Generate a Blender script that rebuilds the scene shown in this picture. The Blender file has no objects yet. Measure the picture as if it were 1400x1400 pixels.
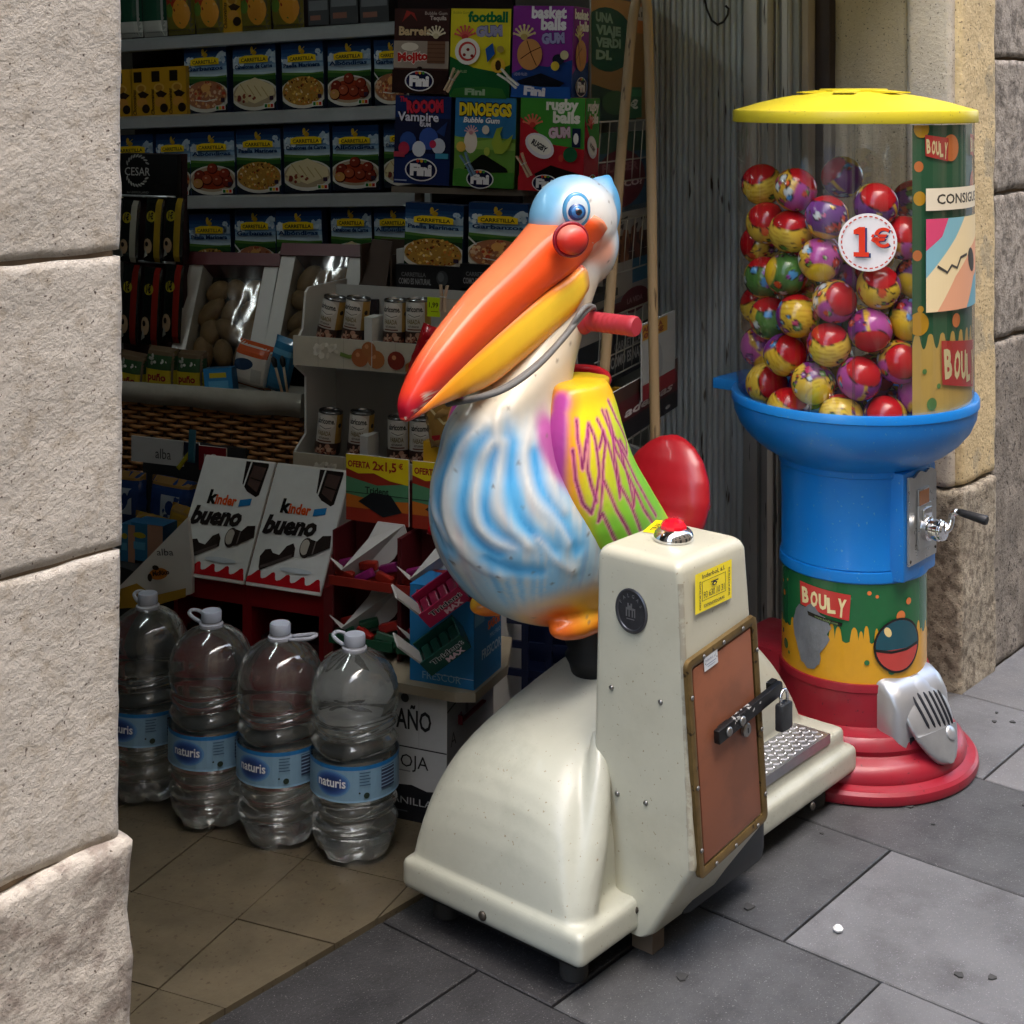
import bpy, bmesh, math, random
import numpy as np
from mathutils import Vector, Matrix, noise
from mathutils.geometry import tessellate_polygon
random.seed(7)
S = bpy.context.scene
COL = S.collection
PI = math.pi

# ---------------------------------------------------------------- camera (level, shifted lens)
# world: x runs along the shop front, y goes into the shop, z up; the street slopes nowhere
CAMH = 1.55
RX, RY = 0.6468, -0.7627
cd = bpy.data.cameras.new('camera'); cam = bpy.data.objects.new('camera', cd); COL.objects.link(cam)
cam.location = (0, 0, CAMH)
cam.rotation_euler = (PI/2, 0, math.atan2(-0.7627, 0.6468))
cd.sensor_width = 36; cd.lens = 36*2050/1400
cd.shift_y = -(700-130)/1400
cd.clip_start = 0.05; cd.clip_end = 400
S.camera = cam

# ---------------------------------------------------------------- light: soft daylight in a narrow street
W = bpy.data.worlds.new('World'); S.world = W; W.use_nodes = True
nt = W.node_tree; bg = nt.nodes['Background']
sky = nt.nodes.new('ShaderNodeTexSky'); sky.sky_type = 'NISHITA'; sky.sun_disc = False
SUN_EL, SUN_AZ = math.radians(72), math.radians(205)
sky.sun_elevation = SUN_EL; sky.sun_rotation = SUN_AZ; sky.dust_density = 3.0; sky.air_density = 1.0; sky.ozone_density = 0.6
nt.links.new(sky.outputs[0], bg.inputs[0]); bg.inputs[1].default_value = 0.15
sd = bpy.data.lights.new('sun', 'SUN'); sun = bpy.data.objects.new('sun', sd); COL.objects.link(sun)
sd.energy = 0.5; sd.angle = math.radians(100); sd.color = (1.0, 0.97, 0.92)
# direction towards the sun: rotation measured from +y clockwise, as in the sky node
sdir = Vector((math.sin(SUN_AZ)*math.cos(SUN_EL), math.cos(SUN_AZ)*math.cos(SUN_EL), math.sin(SUN_EL)))
sun.rotation_euler = sdir.to_track_quat('Z', 'Y').to_euler()
sun.location = (2, -1, 6)
S.view_settings.view_transform = 'Standard'; S.view_settings.look = 'None'
S.view_settings.exposure = 2.5; S.view_settings.gamma = 1.0; S.view_settings.use_curve_mapping = False
S.render.engine = 'CYCLES'
S.cycles.max_bounces = 10; S.cycles.transmission_bounces = 8; S.cycles.transparent_max_bounces = 12; S.cycles.glossy_bounces = 4; S.cycles.diffuse_bounces = 4
S.cycles.caustics_reflective = False; S.cycles.caustics_refractive = False
S.cycles.use_denoising = True

# ---------------------------------------------------------------- placing helpers
def _dir(px):
    t = (px-700)/2050
    return (RX*t - RY, RY*t + RX)
def P(px, py, D):
    d = _dir(px); return Vector((d[0]*D, d[1]*D, CAMH-(py-130)/2050*D))
def on_y(px, py, y): return P(px, py, y/_dir(px)[1])
def on_x(px, py, x): return P(px, py, x/_dir(px)[0])
def on_z(px, py, z=0.0): return P(px, py, (CAMH-z)*2050/(py-130))

def lin(c):
    if isinstance(c, str):
        c = c.lstrip('#'); c = ''.join(x*2 for x in c) if len(c) == 3 else c; c = [int(c[i:i+2], 16)/255 for i in (0, 2, 4)]
        return tuple(((x/12.92) if x <= .04045 else ((x+.055)/1.055)**2.4) for x in c)
    return tuple(c[:3])

# ---------------------------------------------------------------- materials
MATS = {}
def mat(name, color=(.5,.5,.5), rough=.5, metal=0.0, coat=0.0, vary=0.0, vscale=8.0, color2=None, c2scale=4.0, c2lo=.45, c2hi=.6,
        bump=0.0, bscale=60.0, speck=0.0, speck_col=(.05,.04,.03), speck_scale=90.0, attr=False, trans=0.0, ior=1.45, emit=None, spec=.5, rvary=0.0, stretch=None, alpha=1.0):
    if name in MATS: return MATS[name]
    m = bpy.data.materials.new(name); m.use_nodes = True
    n = m.node_tree.nodes; l = m.node_tree.links; b = n['Principled BSDF']
    b.inputs['Roughness'].default_value = rough; b.inputs['Metallic'].default_value = metal
    b.inputs['Coat Weight'].default_value = coat; b.inputs['Coat Roughness'].default_value = .06
    b.inputs['Transmission Weight'].default_value = trans; b.inputs['IOR'].default_value = ior
    b.inputs['Specular IOR Level'].default_value = spec
    tc = n.new('ShaderNodeTexCoord'); co = tc.outputs['Object']
    if stretch:
        mp = n.new('ShaderNodeMapping'); mp.inputs['Scale'].default_value = stretch
        l.new(co, mp.inputs['Vector']); co = mp.outputs['Vector']
    def noi(scale, detail=4, rough=.6):
        t = n.new('ShaderNodeTexNoise'); t.inputs['Scale'].default_value = scale; t.inputs['Detail'].default_value = detail; t.inputs['Roughness'].default_value = rough
        l.new(co, t.inputs['Vector']); return t.outputs['Fac']
    def ramp(f, lo, hi, a=0.0, bb=1.0):
        r = n.new('ShaderNodeMapRange'); r.inputs[1].default_value = lo; r.inputs[2].default_value = hi; r.inputs[3].default_value = a; r.inputs[4].default_value = bb
        l.new(f, r.inputs[0]); return r.outputs[0]
    def mix(f, a, bcol, blend='MIX'):
        x = n.new('ShaderNodeMix'); x.data_type = 'RGBA'; x.blend_type = blend
        if isinstance(f, float): x.inputs[0].default_value = f
        else: l.new(f, x.inputs[0])
        for v, s in ((a, 6), (bcol, 7)):
            if isinstance(v, tuple): x.inputs[s].default_value = (*v[:3], 1)
            else: l.new(v, x.inputs[s])
        return x.outputs[2]
    c = lin(color)
    if attr:
        at = n.new('ShaderNodeAttribute'); at.attribute_name = 'Col'; cur = at.outputs['Color']
    else: cur = c
    if color2: cur = mix(ramp(noi(c2scale, 6, .65), c2lo, c2hi), cur, lin(color2))
    if vary:
        cur = mix(1.0, cur, (0,0,0), 'MULTIPLY') if False else cur
        g = ramp(noi(vscale, 5, .65), .25, .75, 1-vary, 1+vary)
        vm = n.new('ShaderNodeVectorMath'); vm.operation = 'SCALE'; l.new(g, vm.inputs['Scale'])
        if isinstance(cur, tuple): vm.inputs[0].default_value = cur
        else: l.new(cur, vm.inputs[0])
        cur = vm.outputs[0]
    if speck: cur = mix(ramp(noi(speck_scale, 2, .5), .70-speck, .76-speck), cur, lin(speck_col))
    if isinstance(cur, tuple): b.inputs['Base Color'].default_value = (*cur, 1)
    else: l.new(cur, b.inputs['Base Color'])
    if rvary: l.new(ramp(noi(vscale*1.7, 4), .3, .7, rough-rvary, rough+rvary), b.inputs['Roughness'])
    if bump:
        bp = n.new('ShaderNodeBump'); bp.inputs['Strength'].default_value = min(1, bump); bp.inputs['Distance'].default_value = .004*max(1,bump)
        l.new(noi(bscale, 6, .7), bp.inputs['Height']); l.new(bp.outputs[0], b.inputs['Normal'])
    if emit: b.inputs['Emission Color'].default_value = (*lin(emit[0]),1); b.inputs['Emission Strength'].default_value = emit[1]
    if alpha < 1: b.inputs['Alpha'].default_value = alpha
    MATS[name] = m; return m

def film_mat(name, tint=(1,1,1), rough=.03, refl=1.0, haze=0.0, streak=0.0):
    """thin clear plastic: straight-through transparency plus a Fresnel reflection"""
    if name in MATS: return MATS[name]
    m = bpy.data.materials.new(name); m.use_nodes = True
    n = m.node_tree.nodes; l = m.node_tree.links; n.clear()
    o = n.new('ShaderNodeOutputMaterial'); mx = n.new('ShaderNodeMixShader'); tr = n.new('ShaderNodeBsdfTransparent'); gl = n.new('ShaderNodeBsdfGlossy'); fr = n.new('ShaderNodeFresnel')
    tr.inputs[0].default_value = (*tint, 1); gl.inputs['Roughness'].default_value = rough; n.remove(fr)
    lw_ = n.new('ShaderNodeLayerWeight'); lw_.inputs[0].default_value = .5; pw = n.new('ShaderNodeMath'); pw.operation = 'POWER'; pw.inputs[1].default_value = 4.0; l.new(lw_.outputs['Facing'], pw.inputs[0])
    mu = n.new('ShaderNodeMath'); mu.operation = 'MULTIPLY_ADD'; mu.inputs[1].default_value = refl*.8; mu.inputs[2].default_value = .04*refl+haze; mu.use_clamp = True
    fac = mu.outputs[0]
    if streak:  # upright gloss streaks, scuff-like, put in for streak reflections
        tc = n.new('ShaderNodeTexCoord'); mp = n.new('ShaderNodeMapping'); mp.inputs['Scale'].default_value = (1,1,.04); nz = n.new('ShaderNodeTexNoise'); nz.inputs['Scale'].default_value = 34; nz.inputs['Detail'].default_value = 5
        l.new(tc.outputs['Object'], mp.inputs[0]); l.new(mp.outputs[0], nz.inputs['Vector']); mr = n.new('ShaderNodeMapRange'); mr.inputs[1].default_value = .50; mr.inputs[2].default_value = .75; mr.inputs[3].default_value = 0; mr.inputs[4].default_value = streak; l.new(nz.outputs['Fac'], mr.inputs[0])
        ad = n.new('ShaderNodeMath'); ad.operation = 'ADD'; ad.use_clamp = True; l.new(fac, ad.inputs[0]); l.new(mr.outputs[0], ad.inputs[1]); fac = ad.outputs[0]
    l.new(pw.outputs[0], mu.inputs[0]); l.new(fac, mx.inputs[0]); l.new(tr.outputs[0], mx.inputs[1]); l.new(gl.outputs[0], mx.inputs[2]); l.new(mx.outputs[0], o.inputs[0])
    MATS[name] = m; return m

PRINT = mat('printed_card', attr=True, rough=.42, vary=.05, vscale=40)
PRINTG = mat('printed_gloss', attr=True, rough=.22, coat=.3, vary=.05, vscale=30)
PAINT = mat('painted_fibreglass', attr=True, rough=.48, coat=.30, spec=.3, vary=.05, vscale=18, bump=.03, bscale=14)

# ---------------------------------------------------------------- object helpers
def link(o, parent=None):
    COL.objects.link(o)
    if parent is not None: o.parent = parent
    return o
def tag(o, label=None, cat=None, group=None, kind=None):
    if label: o['label'] = label
    if cat: o['category'] = cat
    if group: o['group'] = group
    if kind: o['kind'] = kind
    return o
def thing(name, label, cat, loc=(0,0,0), rz=0.0, group=None, rot=None):
    o = bpy.data.objects.new(name, None); o.empty_display_size = .1; link(o)
    o.location = loc; o.rotation_euler = rot if rot else (0, 0, rz)
    return tag(o, label, cat, group)

class MB:
    """collects faces (with a colour and a material slot each) and links them as one mesh object"""
    def __init__(s): s.v = []; s.f = []; s.c = []; s.m = []
    def add(s, verts, faces, col=None, mi=0):
        o = len(s.v); s.v += [tuple(p) for p in verts]
        for f in faces: s.f.append([i+o for i in f]); s.c.append(col); s.m.append(mi)
        return s
    def box(s, lo, hi, col=None, mi=0, bev=0.0):
        x0,y0,z0 = lo; x1,y1,z1 = hi
        if bev <= 0:
            v = [(x0,y0,z0),(x1,y0,z0),(x1,y1,z0),(x0,y1,z0),(x0,y0,z1),(x1,y0,z1),(x1,y1,z1),(x0,y1,z1)]
            return s.add(v, [(0,3,2,1),(4,5,6,7),(0,1,5,4),(1,2,6,5),(2,3,7,6),(3,0,4,7)], col, mi)
        b = min(bev, (x1-x0)*.45, (y1-y0)*.45, (z1-z0)*.45)
        bm = bmesh.new(); bmesh.ops.create_cube(bm, size=1)
        for q in bm.verts: q.co = Vector(((x0+x1)/2+q.co.x*(x1-x0), (y0+y1)/2+q.co.y*(y1-y0), (z0+z1)/2+q.co.z*(z1-z0)))
        bmesh.ops.bevel(bm, geom=list(bm.edges), offset=b, segments=2, affect='EDGES', profile=.6)
        return s.bm(bm, col, mi)
    def bm(s, bm, col=None, mi=0, M=None):
        bm.verts.index_update()
        s.add([(M @ q.co if M else q.co) for q in bm.verts], [[q.index for q in f.verts] for f in bm.faces], col, mi); bm.free(); return s
    def quad(s, a, b, c, d, col=None, mi=0): return s.add([a,b,c,d], [(0,1,2,3)], col, mi)
    def loft(s, rings, col=None, mi=0, cap=True, close=True):
        n = len(rings[0]); o = [p for r in rings for p in r]; f = []
        for i in range(len(rings)-1):
            for j in range(n if close else n-1):
                k = (j+1) % n; f.append((i*n+j, i*n+k, (i+1)*n+k, (i+1)*n+j))
        if cap: f.append(tuple(reversed(range(n)))); f.append(tuple((len(rings)-1)*n+j for j in range(n)))
        return s.add(o, f, col, mi)
    def lathe(s, prof, n=48, col=None, mi=0, c=(0,0), cap=True, a0=0, a1=2*PI):
        full = abs(a1-a0-2*PI) < 1e-6; k = n if full else n+1
        rings = [[(c[0]+r*math.cos(a0+(a1-a0)*j/n), c[1]+r*math.sin(a0+(a1-a0)*j/n), z) for j in range(k)] for r, z in prof]
        return s.loft(rings, col, mi, cap and full, full)
    def tube(s, pts, r, n=8, col=None, mi=0, closed=False):
        pts = [Vector(p) for p in pts]; rings = []; up = None
        for i, p in enumerate(pts):
            if closed: t = pts[(i+1) % len(pts)]-pts[i-1]
            else: t = pts[min(i+1, len(pts)-1)]-pts[max(i-1, 0)]
            t.normalize()
            if up is None: up = Vector((0,0,1)) if abs(t.z) < .9 else Vector((1,0,0))
            a = t.cross(up).normalized(); up = a.cross(t).normalized()
            rr = r[i] if isinstance(r, (list, tuple)) else r
            rings.append([p+(a*math.cos(2*PI*j/n)+up*math.sin(2*PI*j/n))*rr for j in range(n)])
        if closed: rings.append(rings[0])
        return s.loft(rings, col, mi, not closed)
    def build(s, name, mats, parent=None, smooth=False, loc=None, rot=None, angle=None):
        me = bpy.data.meshes.new(name); me.from_pydata(s.v, [], s.f)
        ml = mats if isinstance(mats, (list, tuple)) else [mats]
        for m in ml: me.materials.append(m)
        if any(s.m): me.polygons.foreach_set('material_index', s.m)
        if any(c is not None for c in s.c):
            ca = me.color_attributes.new('Col', 'FLOAT_COLOR', 'CORNER'); arr = np.empty((len(me.loops), 4), np.float32); i = 0
            for f, c in zip(s.f, s.c):
                arr[i:i+len(f)] = (*lin(c or (.5,.5,.5)), 1); i += len(f)
            ca.data.foreach_set('color', arr.ravel())
        if smooth or angle: me.shade_smooth()
        if angle: me.set_sharp_from_angle(angle=math.radians(angle))
        me.update(); o = bpy.data.objects.new(name, me); link(o, parent)
        if loc is not None: o.location = loc
        if rot is not None: o.rotation_euler = rot
        return o

def dup(o, parent=None):
    c = o.copy(); COL.objects.link(c)
    if parent is not None: c.parent = parent
    for ch in list(o.children): dup(ch, c)
    return c

# ---------------------------------------------------------------- flat print: shapes and lettering laid on a surface as thin layers
_T = {}
def glyphs(txt, off=0.0, shear=0.0):
    k = (txt, round(off,3), round(shear,3))
    if k not in _T:
        cu = bpy.data.curves.new('t', 'FONT'); cu.body = txt; cu.size = 1; cu.offset = off; cu.shear = shear; cu.resolution_u = 2
        o = bpy.data.objects.new('t', cu); COL.objects.link(o)
        me = bpy.data.meshes.new_from_object(o.evaluated_get(bpy.context.evaluated_depsgraph_get()))
        v = [(p.co.x, p.co.y) for p in me.vertices]; f = [tuple(p.vertices) for p in me.polygons]
        bpy.data.objects.remove(o); bpy.data.curves.remove(cu); bpy.data.meshes.remove(me)
        xs = [p[0] for p in v] or [0,1]; ys = [p[1] for p in v] or [0,1]
        _T[k] = (v, f, min(xs), max(xs), min(ys), max(ys))
    return _T[k]

class Art:
    def __init__(s, w, h, bgc=None): s.w = w; s.h = h; s.it = []; s.L = 0; s.clip = None; s.rect(0,0,w,h,bgc) if bgc is not None else None
    def add(s, v, f, col, layer=None):
        if layer is None: s.L += 1; layer = s.L
        if s.clip:
            x0,y0,x1,y1 = s.clip; nf = []; nv = []
            for fc in f:
                p = [v[i] for i in fc]
                for ax, val, sg in ((0,x0,1),(0,x1,-1),(1,y0,1),(1,y1,-1)):
                    q = []
                    for i in range(len(p)):
                        a, b = p[i-1], p[i]; ia = (a[ax]-val)*sg >= 0; ib = (b[ax]-val)*sg >= 0
                        if ia != ib:
                            t = (val-a[ax])/(b[ax]-a[ax]); q.append((a[0]+(b[0]-a[0])*t, a[1]+(b[1]-a[1])*t))
                        if ib: q.append(b)
                    p = q
                    if len(p) < 3: break
                if len(p) >= 3: nf.append(tuple(range(len(nv), len(nv)+len(p)))); nv += p
            v, f = nv, nf
        if f: s.it.append((v, f, lin(col), layer))
        return s
    def rect(s, x0, y0, x1, y1, col): return s.add([(x0,y0),(x1,y0),(x1,y1),(x0,y1)], [(0,1,2,3)], col)
    def poly(s, pts, col):
        t = tessellate_polygon([[Vector((x,y,0)) for x,y in pts]])
        out = []
        for a,b,c in t:
            A,B,C = pts[a],pts[b],pts[c]
            out.append((a,b,c) if (B[0]-A[0])*(C[1]-A[1])-(B[1]-A[1])*(C[0]-A[0]) > 0 else (a,c,b))
        return s.add(list(pts), out, col)
    def ell(s, cx, cy, rx, ry=None, col='#000', n=16, rot=0, layer=None):
        ry = rx if ry is None else ry; c, q = math.cos(rot), math.sin(rot)
        return s.add([(cx+rx*math.cos(2*PI*i/n)*c-ry*math.sin(2*PI*i/n)*q, cy+rx*math.cos(2*PI*i/n)*q+ry*math.sin(2*PI*i/n)*c) for i in range(n)], [tuple(range(n))], col, layer)
    def line(s, pts, w, col):
        V = []; F = []
        for i in range(len(pts)):
            a = pts[max(i-1,0)]; b = pts[min(i+1,len(pts)-1)]; dx, dy = b[0]-a[0], b[1]-a[1]; L = math.hypot(dx,dy) or 1
            ww = (w[i] if isinstance(w,(list,tuple)) else w)/2
            V += [(pts[i][0]-dy/L*ww, pts[i][1]+dx/L*ww), (pts[i][0]+dy/L*ww, pts[i][1]-dx/L*ww)]
        for i in range(len(pts)-1): F.append((2*i, 2*i+1, 2*i+3, 2*i+2))
        return s.add(V, F, col)
    def text(s, txt, x, y, h, col, w=None, bold=.0, shear=0., rot=0., align='c', outline=None, ow=.05):
        """caps height h; w squeezes the line to that width; (x, y) = baseline centre (or start)"""
        if outline is not None: s.text(txt, x, y, h, outline, w, bold+ow, shear, rot, align)
        v, f, a, b, c, d = glyphs(txt, bold, shear); k = h/.72; kx = (w/(b-a)) if w else k
        W_ = (b-a)*kx; ox = {'c': -W_/2, 'l': 0, 'r': -W_}[align]; cr, sr = math.cos(rot), math.sin(rot)
        pts = []
        for px, py in v:
            X = (px-a)*kx+ox; Y = py*k; pts.append((x+X*cr-Y*sr, y+X*sr+Y*cr))
        return s.add(pts, f, col)
    def scatter(s, cx, cy, rx, ry, cols, n, r0, r1, rnd):
        for _ in range(n):
            a = rnd.random()*2*PI; q = math.sqrt(rnd.random()); rr = rnd.uniform(r0, r1)
            s.ell(cx+rx*q*math.cos(a), cy+ry*q*math.sin(a), rr, rr*rnd.uniform(.5,1), rnd.choice(cols), 6, rnd.random()*3, layer=s.L+1+_%3)
        s.L += 3; return s
    def build(s, name, parent, fn=None, mat=None, eps=.00018, cut=None, label=None, lift=.0005, cuty=None):
        mb = MB()
        for v, f, c, L in s.it:
            if cut:
                bm = bmesh.new(); q = [bm.verts.new((x,y,0)) for x,y in v]
                for fc in f:
                    try: bm.faces.new([q[i] for i in fc])
                    except ValueError: pass
                x = math.floor(min(p[0] for p in v)/cut)*cut+cut; xe = max(p[0] for p in v)
                while x < xe:
                    bmesh.ops.bisect_plane(bm, geom=bm.verts[:]+bm.edges[:]+bm.faces[:], plane_co=(x,0,0), plane_no=(1,0,0)); x += cut
                if cuty:
                    y = math.floor(min(p[1] for p in v)/cuty)*cuty+cuty; ye = max(p[1] for p in v)
                    while y < ye:
                        bmesh.ops.bisect_plane(bm, geom=bm.verts[:]+bm.edges[:]+bm.faces[:], plane_co=(0,y,0), plane_no=(0,1,0)); y += cuty
                bm.verts.index_update(); v = [(p.co.x,p.co.y) for p in bm.verts]; f = [[p.index for p in fc.verts] for fc in bm.faces]; bm.free()
            z = lift+L*eps
            mb.add([fn(x,y,z) if fn else (x, -z, y) for x,y in v], f, c)
        o = mb.build(name, mat or PRINT, parent)
        if label: o['label'] = label
        return o
def flat(o, ux, uy, nrm=None):
    """art plane: origin, right and up vectors; the print lies on the side of right x up"""
    o, ux, uy = Vector(o), Vector(ux), Vector(uy); n = Vector(nrm) if nrm is not None else ux.cross(uy)
    ux.normalize(); uy.normalize(); n.normalize()
    return lambda x, y, z: o+ux*x+uy*y+n*z
# ================================================================ SETTING
STONE = mat('granite_pale', '#bfb7aa', .85, vary=.10, vscale=3.5, color2='#aba08f', c2scale=38, c2lo=.50, c2hi=.68, speck=.03, speck_col='#5d5148', speck_scale=165, bump=1.6, bscale=85)
STONE_B = mat('granite_base', '#bdb4a6', .85, vary=.16, vscale=5, color2='#8d8175', c2scale=22, c2lo=.46, c2hi=.62, speck=.03, speck_col='#60564c', speck_scale=154, bump=2.2, bscale=55)
STONE_G = mat('granite_grey', '#a39b90', .88, vary=.18, vscale=6, color2='#6d665d', c2scale=30, c2lo=.45, c2hi=.62, speck=.06, speck_col='#37332f', speck_scale=176, bump=1.8, bscale=70)
STONE_O = mat('jamb_olive', '#a3987f', .85, vary=.12, vscale=5, speck=.06, speck_col='#4d4639', speck_scale=176, bump=1.0, bscale=90)
STONE_L = mat('jamb_pale', '#bcb3a3', .85, vary=.10, vscale=5, speck=.06, speck_col='#6a6258', speck_scale=176, bump=1.0, bscale=80)
STONE_Y = mat('pier_ochre', '#cdb88d', .85, vary=.10, vscale=5, color2='#b0a284', c2scale=7, c2lo=.54, c2hi=.60, speck=.06, speck_col='#5f5440', speck_scale=132, bump=1.4, bscale=50)
STONE_D = mat('pier_foot', '#a59b88', .9, vary=.22, vscale=7, color2='#716759', c2scale=34, c2lo=.45, c2hi=.6, speck=.06, speck_col='#3b342e', speck_scale=187, bump=2.2, bscale=60)
MORTAR = mat('mortar', '#7d6c5a', .95, vary=.2, vscale=30)
SLAB = mat('slate_paving', '#626364', .55, vary=.24, vscale=4.5, color2='#515152', c2scale=7, c2lo=.48, c2hi=.68, speck=.06, speck_col='#85858a', speck_scale=330, bump=.5, bscale=90, rvary=.1)
SLAB2 = mat('slate_paving_worn', '#6a6a6a', .55, vary=.26, vscale=3.5, color2='#515255', c2scale=7, c2lo=.42, c2hi=.7, speck=.06, speck_col='#8b8b90', speck_scale=330, bump=.5, bscale=80, rvary=.1)
SLAB_D = mat('slate_paving_dark', '#2e2e30', .5, vary=.2, vscale=4, color2='#242426', c2scale=9, c2lo=.42, c2hi=.7, speck=.06, speck_col='#70706f', speck_scale=330, bump=.5, bscale=90, rvary=.1)
SLAB_M = mat('slate_paving_mid_dark', '#474849', .55, vary=.22, vscale=4, color2='#343435', c2scale=7, c2lo=.45, c2hi=.7, speck=.05, speck_col='#7a7a7a', speck_scale=330, bump=.5, bscale=90, rvary=.1)
JOINT = mat('joint_dirt', '#3d3934', .95, vary=.3, vscale=60)
TILE = mat('beige_tile', '#554d3d', .5, vary=.16, vscale=6, color2='#474134', c2scale=10, c2lo=.42, c2hi=.7, speck=.06, speck_col='#3a3123', speck_scale=99, bump=.2, bscale=60, rvary=.1)
WALLIN = mat('shop_plaster', '#96948c', .85, vary=.1, vscale=3)
PLASTER = mat('street_plaster', '#b9aa92', .9, vary=.1, vscale=2)

def stone(name, lo, hi, m, parent, res=.016, rad=.008, amp=.004, seed=0, chips=0.0, label=None):
    """a dressed block: rounded arrises, uneven faces"""
    L = [hi[i]-lo[i] for i in range(3)]; n = [max(2, int(round(L[i]/res))) for i in range(3)]
    idx = {}; V = []; F = []
    def vid(i,j,k):
        key = (i,j,k)
        if key not in idx:
            p = Vector((lo[0]+L[0]*i/n[0], lo[1]+L[1]*j/n[1], lo[2]+L[2]*k/n[2]))
            s3 = Vector((seed*3.1, seed*1.7, seed*.9))
            r = rad*(1+1.6*max(0, noise.noise(p*14+s3)))+chips*max(0, noise.noise(p*6+s3)-.12)
            q = Vector([min(max(p[a], lo[a]+r), hi[a]-r) for a in range(3)]); d = p-q
            if d.length > 1e-9: p = q+d.normalized()*min(r, d.length) if d.length > r else p
            nn = noise.noise_vector(p*9+s3)*amp + noise.noise_vector(p*33+s3)*amp*.45
            idx[key] = len(V); V.append(p+nn)
        return idx[key]
    for a, b, c in ((0,1,2),(1,2,0),(2,0,1)):
        for side in (0, n[c]):
            for i in range(n[a]):
                for j in range(n[b]):
                    q = []
                    for da, db in ((0,0),(1,0),(1,1),(0,1)):
                        t = [0,0,0]; t[a] = i+da; t[b] = j+db; t[c] = side; q.append(vid(*t))
                    F.append(q if side else q[::-1])
    mb = MB(); mb.add(V, F); o = mb.build(name, m, parent, smooth=True)
    if label: o['label'] = label
    return o

# ---- wall beside the doorway (its face and the sharp corner of the opening)
FY = 1.638
lw = thing('stone_wall', 'pale granite block wall at the edge of the shop doorway, large dressed blocks', 'wall', (0,0,0))
for i, (z0, z1, dx, dy, m, ch) in enumerate(((1.3465,1.93,0,0,STONE,.006),(.966,1.3435,.002,.001,STONE,.007),(.595,.9635,-.002,.0,STONE,.007),(-.02,.592,.010,-.014,STONE_B,.035))):
    stone('stone_block', (.30+.03*i, FY+dy, z0), (1.152+dx, 2.0, z1), m, lw, res=.013, seed=i+1, chips=ch, rad=.003, amp=.003 if i < 3 else .007)
MB().box((.2, FY+.006, -.02), (1.142, 1.99, 2.3)).build('mortar_bed', MORTAR, lw)
for i,(z0,z1) in enumerate(((1.348,1.93),(.968,1.342),(.597,.962),(-.02,.59))):
    stone('stone_block', (-.62, FY, z0), (.292+.03*i, 1.9, z1), STONE, lw, res=.06, seed=i+9)

# ---- pier on the other side of the doorway
pr = thing('stone_pier', 'weathered stone pier with ochre painted edge behind the capsule machine', 'pier', (0,0,0))
stone('jamb_stone', (3.722,1.778,-.02),(3.93,2.0,2.32), STONE_O, pr, seed=21, amp=.002, label='olive grey inner jamb stone')
stone('jamb_stone', (3.708,1.650,.525),(3.92,1.774,2.32), STONE_L, pr, seed=22, rad=.006, amp=.002, label='pale grey outer jamb stone')
stone('face_stone', (3.734,1.632,.53),(3.958,1.9,2.32), STONE_Y, pr, seed=23, res=.014, amp=.003, chips=.02, label='ochre painted face stone')
stone('foot_stone', (3.705,1.622,-.02),(3.938,1.99,.522), STONE_D, pr, seed=24, res=.013, amp=.006, chips=.03, label='grainy dark stained foot stone')
MB().box((3.75,1.66,-.02),(3.97,2.0,2.3)).build('mortar_bed', MORTAR, pr)
rw = thing('stone_wall', 'grey rubble block wall beyond the ochre edged pier', 'wall', (0,0,0))
for i,(z0,z1,x1,m) in enumerate(((1.655,2.3,4.62,STONE_G),(1.283,1.648,4.5,STONE_G),(.880,1.276,4.66,STONE_G),(-.02,.872,4.4,mat('granite_pale_grey','#8f877c',.88,vary=.14,vscale=4,color2='#6b645b',c2scale=14,c2lo=.42,c2hi=.65,speck=.1,speck_col='#4c463f',speck_scale=80,bump=1.6,bscale=70)))):
    stone('stone_block', (3.966 if z0>0 else 3.95, 1.643, z0),(x1,1.98,z1), m, rw, seed=30+i, res=.016, amp=.005, chips=.02)
    stone('stone_block', (x1+.008, 1.643, z0),(5.6+.1*i,1.98,z1), STONE_G, rw, seed=40+i, res=.06, amp=.005)
MB().box((3.98,1.665,-.02),(6,1.99,2.3)).build('mortar_bed', MORTAR, rw)

# ---- the building above and around the doorway, the house across the narrow street (seen only as reflections; put up to hold back sky light)
sb = thing('shop_building', 'stone fronted building that holds the open shop doorway', 'building', (0,0,0))
m_ = MB(); m_.box((-.3,FY+.02,2.12),(6.2,2.0,9.0)); m_.box((-9,FY+.02,-.02),(-.66,2.0,9.0)); m_.box((5.95,FY+.02,-.02),(16,2.0,9.0))
m_.build('facade', PLASTER, sb)
ob = thing('opposite_building', 'unseen plastered house across the narrow street with shuttered windows', 'building', (0,0,0))
MB().box((-10,-5.2,-.02),(16,-3.1,9.2)).build('wall', PLASTER, ob)
for k in range(8):
    for z in (.1, 3.3):
        wn = MB().box((-8.6+k*3, -3.1, z),(-7.5+k*3, -3.06, z+2.1)).build('window_shutter', mat('shutter_green','#4b4a40',.6), ob)

# ---- inside of the shop
MB().box((-1.6,6.3,-.02),(5.0,6.4,2.6)).build('shop_wall', WALLIN)['kind'] = 'structure'
MB().box((4.25,2.02,-.02),(4.35,6.3,2.6)).build('shop_wall', WALLIN)['kind'] = 'structure'
MB().box((-1.7,2.0,-.02),(-1.6,6.3,2.6)).build('shop_wall', WALLIN)['kind'] = 'structure'
MB().box((-1.7,2.005,2.6),(4.35,6.4,2.7)).build('ceiling', WALLIN)['kind'] = 'structure'

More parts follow.
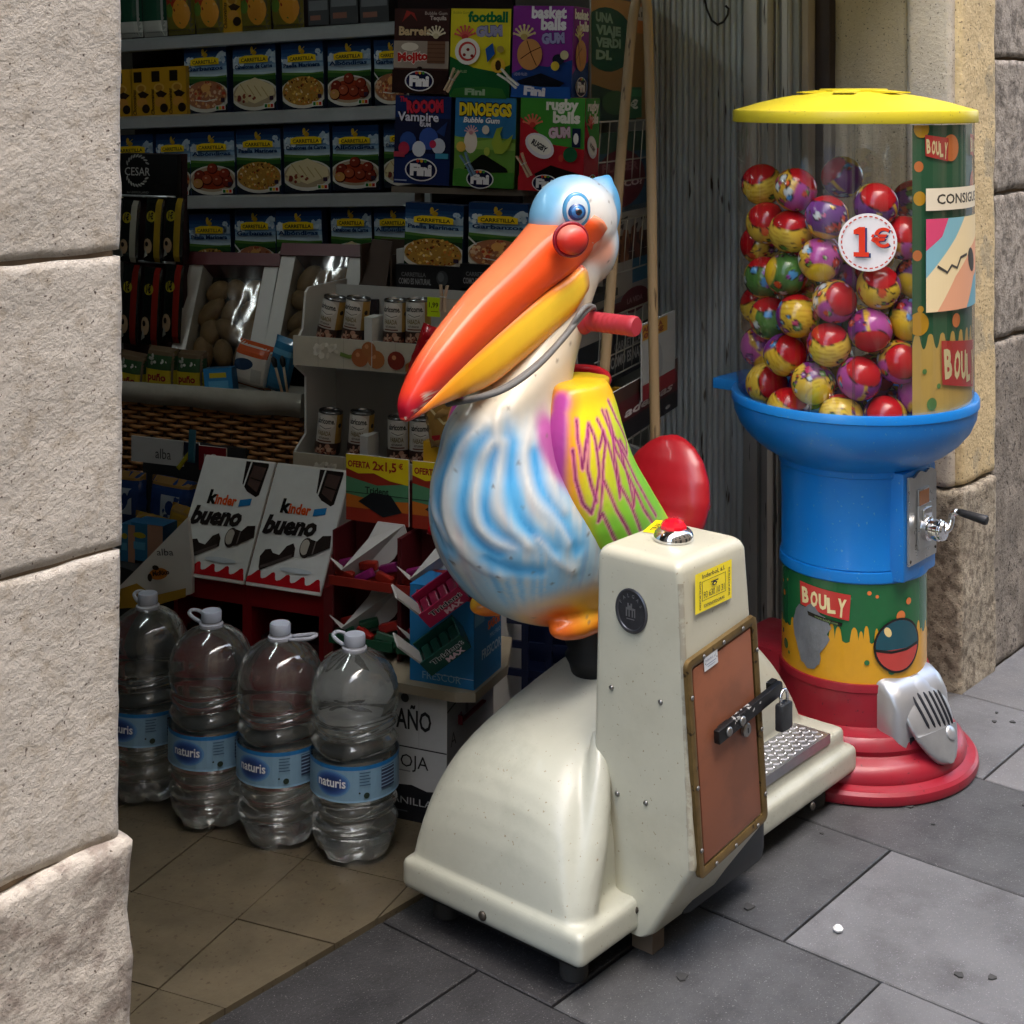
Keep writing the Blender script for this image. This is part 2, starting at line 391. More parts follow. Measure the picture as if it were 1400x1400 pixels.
# ---- ground
pv = MB().box((-40,-40,-.2),(40,2.012,-.016)).build('pavement', JOINT); pv['kind'] = 'structure'
fl = MB().box((-3,2.014,-.2),(6,8,-.012)).build('floor', JOINT); fl['kind'] = 'structure'
xs = [-.16,.27,.70,1.13,1.56,1.99,2.42,2.855,3.285,3.715,4.15,4.58,5.01,5.44]
rnd = random.Random(3)
brk = {5:[.005,.605,1.205,1.60,2.010], 6:[.2,.80,1.40,2.010], 8:[.18,.78,1.385,2.010], 7:[-.1,.5,1.11,1.63,2.010]}
for i in range(len(xs)-1):
    b = brk.get(i, [rnd.uniform(-.2,.1)+.6*k for k in range(4)]); b = [y for y in b if y < 2.012]
    ymax = 2.010 if 1.1 < xs[i] < 3.7 else 1.634
    b = [y for y in b if y < ymax-.05]+[ymax]
    b = [b[0]-.6]+b
    for y0, y1 in zip(b, b[1:]):
        g = .003; x0, x1 = xs[i]+g, xs[i+1]-g; dz = rnd.uniform(-.0015,.0012); t1, t2 = rnd.uniform(-.001,.001), rnd.uniform(-.001,.001)
        m = MB(); v = [(x0,y0+g),(x1,y0+g),(x1,y1-g),(x0,y1-g)]; z = [dz+t1, dz+t2, dz-t1, dz-t2]; e = .0022
        cx, cy = (x0+x1)/2, (y0+y1)/2
        m.loft([[(x,y,-.015) for x,y in v], [(x,y,zz-e) for (x,y),zz in zip(v,z)], [(x+(e if x<cx else -e), y+(e if y<cy else -e), zz) for (x,y),zz in zip(v,z)]])
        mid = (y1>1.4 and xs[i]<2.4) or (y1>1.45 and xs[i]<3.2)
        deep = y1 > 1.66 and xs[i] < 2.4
        m.build('paving_slab', SLAB_D if deep else SLAB_M if mid else rnd.choice((SLAB,SLAB,SLAB2)), pv)  # darker slab tones in the doorway recess and near the ride
ta = math.radians(17); A = Vector((math.cos(ta), math.sin(ta))); B = Vector((-math.sin(ta), math.cos(ta))); O = Vector((1.815,2.217))
for i in range(-5,9):
    for j in range(-7,7):
        g = .0013; c = [O+A*(.241*(i+a))+B*(.241*(j+b)) for a,b in ((0,0),(1,0),(1,1),(0,1))]
        cen = sum(c, Vector((0,0)))/4
        if cen.y > 3.6 or cen.y < 1.85 or cen.x > 3.75 or cen.x < 1.0: continue
        c = [p+(cen-p).normalized()*g*1.4 for p in c]; q = []
        for k in range(4):
            a, b = c[k-1], c[k]
            if (a.y >= 2.016) != (b.y >= 2.016): t = (2.016-a.y)/(b.y-a.y); q.append(a.lerp(b, t))
            if b.y >= 2.016: q.append(b)
        if len(q) < 3: continue
        dz = rnd.uniform(-.0008,.0008)
        MB().loft([[(p.x,p.y,-.011) for p in q],[(p.x,p.y,.002+dz) for p in q]]).build('floor_tile', TILE, fl)

# ---- shutter and door frame between the pier and the shop
SHUT = mat('shutter_grey', '#b4bcbc', .5, metal=.0, vary=.22, vscale=5, stretch=(1,1,.15), rvary=.12, color2='#8d8a80', c2scale=9, c2lo=.5, c2hi=.7, speck=.03, speck_col='#4a4238', speck_scale=60)
sh = thing('folding_shutter', 'grey ribbed folding shutter gathered beside the door frame', 'shutter', (0,0,0))
ya, yb = on_x(1014,0,3.62).y, on_x(884,0,3.62).y; N = 16
for k in range(N):
    y0, y1 = ya+(yb-ya)*k/N, ya+(yb-ya)*(k+1)/N; w = (y1-y0)
    prof = [(3.64,y0),(3.628,y0+w*.05),(3.622,y0+w*.2),(3.620,y0+w*.5),(3.622,y0+w*.75),(3.628,y0+w*.92),(3.64,y1-w*.02)]
    MB().loft([[(x,y,z) for x,y in prof] for z in (.0,2.3)], cap=False, close=False).build('slat', SHUT, sh, angle=40)
ALU = mat('aluminium', '#a5a49e', .42, metal=.25, vary=.12, vscale=5, stretch=(1,1,.1), speck=.06, speck_col='#3c3a36', speck_scale=88)
ALUD = mat('aluminium_dull', '#7a7c78', .5, metal=.2, vary=.12, vscale=5, stretch=(1,1,.1))
df = thing('door_frame', 'grey aluminium door frame uprights beside the ribbed shutter', 'door frame', (0,0,0))
def upright(p0, p1, x, dep, m, z0=0.0, z1=2.3, label=None, name='upright'):
    y1, y0 = on_x(p0,0,x).y, on_x(p1,0,x).y
    o = MB().box((x, y0, z0), (x+dep, y1, z1), bev=.002).build(name, m, df, angle=40)
    if label: o['label'] = label
upright(1016,1034.5,3.60,.05,ALU); upright(1035,1040,3.612,.04,ALUD); upright(1040.5,1049,3.60,.05,ALU)
upright(1055.5,1060,3.64,.03,ALUD); upright(1060.3,1062.5,3.63,.03,ALU); upright(1062.8,1067.5,3.64,.03,ALUD); upright(1068,1076.5,3.632,.04,ALU); upright(1077.5,1079,3.632,.04,ALU); upright(1079.5,1092,3.645,.04,ALUD)
upright(1092.3,1095,3.66,.03,mat('rusty_brown','#4b3024',.8)); upright(1095.5,1105,3.655,.05,mat('beige_upright','#8d8272',.7,vary=.15))
upright(1114.5,1134,3.69,.05,mat('dark_brown_wood','#2b211c',.7,vary=.2))
for za in ((1.505,1.545),(1.462,1.50)): upright(1050,1053.5,3.66,.01,mat('white_plastic','#c9c8bf',.4),za[0],za[1],name='hinge_leaf')
MB().box((3.70,2.006,-.01),(4.24,2.06,2.3)).build('back_board', mat('black_void','#0d0d0d',.8), df)  # black sheet put in for the dark gap beside the uprights
# a cable loop hanging at the top of the shutter
pts = [on_x(px,py,3.60) for px,py in ((962,-10),(966,12),(973,28),(981,34),(989,30),(995,20),(996,12),(992,8))]
tag(MB().tube(pts,.0035,6).build('cable', mat('black_rubber','#141414',.6), smooth=True), 'black cable loop hanging in front of the ribbed shutter top', 'cable')
# trodden chewing gum and dirt spots on the paving
gs_ = MB(); rg2 = random.Random(21)
for k in range(46):
    x, y = rg2.uniform(1.6,4.6), rg2.uniform(.6,1.55); r = rg2.choice((.004,.006,.008,.011)); n_ = 9; z0 = .0032
    gs_.loft([[(x+r*(1+.25*math.sin(j*2.1+k))*math.cos(2*PI*j/n_), y+r*(1+.25*math.cos(j*1.7+k))*math.sin(2*PI*j/n_), z) for j in range(n_)] for z in (-.001,z0-.0012)])
o = gs_.build('gum_spot', mat('gum_dark','#3a3a39',.7,vary=.2,vscale=60), pv); o['kind'] = 'stuff'
# small things lying on the pavement
tag(MB().lathe([(0,0),(.008,.001),(.010,.005),(.006,.010),(0,.011)],7).build('paper_scrap', mat('paper_white','#d8d8d4',.8), loc=on_z(1146,1273,.001)), 'crumpled white paper scrap lying on the grey paving', 'litter')
# ================================================================ THE PELICAN RIDE
def remesh(mb, voxel, it=6, lam=.5):
    """closed overlapping shapes melted into one skin -> (verts, faces)"""
    me = bpy.data.meshes.new('r'); me.from_pydata(mb.v, [], mb.f)
    o = bpy.data.objects.new('r', me); COL.objects.link(o)
    md = o.modifiers.new('r', 'REMESH'); md.mode = 'VOXEL'; md.voxel_size = voxel
    e = o.evaluated_get(bpy.context.evaluated_depsgraph_get()); m2 = bpy.data.meshes.new_from_object(e)
    n = len(m2.vertices); V = np.empty(n*3); m2.vertices.foreach_get('co', V); V = V.reshape(-1,3)
    F = [tuple(p.vertices) for p in m2.polygons]
    ed = np.empty(len(m2.edges)*2, np.int64); m2.edges.foreach_get('vertices', ed); ed = ed.reshape(-1,2)
    bpy.data.objects.remove(o); bpy.data.meshes.remove(me); bpy.data.meshes.remove(m2)
    deg = np.bincount(ed.ravel(), minlength=n)[:,None].clip(1)
    for k in range(it):
        for L in ((lam,) if k % 2 == 0 else (-lam*.9 if it > 6 else lam,)):
            acc = np.zeros_like(V); np.add.at(acc, ed[:,0], V[ed[:,1]]); np.add.at(acc, ed[:,1], V[ed[:,0]])
            V = V+L*(acc/deg-V)
    return V, F
def vnormals(V, F):
    N = np.zeros_like(V); A = np.array([f[:4] if len(f) >= 4 else (*f, f[2]) for f in F])
    fn = np.cross(V[A[:,2]]-V[A[:,0]], V[A[:,3]]-V[A[:,1]])
    for k in range(4): np.add.at(N, A[:,k], fn)
    return N/np.linalg.norm(N, axis=1, keepdims=True).clip(1e-9)
def skin(name, V, F, C, m, parent, smooth=True):
    me = bpy.data.meshes.new(name); me.from_pydata(V.tolist(), [], F); me.materials.append(m)
    if C is not None:
        ca = me.color_attributes.new('Col', 'FLOAT_COLOR', 'POINT'); ca.data.foreach_set('color', np.hstack([C, np.ones((len(C),1))]).astype(np.float32).ravel())
    me.shade_smooth(); me.update(); o = bpy.data.objects.new(name, me); link(o, parent); return o
def vnoise(V, sc, seed=0.0):
    return np.array([noise.noise((p[0]*sc+seed, p[1]*sc+seed*.7, p[2]*sc-seed)) for p in V])
def mixc(a, b, t):
    t = np.clip(t, 0, 1)[:,None]; return a*(1-t)+b*t
def sm(x, a, b):
    t = np.clip((x-a)/(b-a), 0, 1); return t*t*(3-2*t)
def lc(h): return np.array(lin(h))
def dist_poly(X, Z, pts):
    d = np.full(len(X), 9.0)
    for (x0,z0),(x1,z1) in zip(pts, pts[1:]):
        dx, dz = x1-x0, z1-z0; t = np.clip(((X-x0)*dx+(Z-z0)*dz)/(dx*dx+dz*dz+1e-12), 0, 1)
        d = np.minimum(d, np.hypot(X-x0-t*dx, Z-z0-t*dz))
    return d
def ring_z(cx, cy, z, a, b, n=28, p=1.0):
    out = []
    for i in range(n):
        c, s = math.cos(2*PI*i/n), math.sin(2*PI*i/n)
        out.append((cx+a*math.copysign(abs(c)**p, c), cy+b*math.copysign(abs(s)**p, s), z))
    return out
def ellipsoid(mb, c, r, n=20, rot=None):
    M = Matrix.Translation(c) @ (rot.to_matrix().to_4x4() if rot else Matrix.Identity(4)) @ Matrix.Diagonal((*r,1))
    bm = bmesh.new(); bmesh.ops.create_uvsphere(bm, u_segments=n, v_segments=n//2+2, radius=1); mb.bm(bm, None, 0, M)
def spline(ctrl, n):
    """Catmull-Rom through rows of numbers"""
    c = np.array(ctrl, float); c = np.vstack([2*c[0]-c[1], c, 2*c[-1]-c[-2]]); out = []
    m = len(ctrl)-1
    for k in range(n):
        u = k/(n-1)*m; i = min(int(u), m-1); t = u-i; p0,p1,p2,p3 = c[i:i+4]
        out.append(.5*((2*p1)+(-p0+p2)*t+(2*p0-5*p1+4*p2-p3)*t*t+(-p0+3*p1-3*p2+p3)*t**3))
    return np.array(out)

R0 = Vector((2.02, 1.56, 0))
ride = thing('kiddie_ride', 'coin operated pelican ride on a cream fibreglass base with a coin box tower', 'kiddie ride', R0)
def rp(o):
    o.location = -R0; return o
CREAM = mat('cream_fibreglass', '#b8b6a2', .38, coat=.12, vary=.06, vscale=7, color2='#aeab97', c2scale=5, c2lo=.5, c2hi=.75, speck=.004, speck_col='#8a7d66', speck_scale=150, bump=.10, bscale=30, rvary=.1)
CREAMB = mat('cream_fibreglass_base', '#adafa1', .38, coat=.12, vary=.08, vscale=5, color2='#939588', c2scale=5, c2lo=.5, c2hi=.72, speck=.004, speck_col='#8a7d66', speck_scale=150, bump=.12, bscale=22, rvary=.1)
BLACKP = mat('black_plastic', '#161616', .5); STEEL = mat('steel_screw', '#8b8a86', .3, metal=.9); RUST = mat('dark_screw', '#4a463f', .45, metal=.7)
CHROME = mat('chrome', '#d9dadb', .07, metal=1.0)

# ---- base: lip, step, hump
mb = MB()
mb.box((2.018,1.558,.058),(3.018,1.985,.118), bev=.012)
mb.box((2.45,1.576,.09),(2.995,1.975,.160), bev=.014)
rings = []
for x, zt, y0 in spline([(2.028,.125,1.592),(2.040,.205,1.596),(2.068,.283,1.60),(2.115,.335,1.603),(2.18,.366,1.606),(2.28,.395,1.61),(2.42,.424,1.615),(2.56,.440,1.64),(2.70,.425,1.655),(2.80,.395,1.66),(2.875,.34,1.66),(2.93,.27,1.66),(2.965,.19,1.66),(2.982,.13,1.66)], 30):
    r = []
    for k in range(25):
        t = PI*k/24; c, s = math.cos(t), math.sin(t); yc, hw = (y0+1.968)/2, (1.968-y0)/2
        r.append((x, yc-hw*math.copysign(abs(c)**.62, c), .10+(zt-.10)*abs(s)**.55))
    rings.append(r)
mb.loft(rings)
pts = spline([(2.060,1.612,.085),(2.085,1.612,.16),(2.122,1.616,.235),(2.165,1.632,.32),(2.20,1.66,.38)],12)
mb.tube(pts, [.040,.040,.040,.038,.036,.034,.031,.028,.024,.02,.016,.012], 14)
V, F = remesh(mb, .0065, 8, .5)
rp(skin('base', V, F, None, CREAMB, ride))
# ---- tower holding the coin box
def rrect(x0,x1,y0,y1,z,r,n=5):
    out = []
    for cx, cy, a in ((x1-r,y1-r,0),(x0+r,y1-r,PI/2),(x0+r,y0+r,PI),(x1-r,y0+r,1.5*PI)):
        out += [(cx+r*math.cos(a+PI/2*k/n), cy+r*math.sin(a+PI/2*k/n), z) for k in range(n+1)]
    return out
TX = lambda z: (2.158+.022*(.743-z)/.543, 2.373+.056*(.743-z)/.543)
TY = lambda z: (1.450-.010*(.743-z)/.543, 1.630+.03*(.743-z)/.543)
rg = [rrect(2.185,2.36,1.545,1.62,.050,.014), rrect(2.184,2.372,1.528,1.632,.062,.014), rrect(2.183,2.39,1.50,1.645,.110,.014), rrect(2.181,2.42,1.452,1.655,.185,.014), rrect(2.180,2.428,1.442,1.659,.202,.012)]
for z in (.215,.3,.45,.6,.70,.722): rg.append(rrect(*TX(z),*TY(z),z,.013))
a, b = TX(.743), TY(.743)
for k in range(1,6):
    t = k/5*PI/2; i = .020*(1-math.cos(t)); rg.append(rrect(a[0]+i,a[1]-i,b[0]+i,b[1]-i,.722+.020*math.sin(t),.014))
rp(MB().loft(rg).build('tower', CREAM, ride, smooth=True, angle=50))
def stud(px, py, surf, r=.005, m=STEEL, name='screw'):
    p, nrm = surf(px, py); q = nrm.to_track_quat('Z','Y').to_matrix().to_4x4()
    bm_ = MB(); 
    bm_.lathe([(r*1.0,0),(r*.95,r*.35),(r*.55,r*.62),(.0004,r*.7)], 12)
    o = bm_.build(name, m, ride, smooth=True); o.location = p-R0; o.rotation_euler = q.to_euler(); return o
front = lambda px, py: (on_x(px, py, TX(CAMH-(py-130)/2050*2.66)[0]-.0005), Vector((-1,0,0)))
FYT = 1.4445
side = lambda px, py: (on_y(px, py, FYT-.001), Vector((0,-1,0)))
for p in ((836,940),(903,960),(844,1085),(883,1098)): stud(*p, front)
stud(868,1243, lambda a,b: (on_x(a,b,2.1815), Vector((-1,0,0))), .008, RUST)
stud(660,1252, lambda a,b: (on_x(a,b,2.0175), Vector((-1,0,0))), .009, RUST); stud(795,1296, lambda a,b: (on_x(a,b,2.033)+Vector((0,-.0,0)), Vector((-1,0,0))), .007, RUST)
stud(1110,1102, lambda a,b: (on_y(a,b,1.5575), Vector((0,-1,0))), .009, RUST)
# worn edge along the near corner of the tower
we = MB(); rg_ = []
for k in range(30):
    z = .206+.50*k/29; x0, y0 = TX(z)[0], TY(z)[0]; w_ = .0008+.0030*abs(noise.noise((z*40,3,1)))
    rg_.append([(x0-.0006, y0+.006+w_, z),(x0-.0004,y0+.006,z),(x0+.0023,y0+.0023,z),(x0+.006,y0-.0004,z),(x0+.006+w_,y0-.0006,z)])
we.loft(rg_, cap=False, close=False); rp(we.build('worn_edge', mat('worn_edge','#aaa794',.5,color2='#979280',c2scale=45,c2lo=.45,c2hi=.55), ride, smooth=True))
# ---- coin door
c = [on_y(*p, FYT) for p in ((933,891),(1028,849),(1046,1136),(950,1186))]
c_lean = c
dx0, dx1 = (c[0].x+c[3].x)/2, (c[1].x+c[2].x)/2; dz0, dz1 = (c[2].z+c[3].z)/2, (c[0].z+c[1].z)/2
BRASS = mat('tarnished_brass', '#6f5a34', .45, metal=.55, vary=.3, vscale=25, speck=.08, speck_col='#3a2c19', speck_scale=60)
COPPER = mat('copper_paint', '#875239', .5, metal=.1, vary=.06, vscale=6, speck=.0, coat=.05, color2='#784a34', c2scale=7)
fw = .0165; df_ = MB()
o_ = [(dx0,dz0),(dx1,dz0),(dx1,dz1),(dx0,dz1)]
def rr2(x0,x1,z0,z1,r,y,n=4): return [(p[0],y,p[1]) for p in [(q[0],q[1]) for q in rrect(x0,x1,z0,z1,0,r,n)]]
A_ = rr2(dx0,dx1,dz0,dz1,.014,FYT-.001); B_ = rr2(dx0+.001,dx1-.001,dz0+.001,dz1-.001,.013,FYT-.009); C_ = rr2(dx0+fw*.5,dx1-fw*.5,dz0+fw*.5,dz1-fw*.5,.010,FYT-.011); D_ = rr2(dx0+fw,dx1-fw,dz0+fw,dz1-fw,.006,FYT-.008); E_ = rr2(dx0+fw,dx1-fw,dz0+fw,dz1-fw,.006,FYT-.0005)
df_.loft([A_,B_,C_,D_,E_], cap=False)
fr = rp(df_.build('door_frame', BRASS, ride, smooth=True, angle=35))
g = .004
dr = rp(MB().box((dx0+fw+g,FYT-.0075,dz0+fw+g),(dx1-fw-g,FYT-.001,dz1-fw-g), bev=.003).build('coin_door', COPPER, ride, angle=40))
rp(MB().box((dx0+fw-.002,FYT-.0016,dz0+fw-.002),(dx1-fw+.002,FYT-.0011,dz1-fw+.002)).build('door_gap', mat('gap_black','#0b0a09',.9), ride))
for tx, tz in [(.2,1),(.5,1),(.8,1),(.2,0),(.5,0),(.85,0),(0,.85),(0,.42),(0,.12),(1,.85),(1,.45),(1,.12)]:
    x = dx0+fw*.5+(dx1-dx0-fw)*tx; z = dz0+fw*.5+(dz1-dz0-fw)*tz
    o = MB().lathe([(.0042,0),(.0038,.0016),(.0018,.0026),(.0003,.0028)],10).build('rivet', STEEL, fr, smooth=True); o.location = (x, FYT-.0108, z); o.rotation_euler = (PI/2,0,0)
def on_dr(px,py,off=.0085): return on_y(px,py,FYT-off)
art = Art(.044,.026,'#cfd4d6'); art.text('Inderbol, s.l.',.022,.015,.0055,'#44577f',w=.034); art.rect(.006,.009,.038,.0105,'#8a97ab'); art.rect(.010,.005,.034,.0062,'#8a97ab'); art.ell(.004,.013,.0014,.0014,'#666'); art.ell(.040,.013,.0014,.0014,'#666')
p = on_dr(970,909); o = art.build('nameplate', dr, flat(p,(1,0,0),(0,0,1)), PRINTG)
# hasp bar, key lock
p0, p1 = on_dr(975,1003), on_dr(1058,962); zc = p0.z*.5+p1.z*.5+.008
HASP = mat('chipped_black_bar', '#121212', .38, metal=.2, color2='#a9a9a5', c2scale=28, c2lo=.60, c2hi=.615)
hb = MB().box((p0.x,FYT-.024,zc-.012),(p1.x+.012,FYT-.012,zc+.012), bev=.002); hb.box((p0.x+.02,FYT-.0125,zc-.009),(p0.x+.05,FYT-.006,zc+.009)); hb.box((p1.x-.01,FYT-.0125,zc-.013),(p1.x+.012,FYT-.001,zc+.013))
hs = rp(hb.build('hasp', HASP, dr, angle=40)); hs.location = (0,0,0)
for px in (.03,.075):
    o = MB().lathe([(.009,0),(.0085,.003),(.005,.0055),(.0005,.006)],14).build('bolt', STEEL, hs, smooth=True); o.location = (p0.x+px, FYT-.0241, zc); o.rotation_euler = (PI/2,0,0)
p = on_dr(1018,1001); kl = MB().lathe([(.0125,0),(.0125,.006),(.0105,.008),(.0004,.0082)],20).build('key_lock', STEEL, dr, smooth=True, angle=40); kl.location = p; kl.rotation_euler = (PI/2,0,0)
o = MB().box((-.0013,-.0045,.0083),(.0013,.0045,.0088)).build('keyhole', BLACKP, kl)
# padlock: hangs on the hasp, a thing of its own
pk = p1+Vector((-.010,-.027,.012)); pk.z = zc+.014
pl = thing('padlock', 'dark worn padlock hanging at the end of the black hasp bar', 'padlock', pk+Vector((0,0,-.035)))
MB().box((-.019,-.009,-.030),(.019,.009,.020), bev=.005).build('lock_body', mat('padlock_grey','#3c3e3f',.4,metal=.6,vary=.3,vscale=60), pl, angle=40)
MB().tube([(-.012,0,.018)]+[(-.012*math.cos(PI*k/10),0,.030+.013*math.sin(PI*k/10)) for k in range(11)]+[(.012,0,.018)],.0032,8).build('shackle', CHROME, pl, smooth=True)
# the door follows the slight lean of the tower
lean_ = math.atan2((c_lean[0].x-c_lean[3].x+c_lean[1].x-c_lean[2].x)/2, dz1-dz0); cxz = Vector(((dx0+dx1)/2, FYT, (dz0+dz1)/2))
for o in [fr, dr]+[q for q in ride.children if q.name.startswith('door_gap')]:
    Mr = Matrix.Translation(-R0) @ Matrix.Translation(cxz) @ Matrix.Rotation(lean_, 4, 'Y') @ Matrix.Translation(-cxz); o.matrix_local = Mr
# yellow service sticker
c0, c1 = on_y(950,841,FYT-.001), on_y(1000,818,FYT-.001); z1 = on_y(950,786,FYT-.001).z
w, h = c1.x-c0.x, z1-c0.z
art = Art(w,h,'#f2dc18'); art.text('Inderbol, s.l.',w/2,h*.82,h*.11,'#2b2a20',w=w*.62,bold=.015)
art.rect(w*.18,h*.26,w*.82,h*.27,'#2b2a20'); art.rect(w*.18,h*.74,w*.82,h*.75,'#2b2a20'); art.rect(w*.18,h*.26,w*.19,h*.75,'#2b2a20'); art.rect(w*.81,h*.26,w*.82,h*.75,'#2b2a20')
art.text('93 630 10 31',w/2,h*.32,h*.17,'#2b2a20',w=w*.56); art.text('EXPENDEDORAS',w/2,h*.10,h*.07,'#2b2a20',w=w*.56,bold=.02)
art.text('DEPORTIVOS',w*.14,h*.5-w*.25,h*.07,'#2b2a20',w=w*.42,rot=PI/2,align='l',bold=.02); art.text('INFANTILES',w*.93,h*.5-w*.22,h*.07,'#2b2a20',w=w*.42,rot=PI/2,align='l',bold=.02)
art.ell(w*.5,h*.60,w*.07,h*.05,'#2b2a20'); art.rect(w*.40,h*.645,w*.60,h*.68,'#2b2a20'); art.ell(w*.5,h*.595,w*.03,h*.022,'#f2dc18'); 
rp(art.build('service_sticker', ride, flat(c0+Vector((0,0,0)),(1,0,0),(0,0,1)), PRINTG))
# cast round emblem
pe = on_x(864,835,2.1625); em = thing('x','x x x x','x'); bpy.data.objects.remove(em)
e_ = MB().lathe([(.040,0),(.040,.003),(.037,.0045),(.034,.004),(.0325,.0026),(.0005,.0026)],40)
eo = e_.build('emblem', mat('cast_metal','#55565a',.38,metal=.8,vary=.2,vscale=50), ride, smooth=True, angle=30); eo.location = pe-R0; eo.rotation_euler = (PI/2,0,-PI/2); eo.scale = (.86,1,1)
art = Art(.06,.06)
for k,ch in enumerate('FALGAS'):
    a = math.radians(150-24*k); art.text(ch,.03+.0265*math.cos(a)*1,.03+.0265*math.sin(a)-.002,.0065,'#9a9b9e',rot=a-PI/2,bold=.02)
art.poly([(.018,.020),(.018,.036),(.022,.036),(.022,.044),(.026,.044),(.026,.040),(.030,.040),(.030,.044),(.034,.044),(.034,.036),(.042,.036),(.042,.020),(.039,.020),(.039,.032),(.036,.032),(.036,.02),(.033,.02),(.033,.032),(.028,.032),(.028,.02),(.025,.02),(.025,.032),(.0215,.032),(.0215,.020)],'#8e9093')
art.rect(.02,.0155,.04,.0172,'#8e9093')
o = art.build('emblem_relief', eo, lambda x,y,z: (x-.03, y-.03, .0027+z), mat('cast_metal_light','#a5a6a8',.3,metal=.8))
# start button on the tower top
pb = on_z(921,737,.743); bt = MB().lathe([(.037,0),(.037,.006),(.034,.014),(.027,.020),(.024,.021)],36,cap=True).build('button_bezel', CHROME, ride, smooth=True, angle=50); bt.location = pb-R0
rl = MB(); 
for k in range(6):
    a = 2*PI*k/6
rl.lathe([(.025,.0195),(.024,.026),(.019,.033),(.010,.037),(.0005,.038)],10)
rl.build('button_lens', mat('red_lens','#c00f22',.08,coat=.8,emit=('#a00a18',.12)), bt)
a0 = on_z(940,719,.7435); art = Art(.085,.045,'#f0d416'); art.text('TIRAR',.04,.026,.011,'#2a2a20',w=.05,bold=.02); art.text('SERVIR',.042,.009,.011,'#2a2a20',w=.06,bold=.02)
rp(art.build('top_sticker', ride, flat(Vector((2.262,1.60,.7425)),(.95,.30,0),(-.30,.95,0)), PRINTG)).location = -R0+Vector((.02,-.035,0))
# footplate of chequer plate on the step
c = [on_z(*q,.166) for q in ((1046,1042),(1076,1019),(1127,1036),(1043,1108))]
x0, x1, y0, y1 = 2.62, 2.92, 1.577, 1.660
PLATE = mat('chequer_aluminium','#a9abb0',.28,metal=.85,vary=.12,vscale=30)
fp = MB().box((x0,y0,.163),(x1,y1,.1685)).box((x0,y0-.004,.148),(x1,y0,.1685)).build('foot_plate', PLATE, ride); rp(fp)
rd = MB()
for i in range(22):
    for j in range(6):
        x = x0+.010+i*.0145; y = y0+.010+j*.0155
        if x > x1-.01 or y > y1-.006: continue
        a = PI/4 if (i+j) % 2 else -PI/4; u = Vector((math.cos(a),math.sin(a),0)); v = Vector((-u.y,u.x,0)); q = Vector((x,y,.1685))
        rd.loft([[q-u*.0075-v*.0016,q-u*.0075+v*.0016,q+u*.0075+v*.0016,q+u*.0075-v*.0016],[q-u*.006-v*.0005+Vector((0,0,.0015)),q-u*.006+v*.0005+Vector((0,0,.0015)),q+u*.006+v*.0005+Vector((0,0,.0015)),q+u*.006-v*.0005+Vector((0,0,.0015))]])
o = rd.build('tread_pattern', PLATE, fp); o['kind'] = 'stuff'
# underside, feet
rp(MB().box((2.27,1.515,.055),(2.56,1.575,.165),bev=.025).build('motor_cover', mat('dark_slate_plastic','#0f1213',.4), ride, angle=40))
rp(MB().box((2.06,1.60,.03),(2.94,1.95,.07)).build('chassis', BLACKP, ride))
RUB = mat('grey_rubber','#2c2b29',.7)
for q in ((2.085,1.625),(2.085,1.93),(2.93,1.62),(2.93,1.93)):
    o = MB().lathe([(.024,0),(.026,.01),(.026,.03),(.018,.034),(.018,.06)],18).build('foot', RUB, ride, smooth=True, angle=40); o.location = Vector((*q,0))-R0
rp(MB().box((2.225,1.555,0),(2.262,1.60,.06)).build('wood_block', mat('raw_wood','#57493a',.8,vary=.2), ride))
pb = on_y(790,950,1.80); bx = pb.x+.055
o = MB().lathe([(.045,.40),(.052,.425),(.060,.44),(.052,.452),(.060,.466),(.052,.478),(.060,.492),(.050,.505),(.040,.53),(.04,.60)],26).build('rubber_boot', mat('black_rubber','#141414',.6), ride, smooth=True); o.location = Vector((bx,1.80,0))-R0

EDGE_PX = [(290,250),(272,300),(275,450),(310,620),(350,800),(420,980),(500,1110),(560,1190)]
# ---- pelican body: torso, neck and head in one skin
YM = 1.855
mb = MB()
body = [(.490,2.47,.02,.02),(.496,2.455,.09,.06),(.513,2.425,.150,.095),(.545,2.380,.190,.125),(.60,2.33,.225,.155),(.68,2.275,.235,.170),(.75,2.245,.226,.172),(.82,2.217,.198,.155),(.87,2.203,.172,.134),(.92,2.190,.152,.115),(.96,2.198,.130,.097),(1.0,2.224,.110,.083),(1.045,2.264,.092,.071),(1.09,2.304,.078,.062),(1.14,2.350,.060,.053),(1.19,2.378,.062,.054),(1.24,2.392,.07,.058)]
mb.loft([ring_z(cx,YM,z,a,b) for z,cx,a,b in spline(body,40)])
ellipsoid(mb,(2.378,YM,1.297),(.108,.078,.094),24); ellipsoid(mb,(2.41,YM,1.25),(.085,.066,.09),24)
mb.loft([ring_z(2.425+.068*t,YM,1.345+.050*t-.01*t*t,.060*(1-t)+.010,.042*(1-t)+.008,14) for t in (0,.3,.55,.75,.9,1)])   # crest
ellipsoid(mb,(2.470,YM,1.315),(.045,.04,.07),16)
ellipsoid(mb,(2.39,YM,.67),(.15,.13,.12),24)                                    # back
for s in (-1,1): ellipsoid(mb,(2.28,YM+s*.100,.545),(.095,.042,.030),16)
V, F = remesh(mb, .0065, 14, .6); N = vnormals(V, F)
from mathutils.bvhtree import BVHTree
EYE0 = Vector((0,0,CAMH))
def hits(tree, pts, yf):
    out = []
    for a, b in pts:
        d = P(a,b,1.0)-EYE0; h = tree.ray_cast(EYE0, d.normalized())[0]; out.append(tuple(h if h is not None and h.length < 4 else on_y(a,b,yf)))
    return np.array(out)
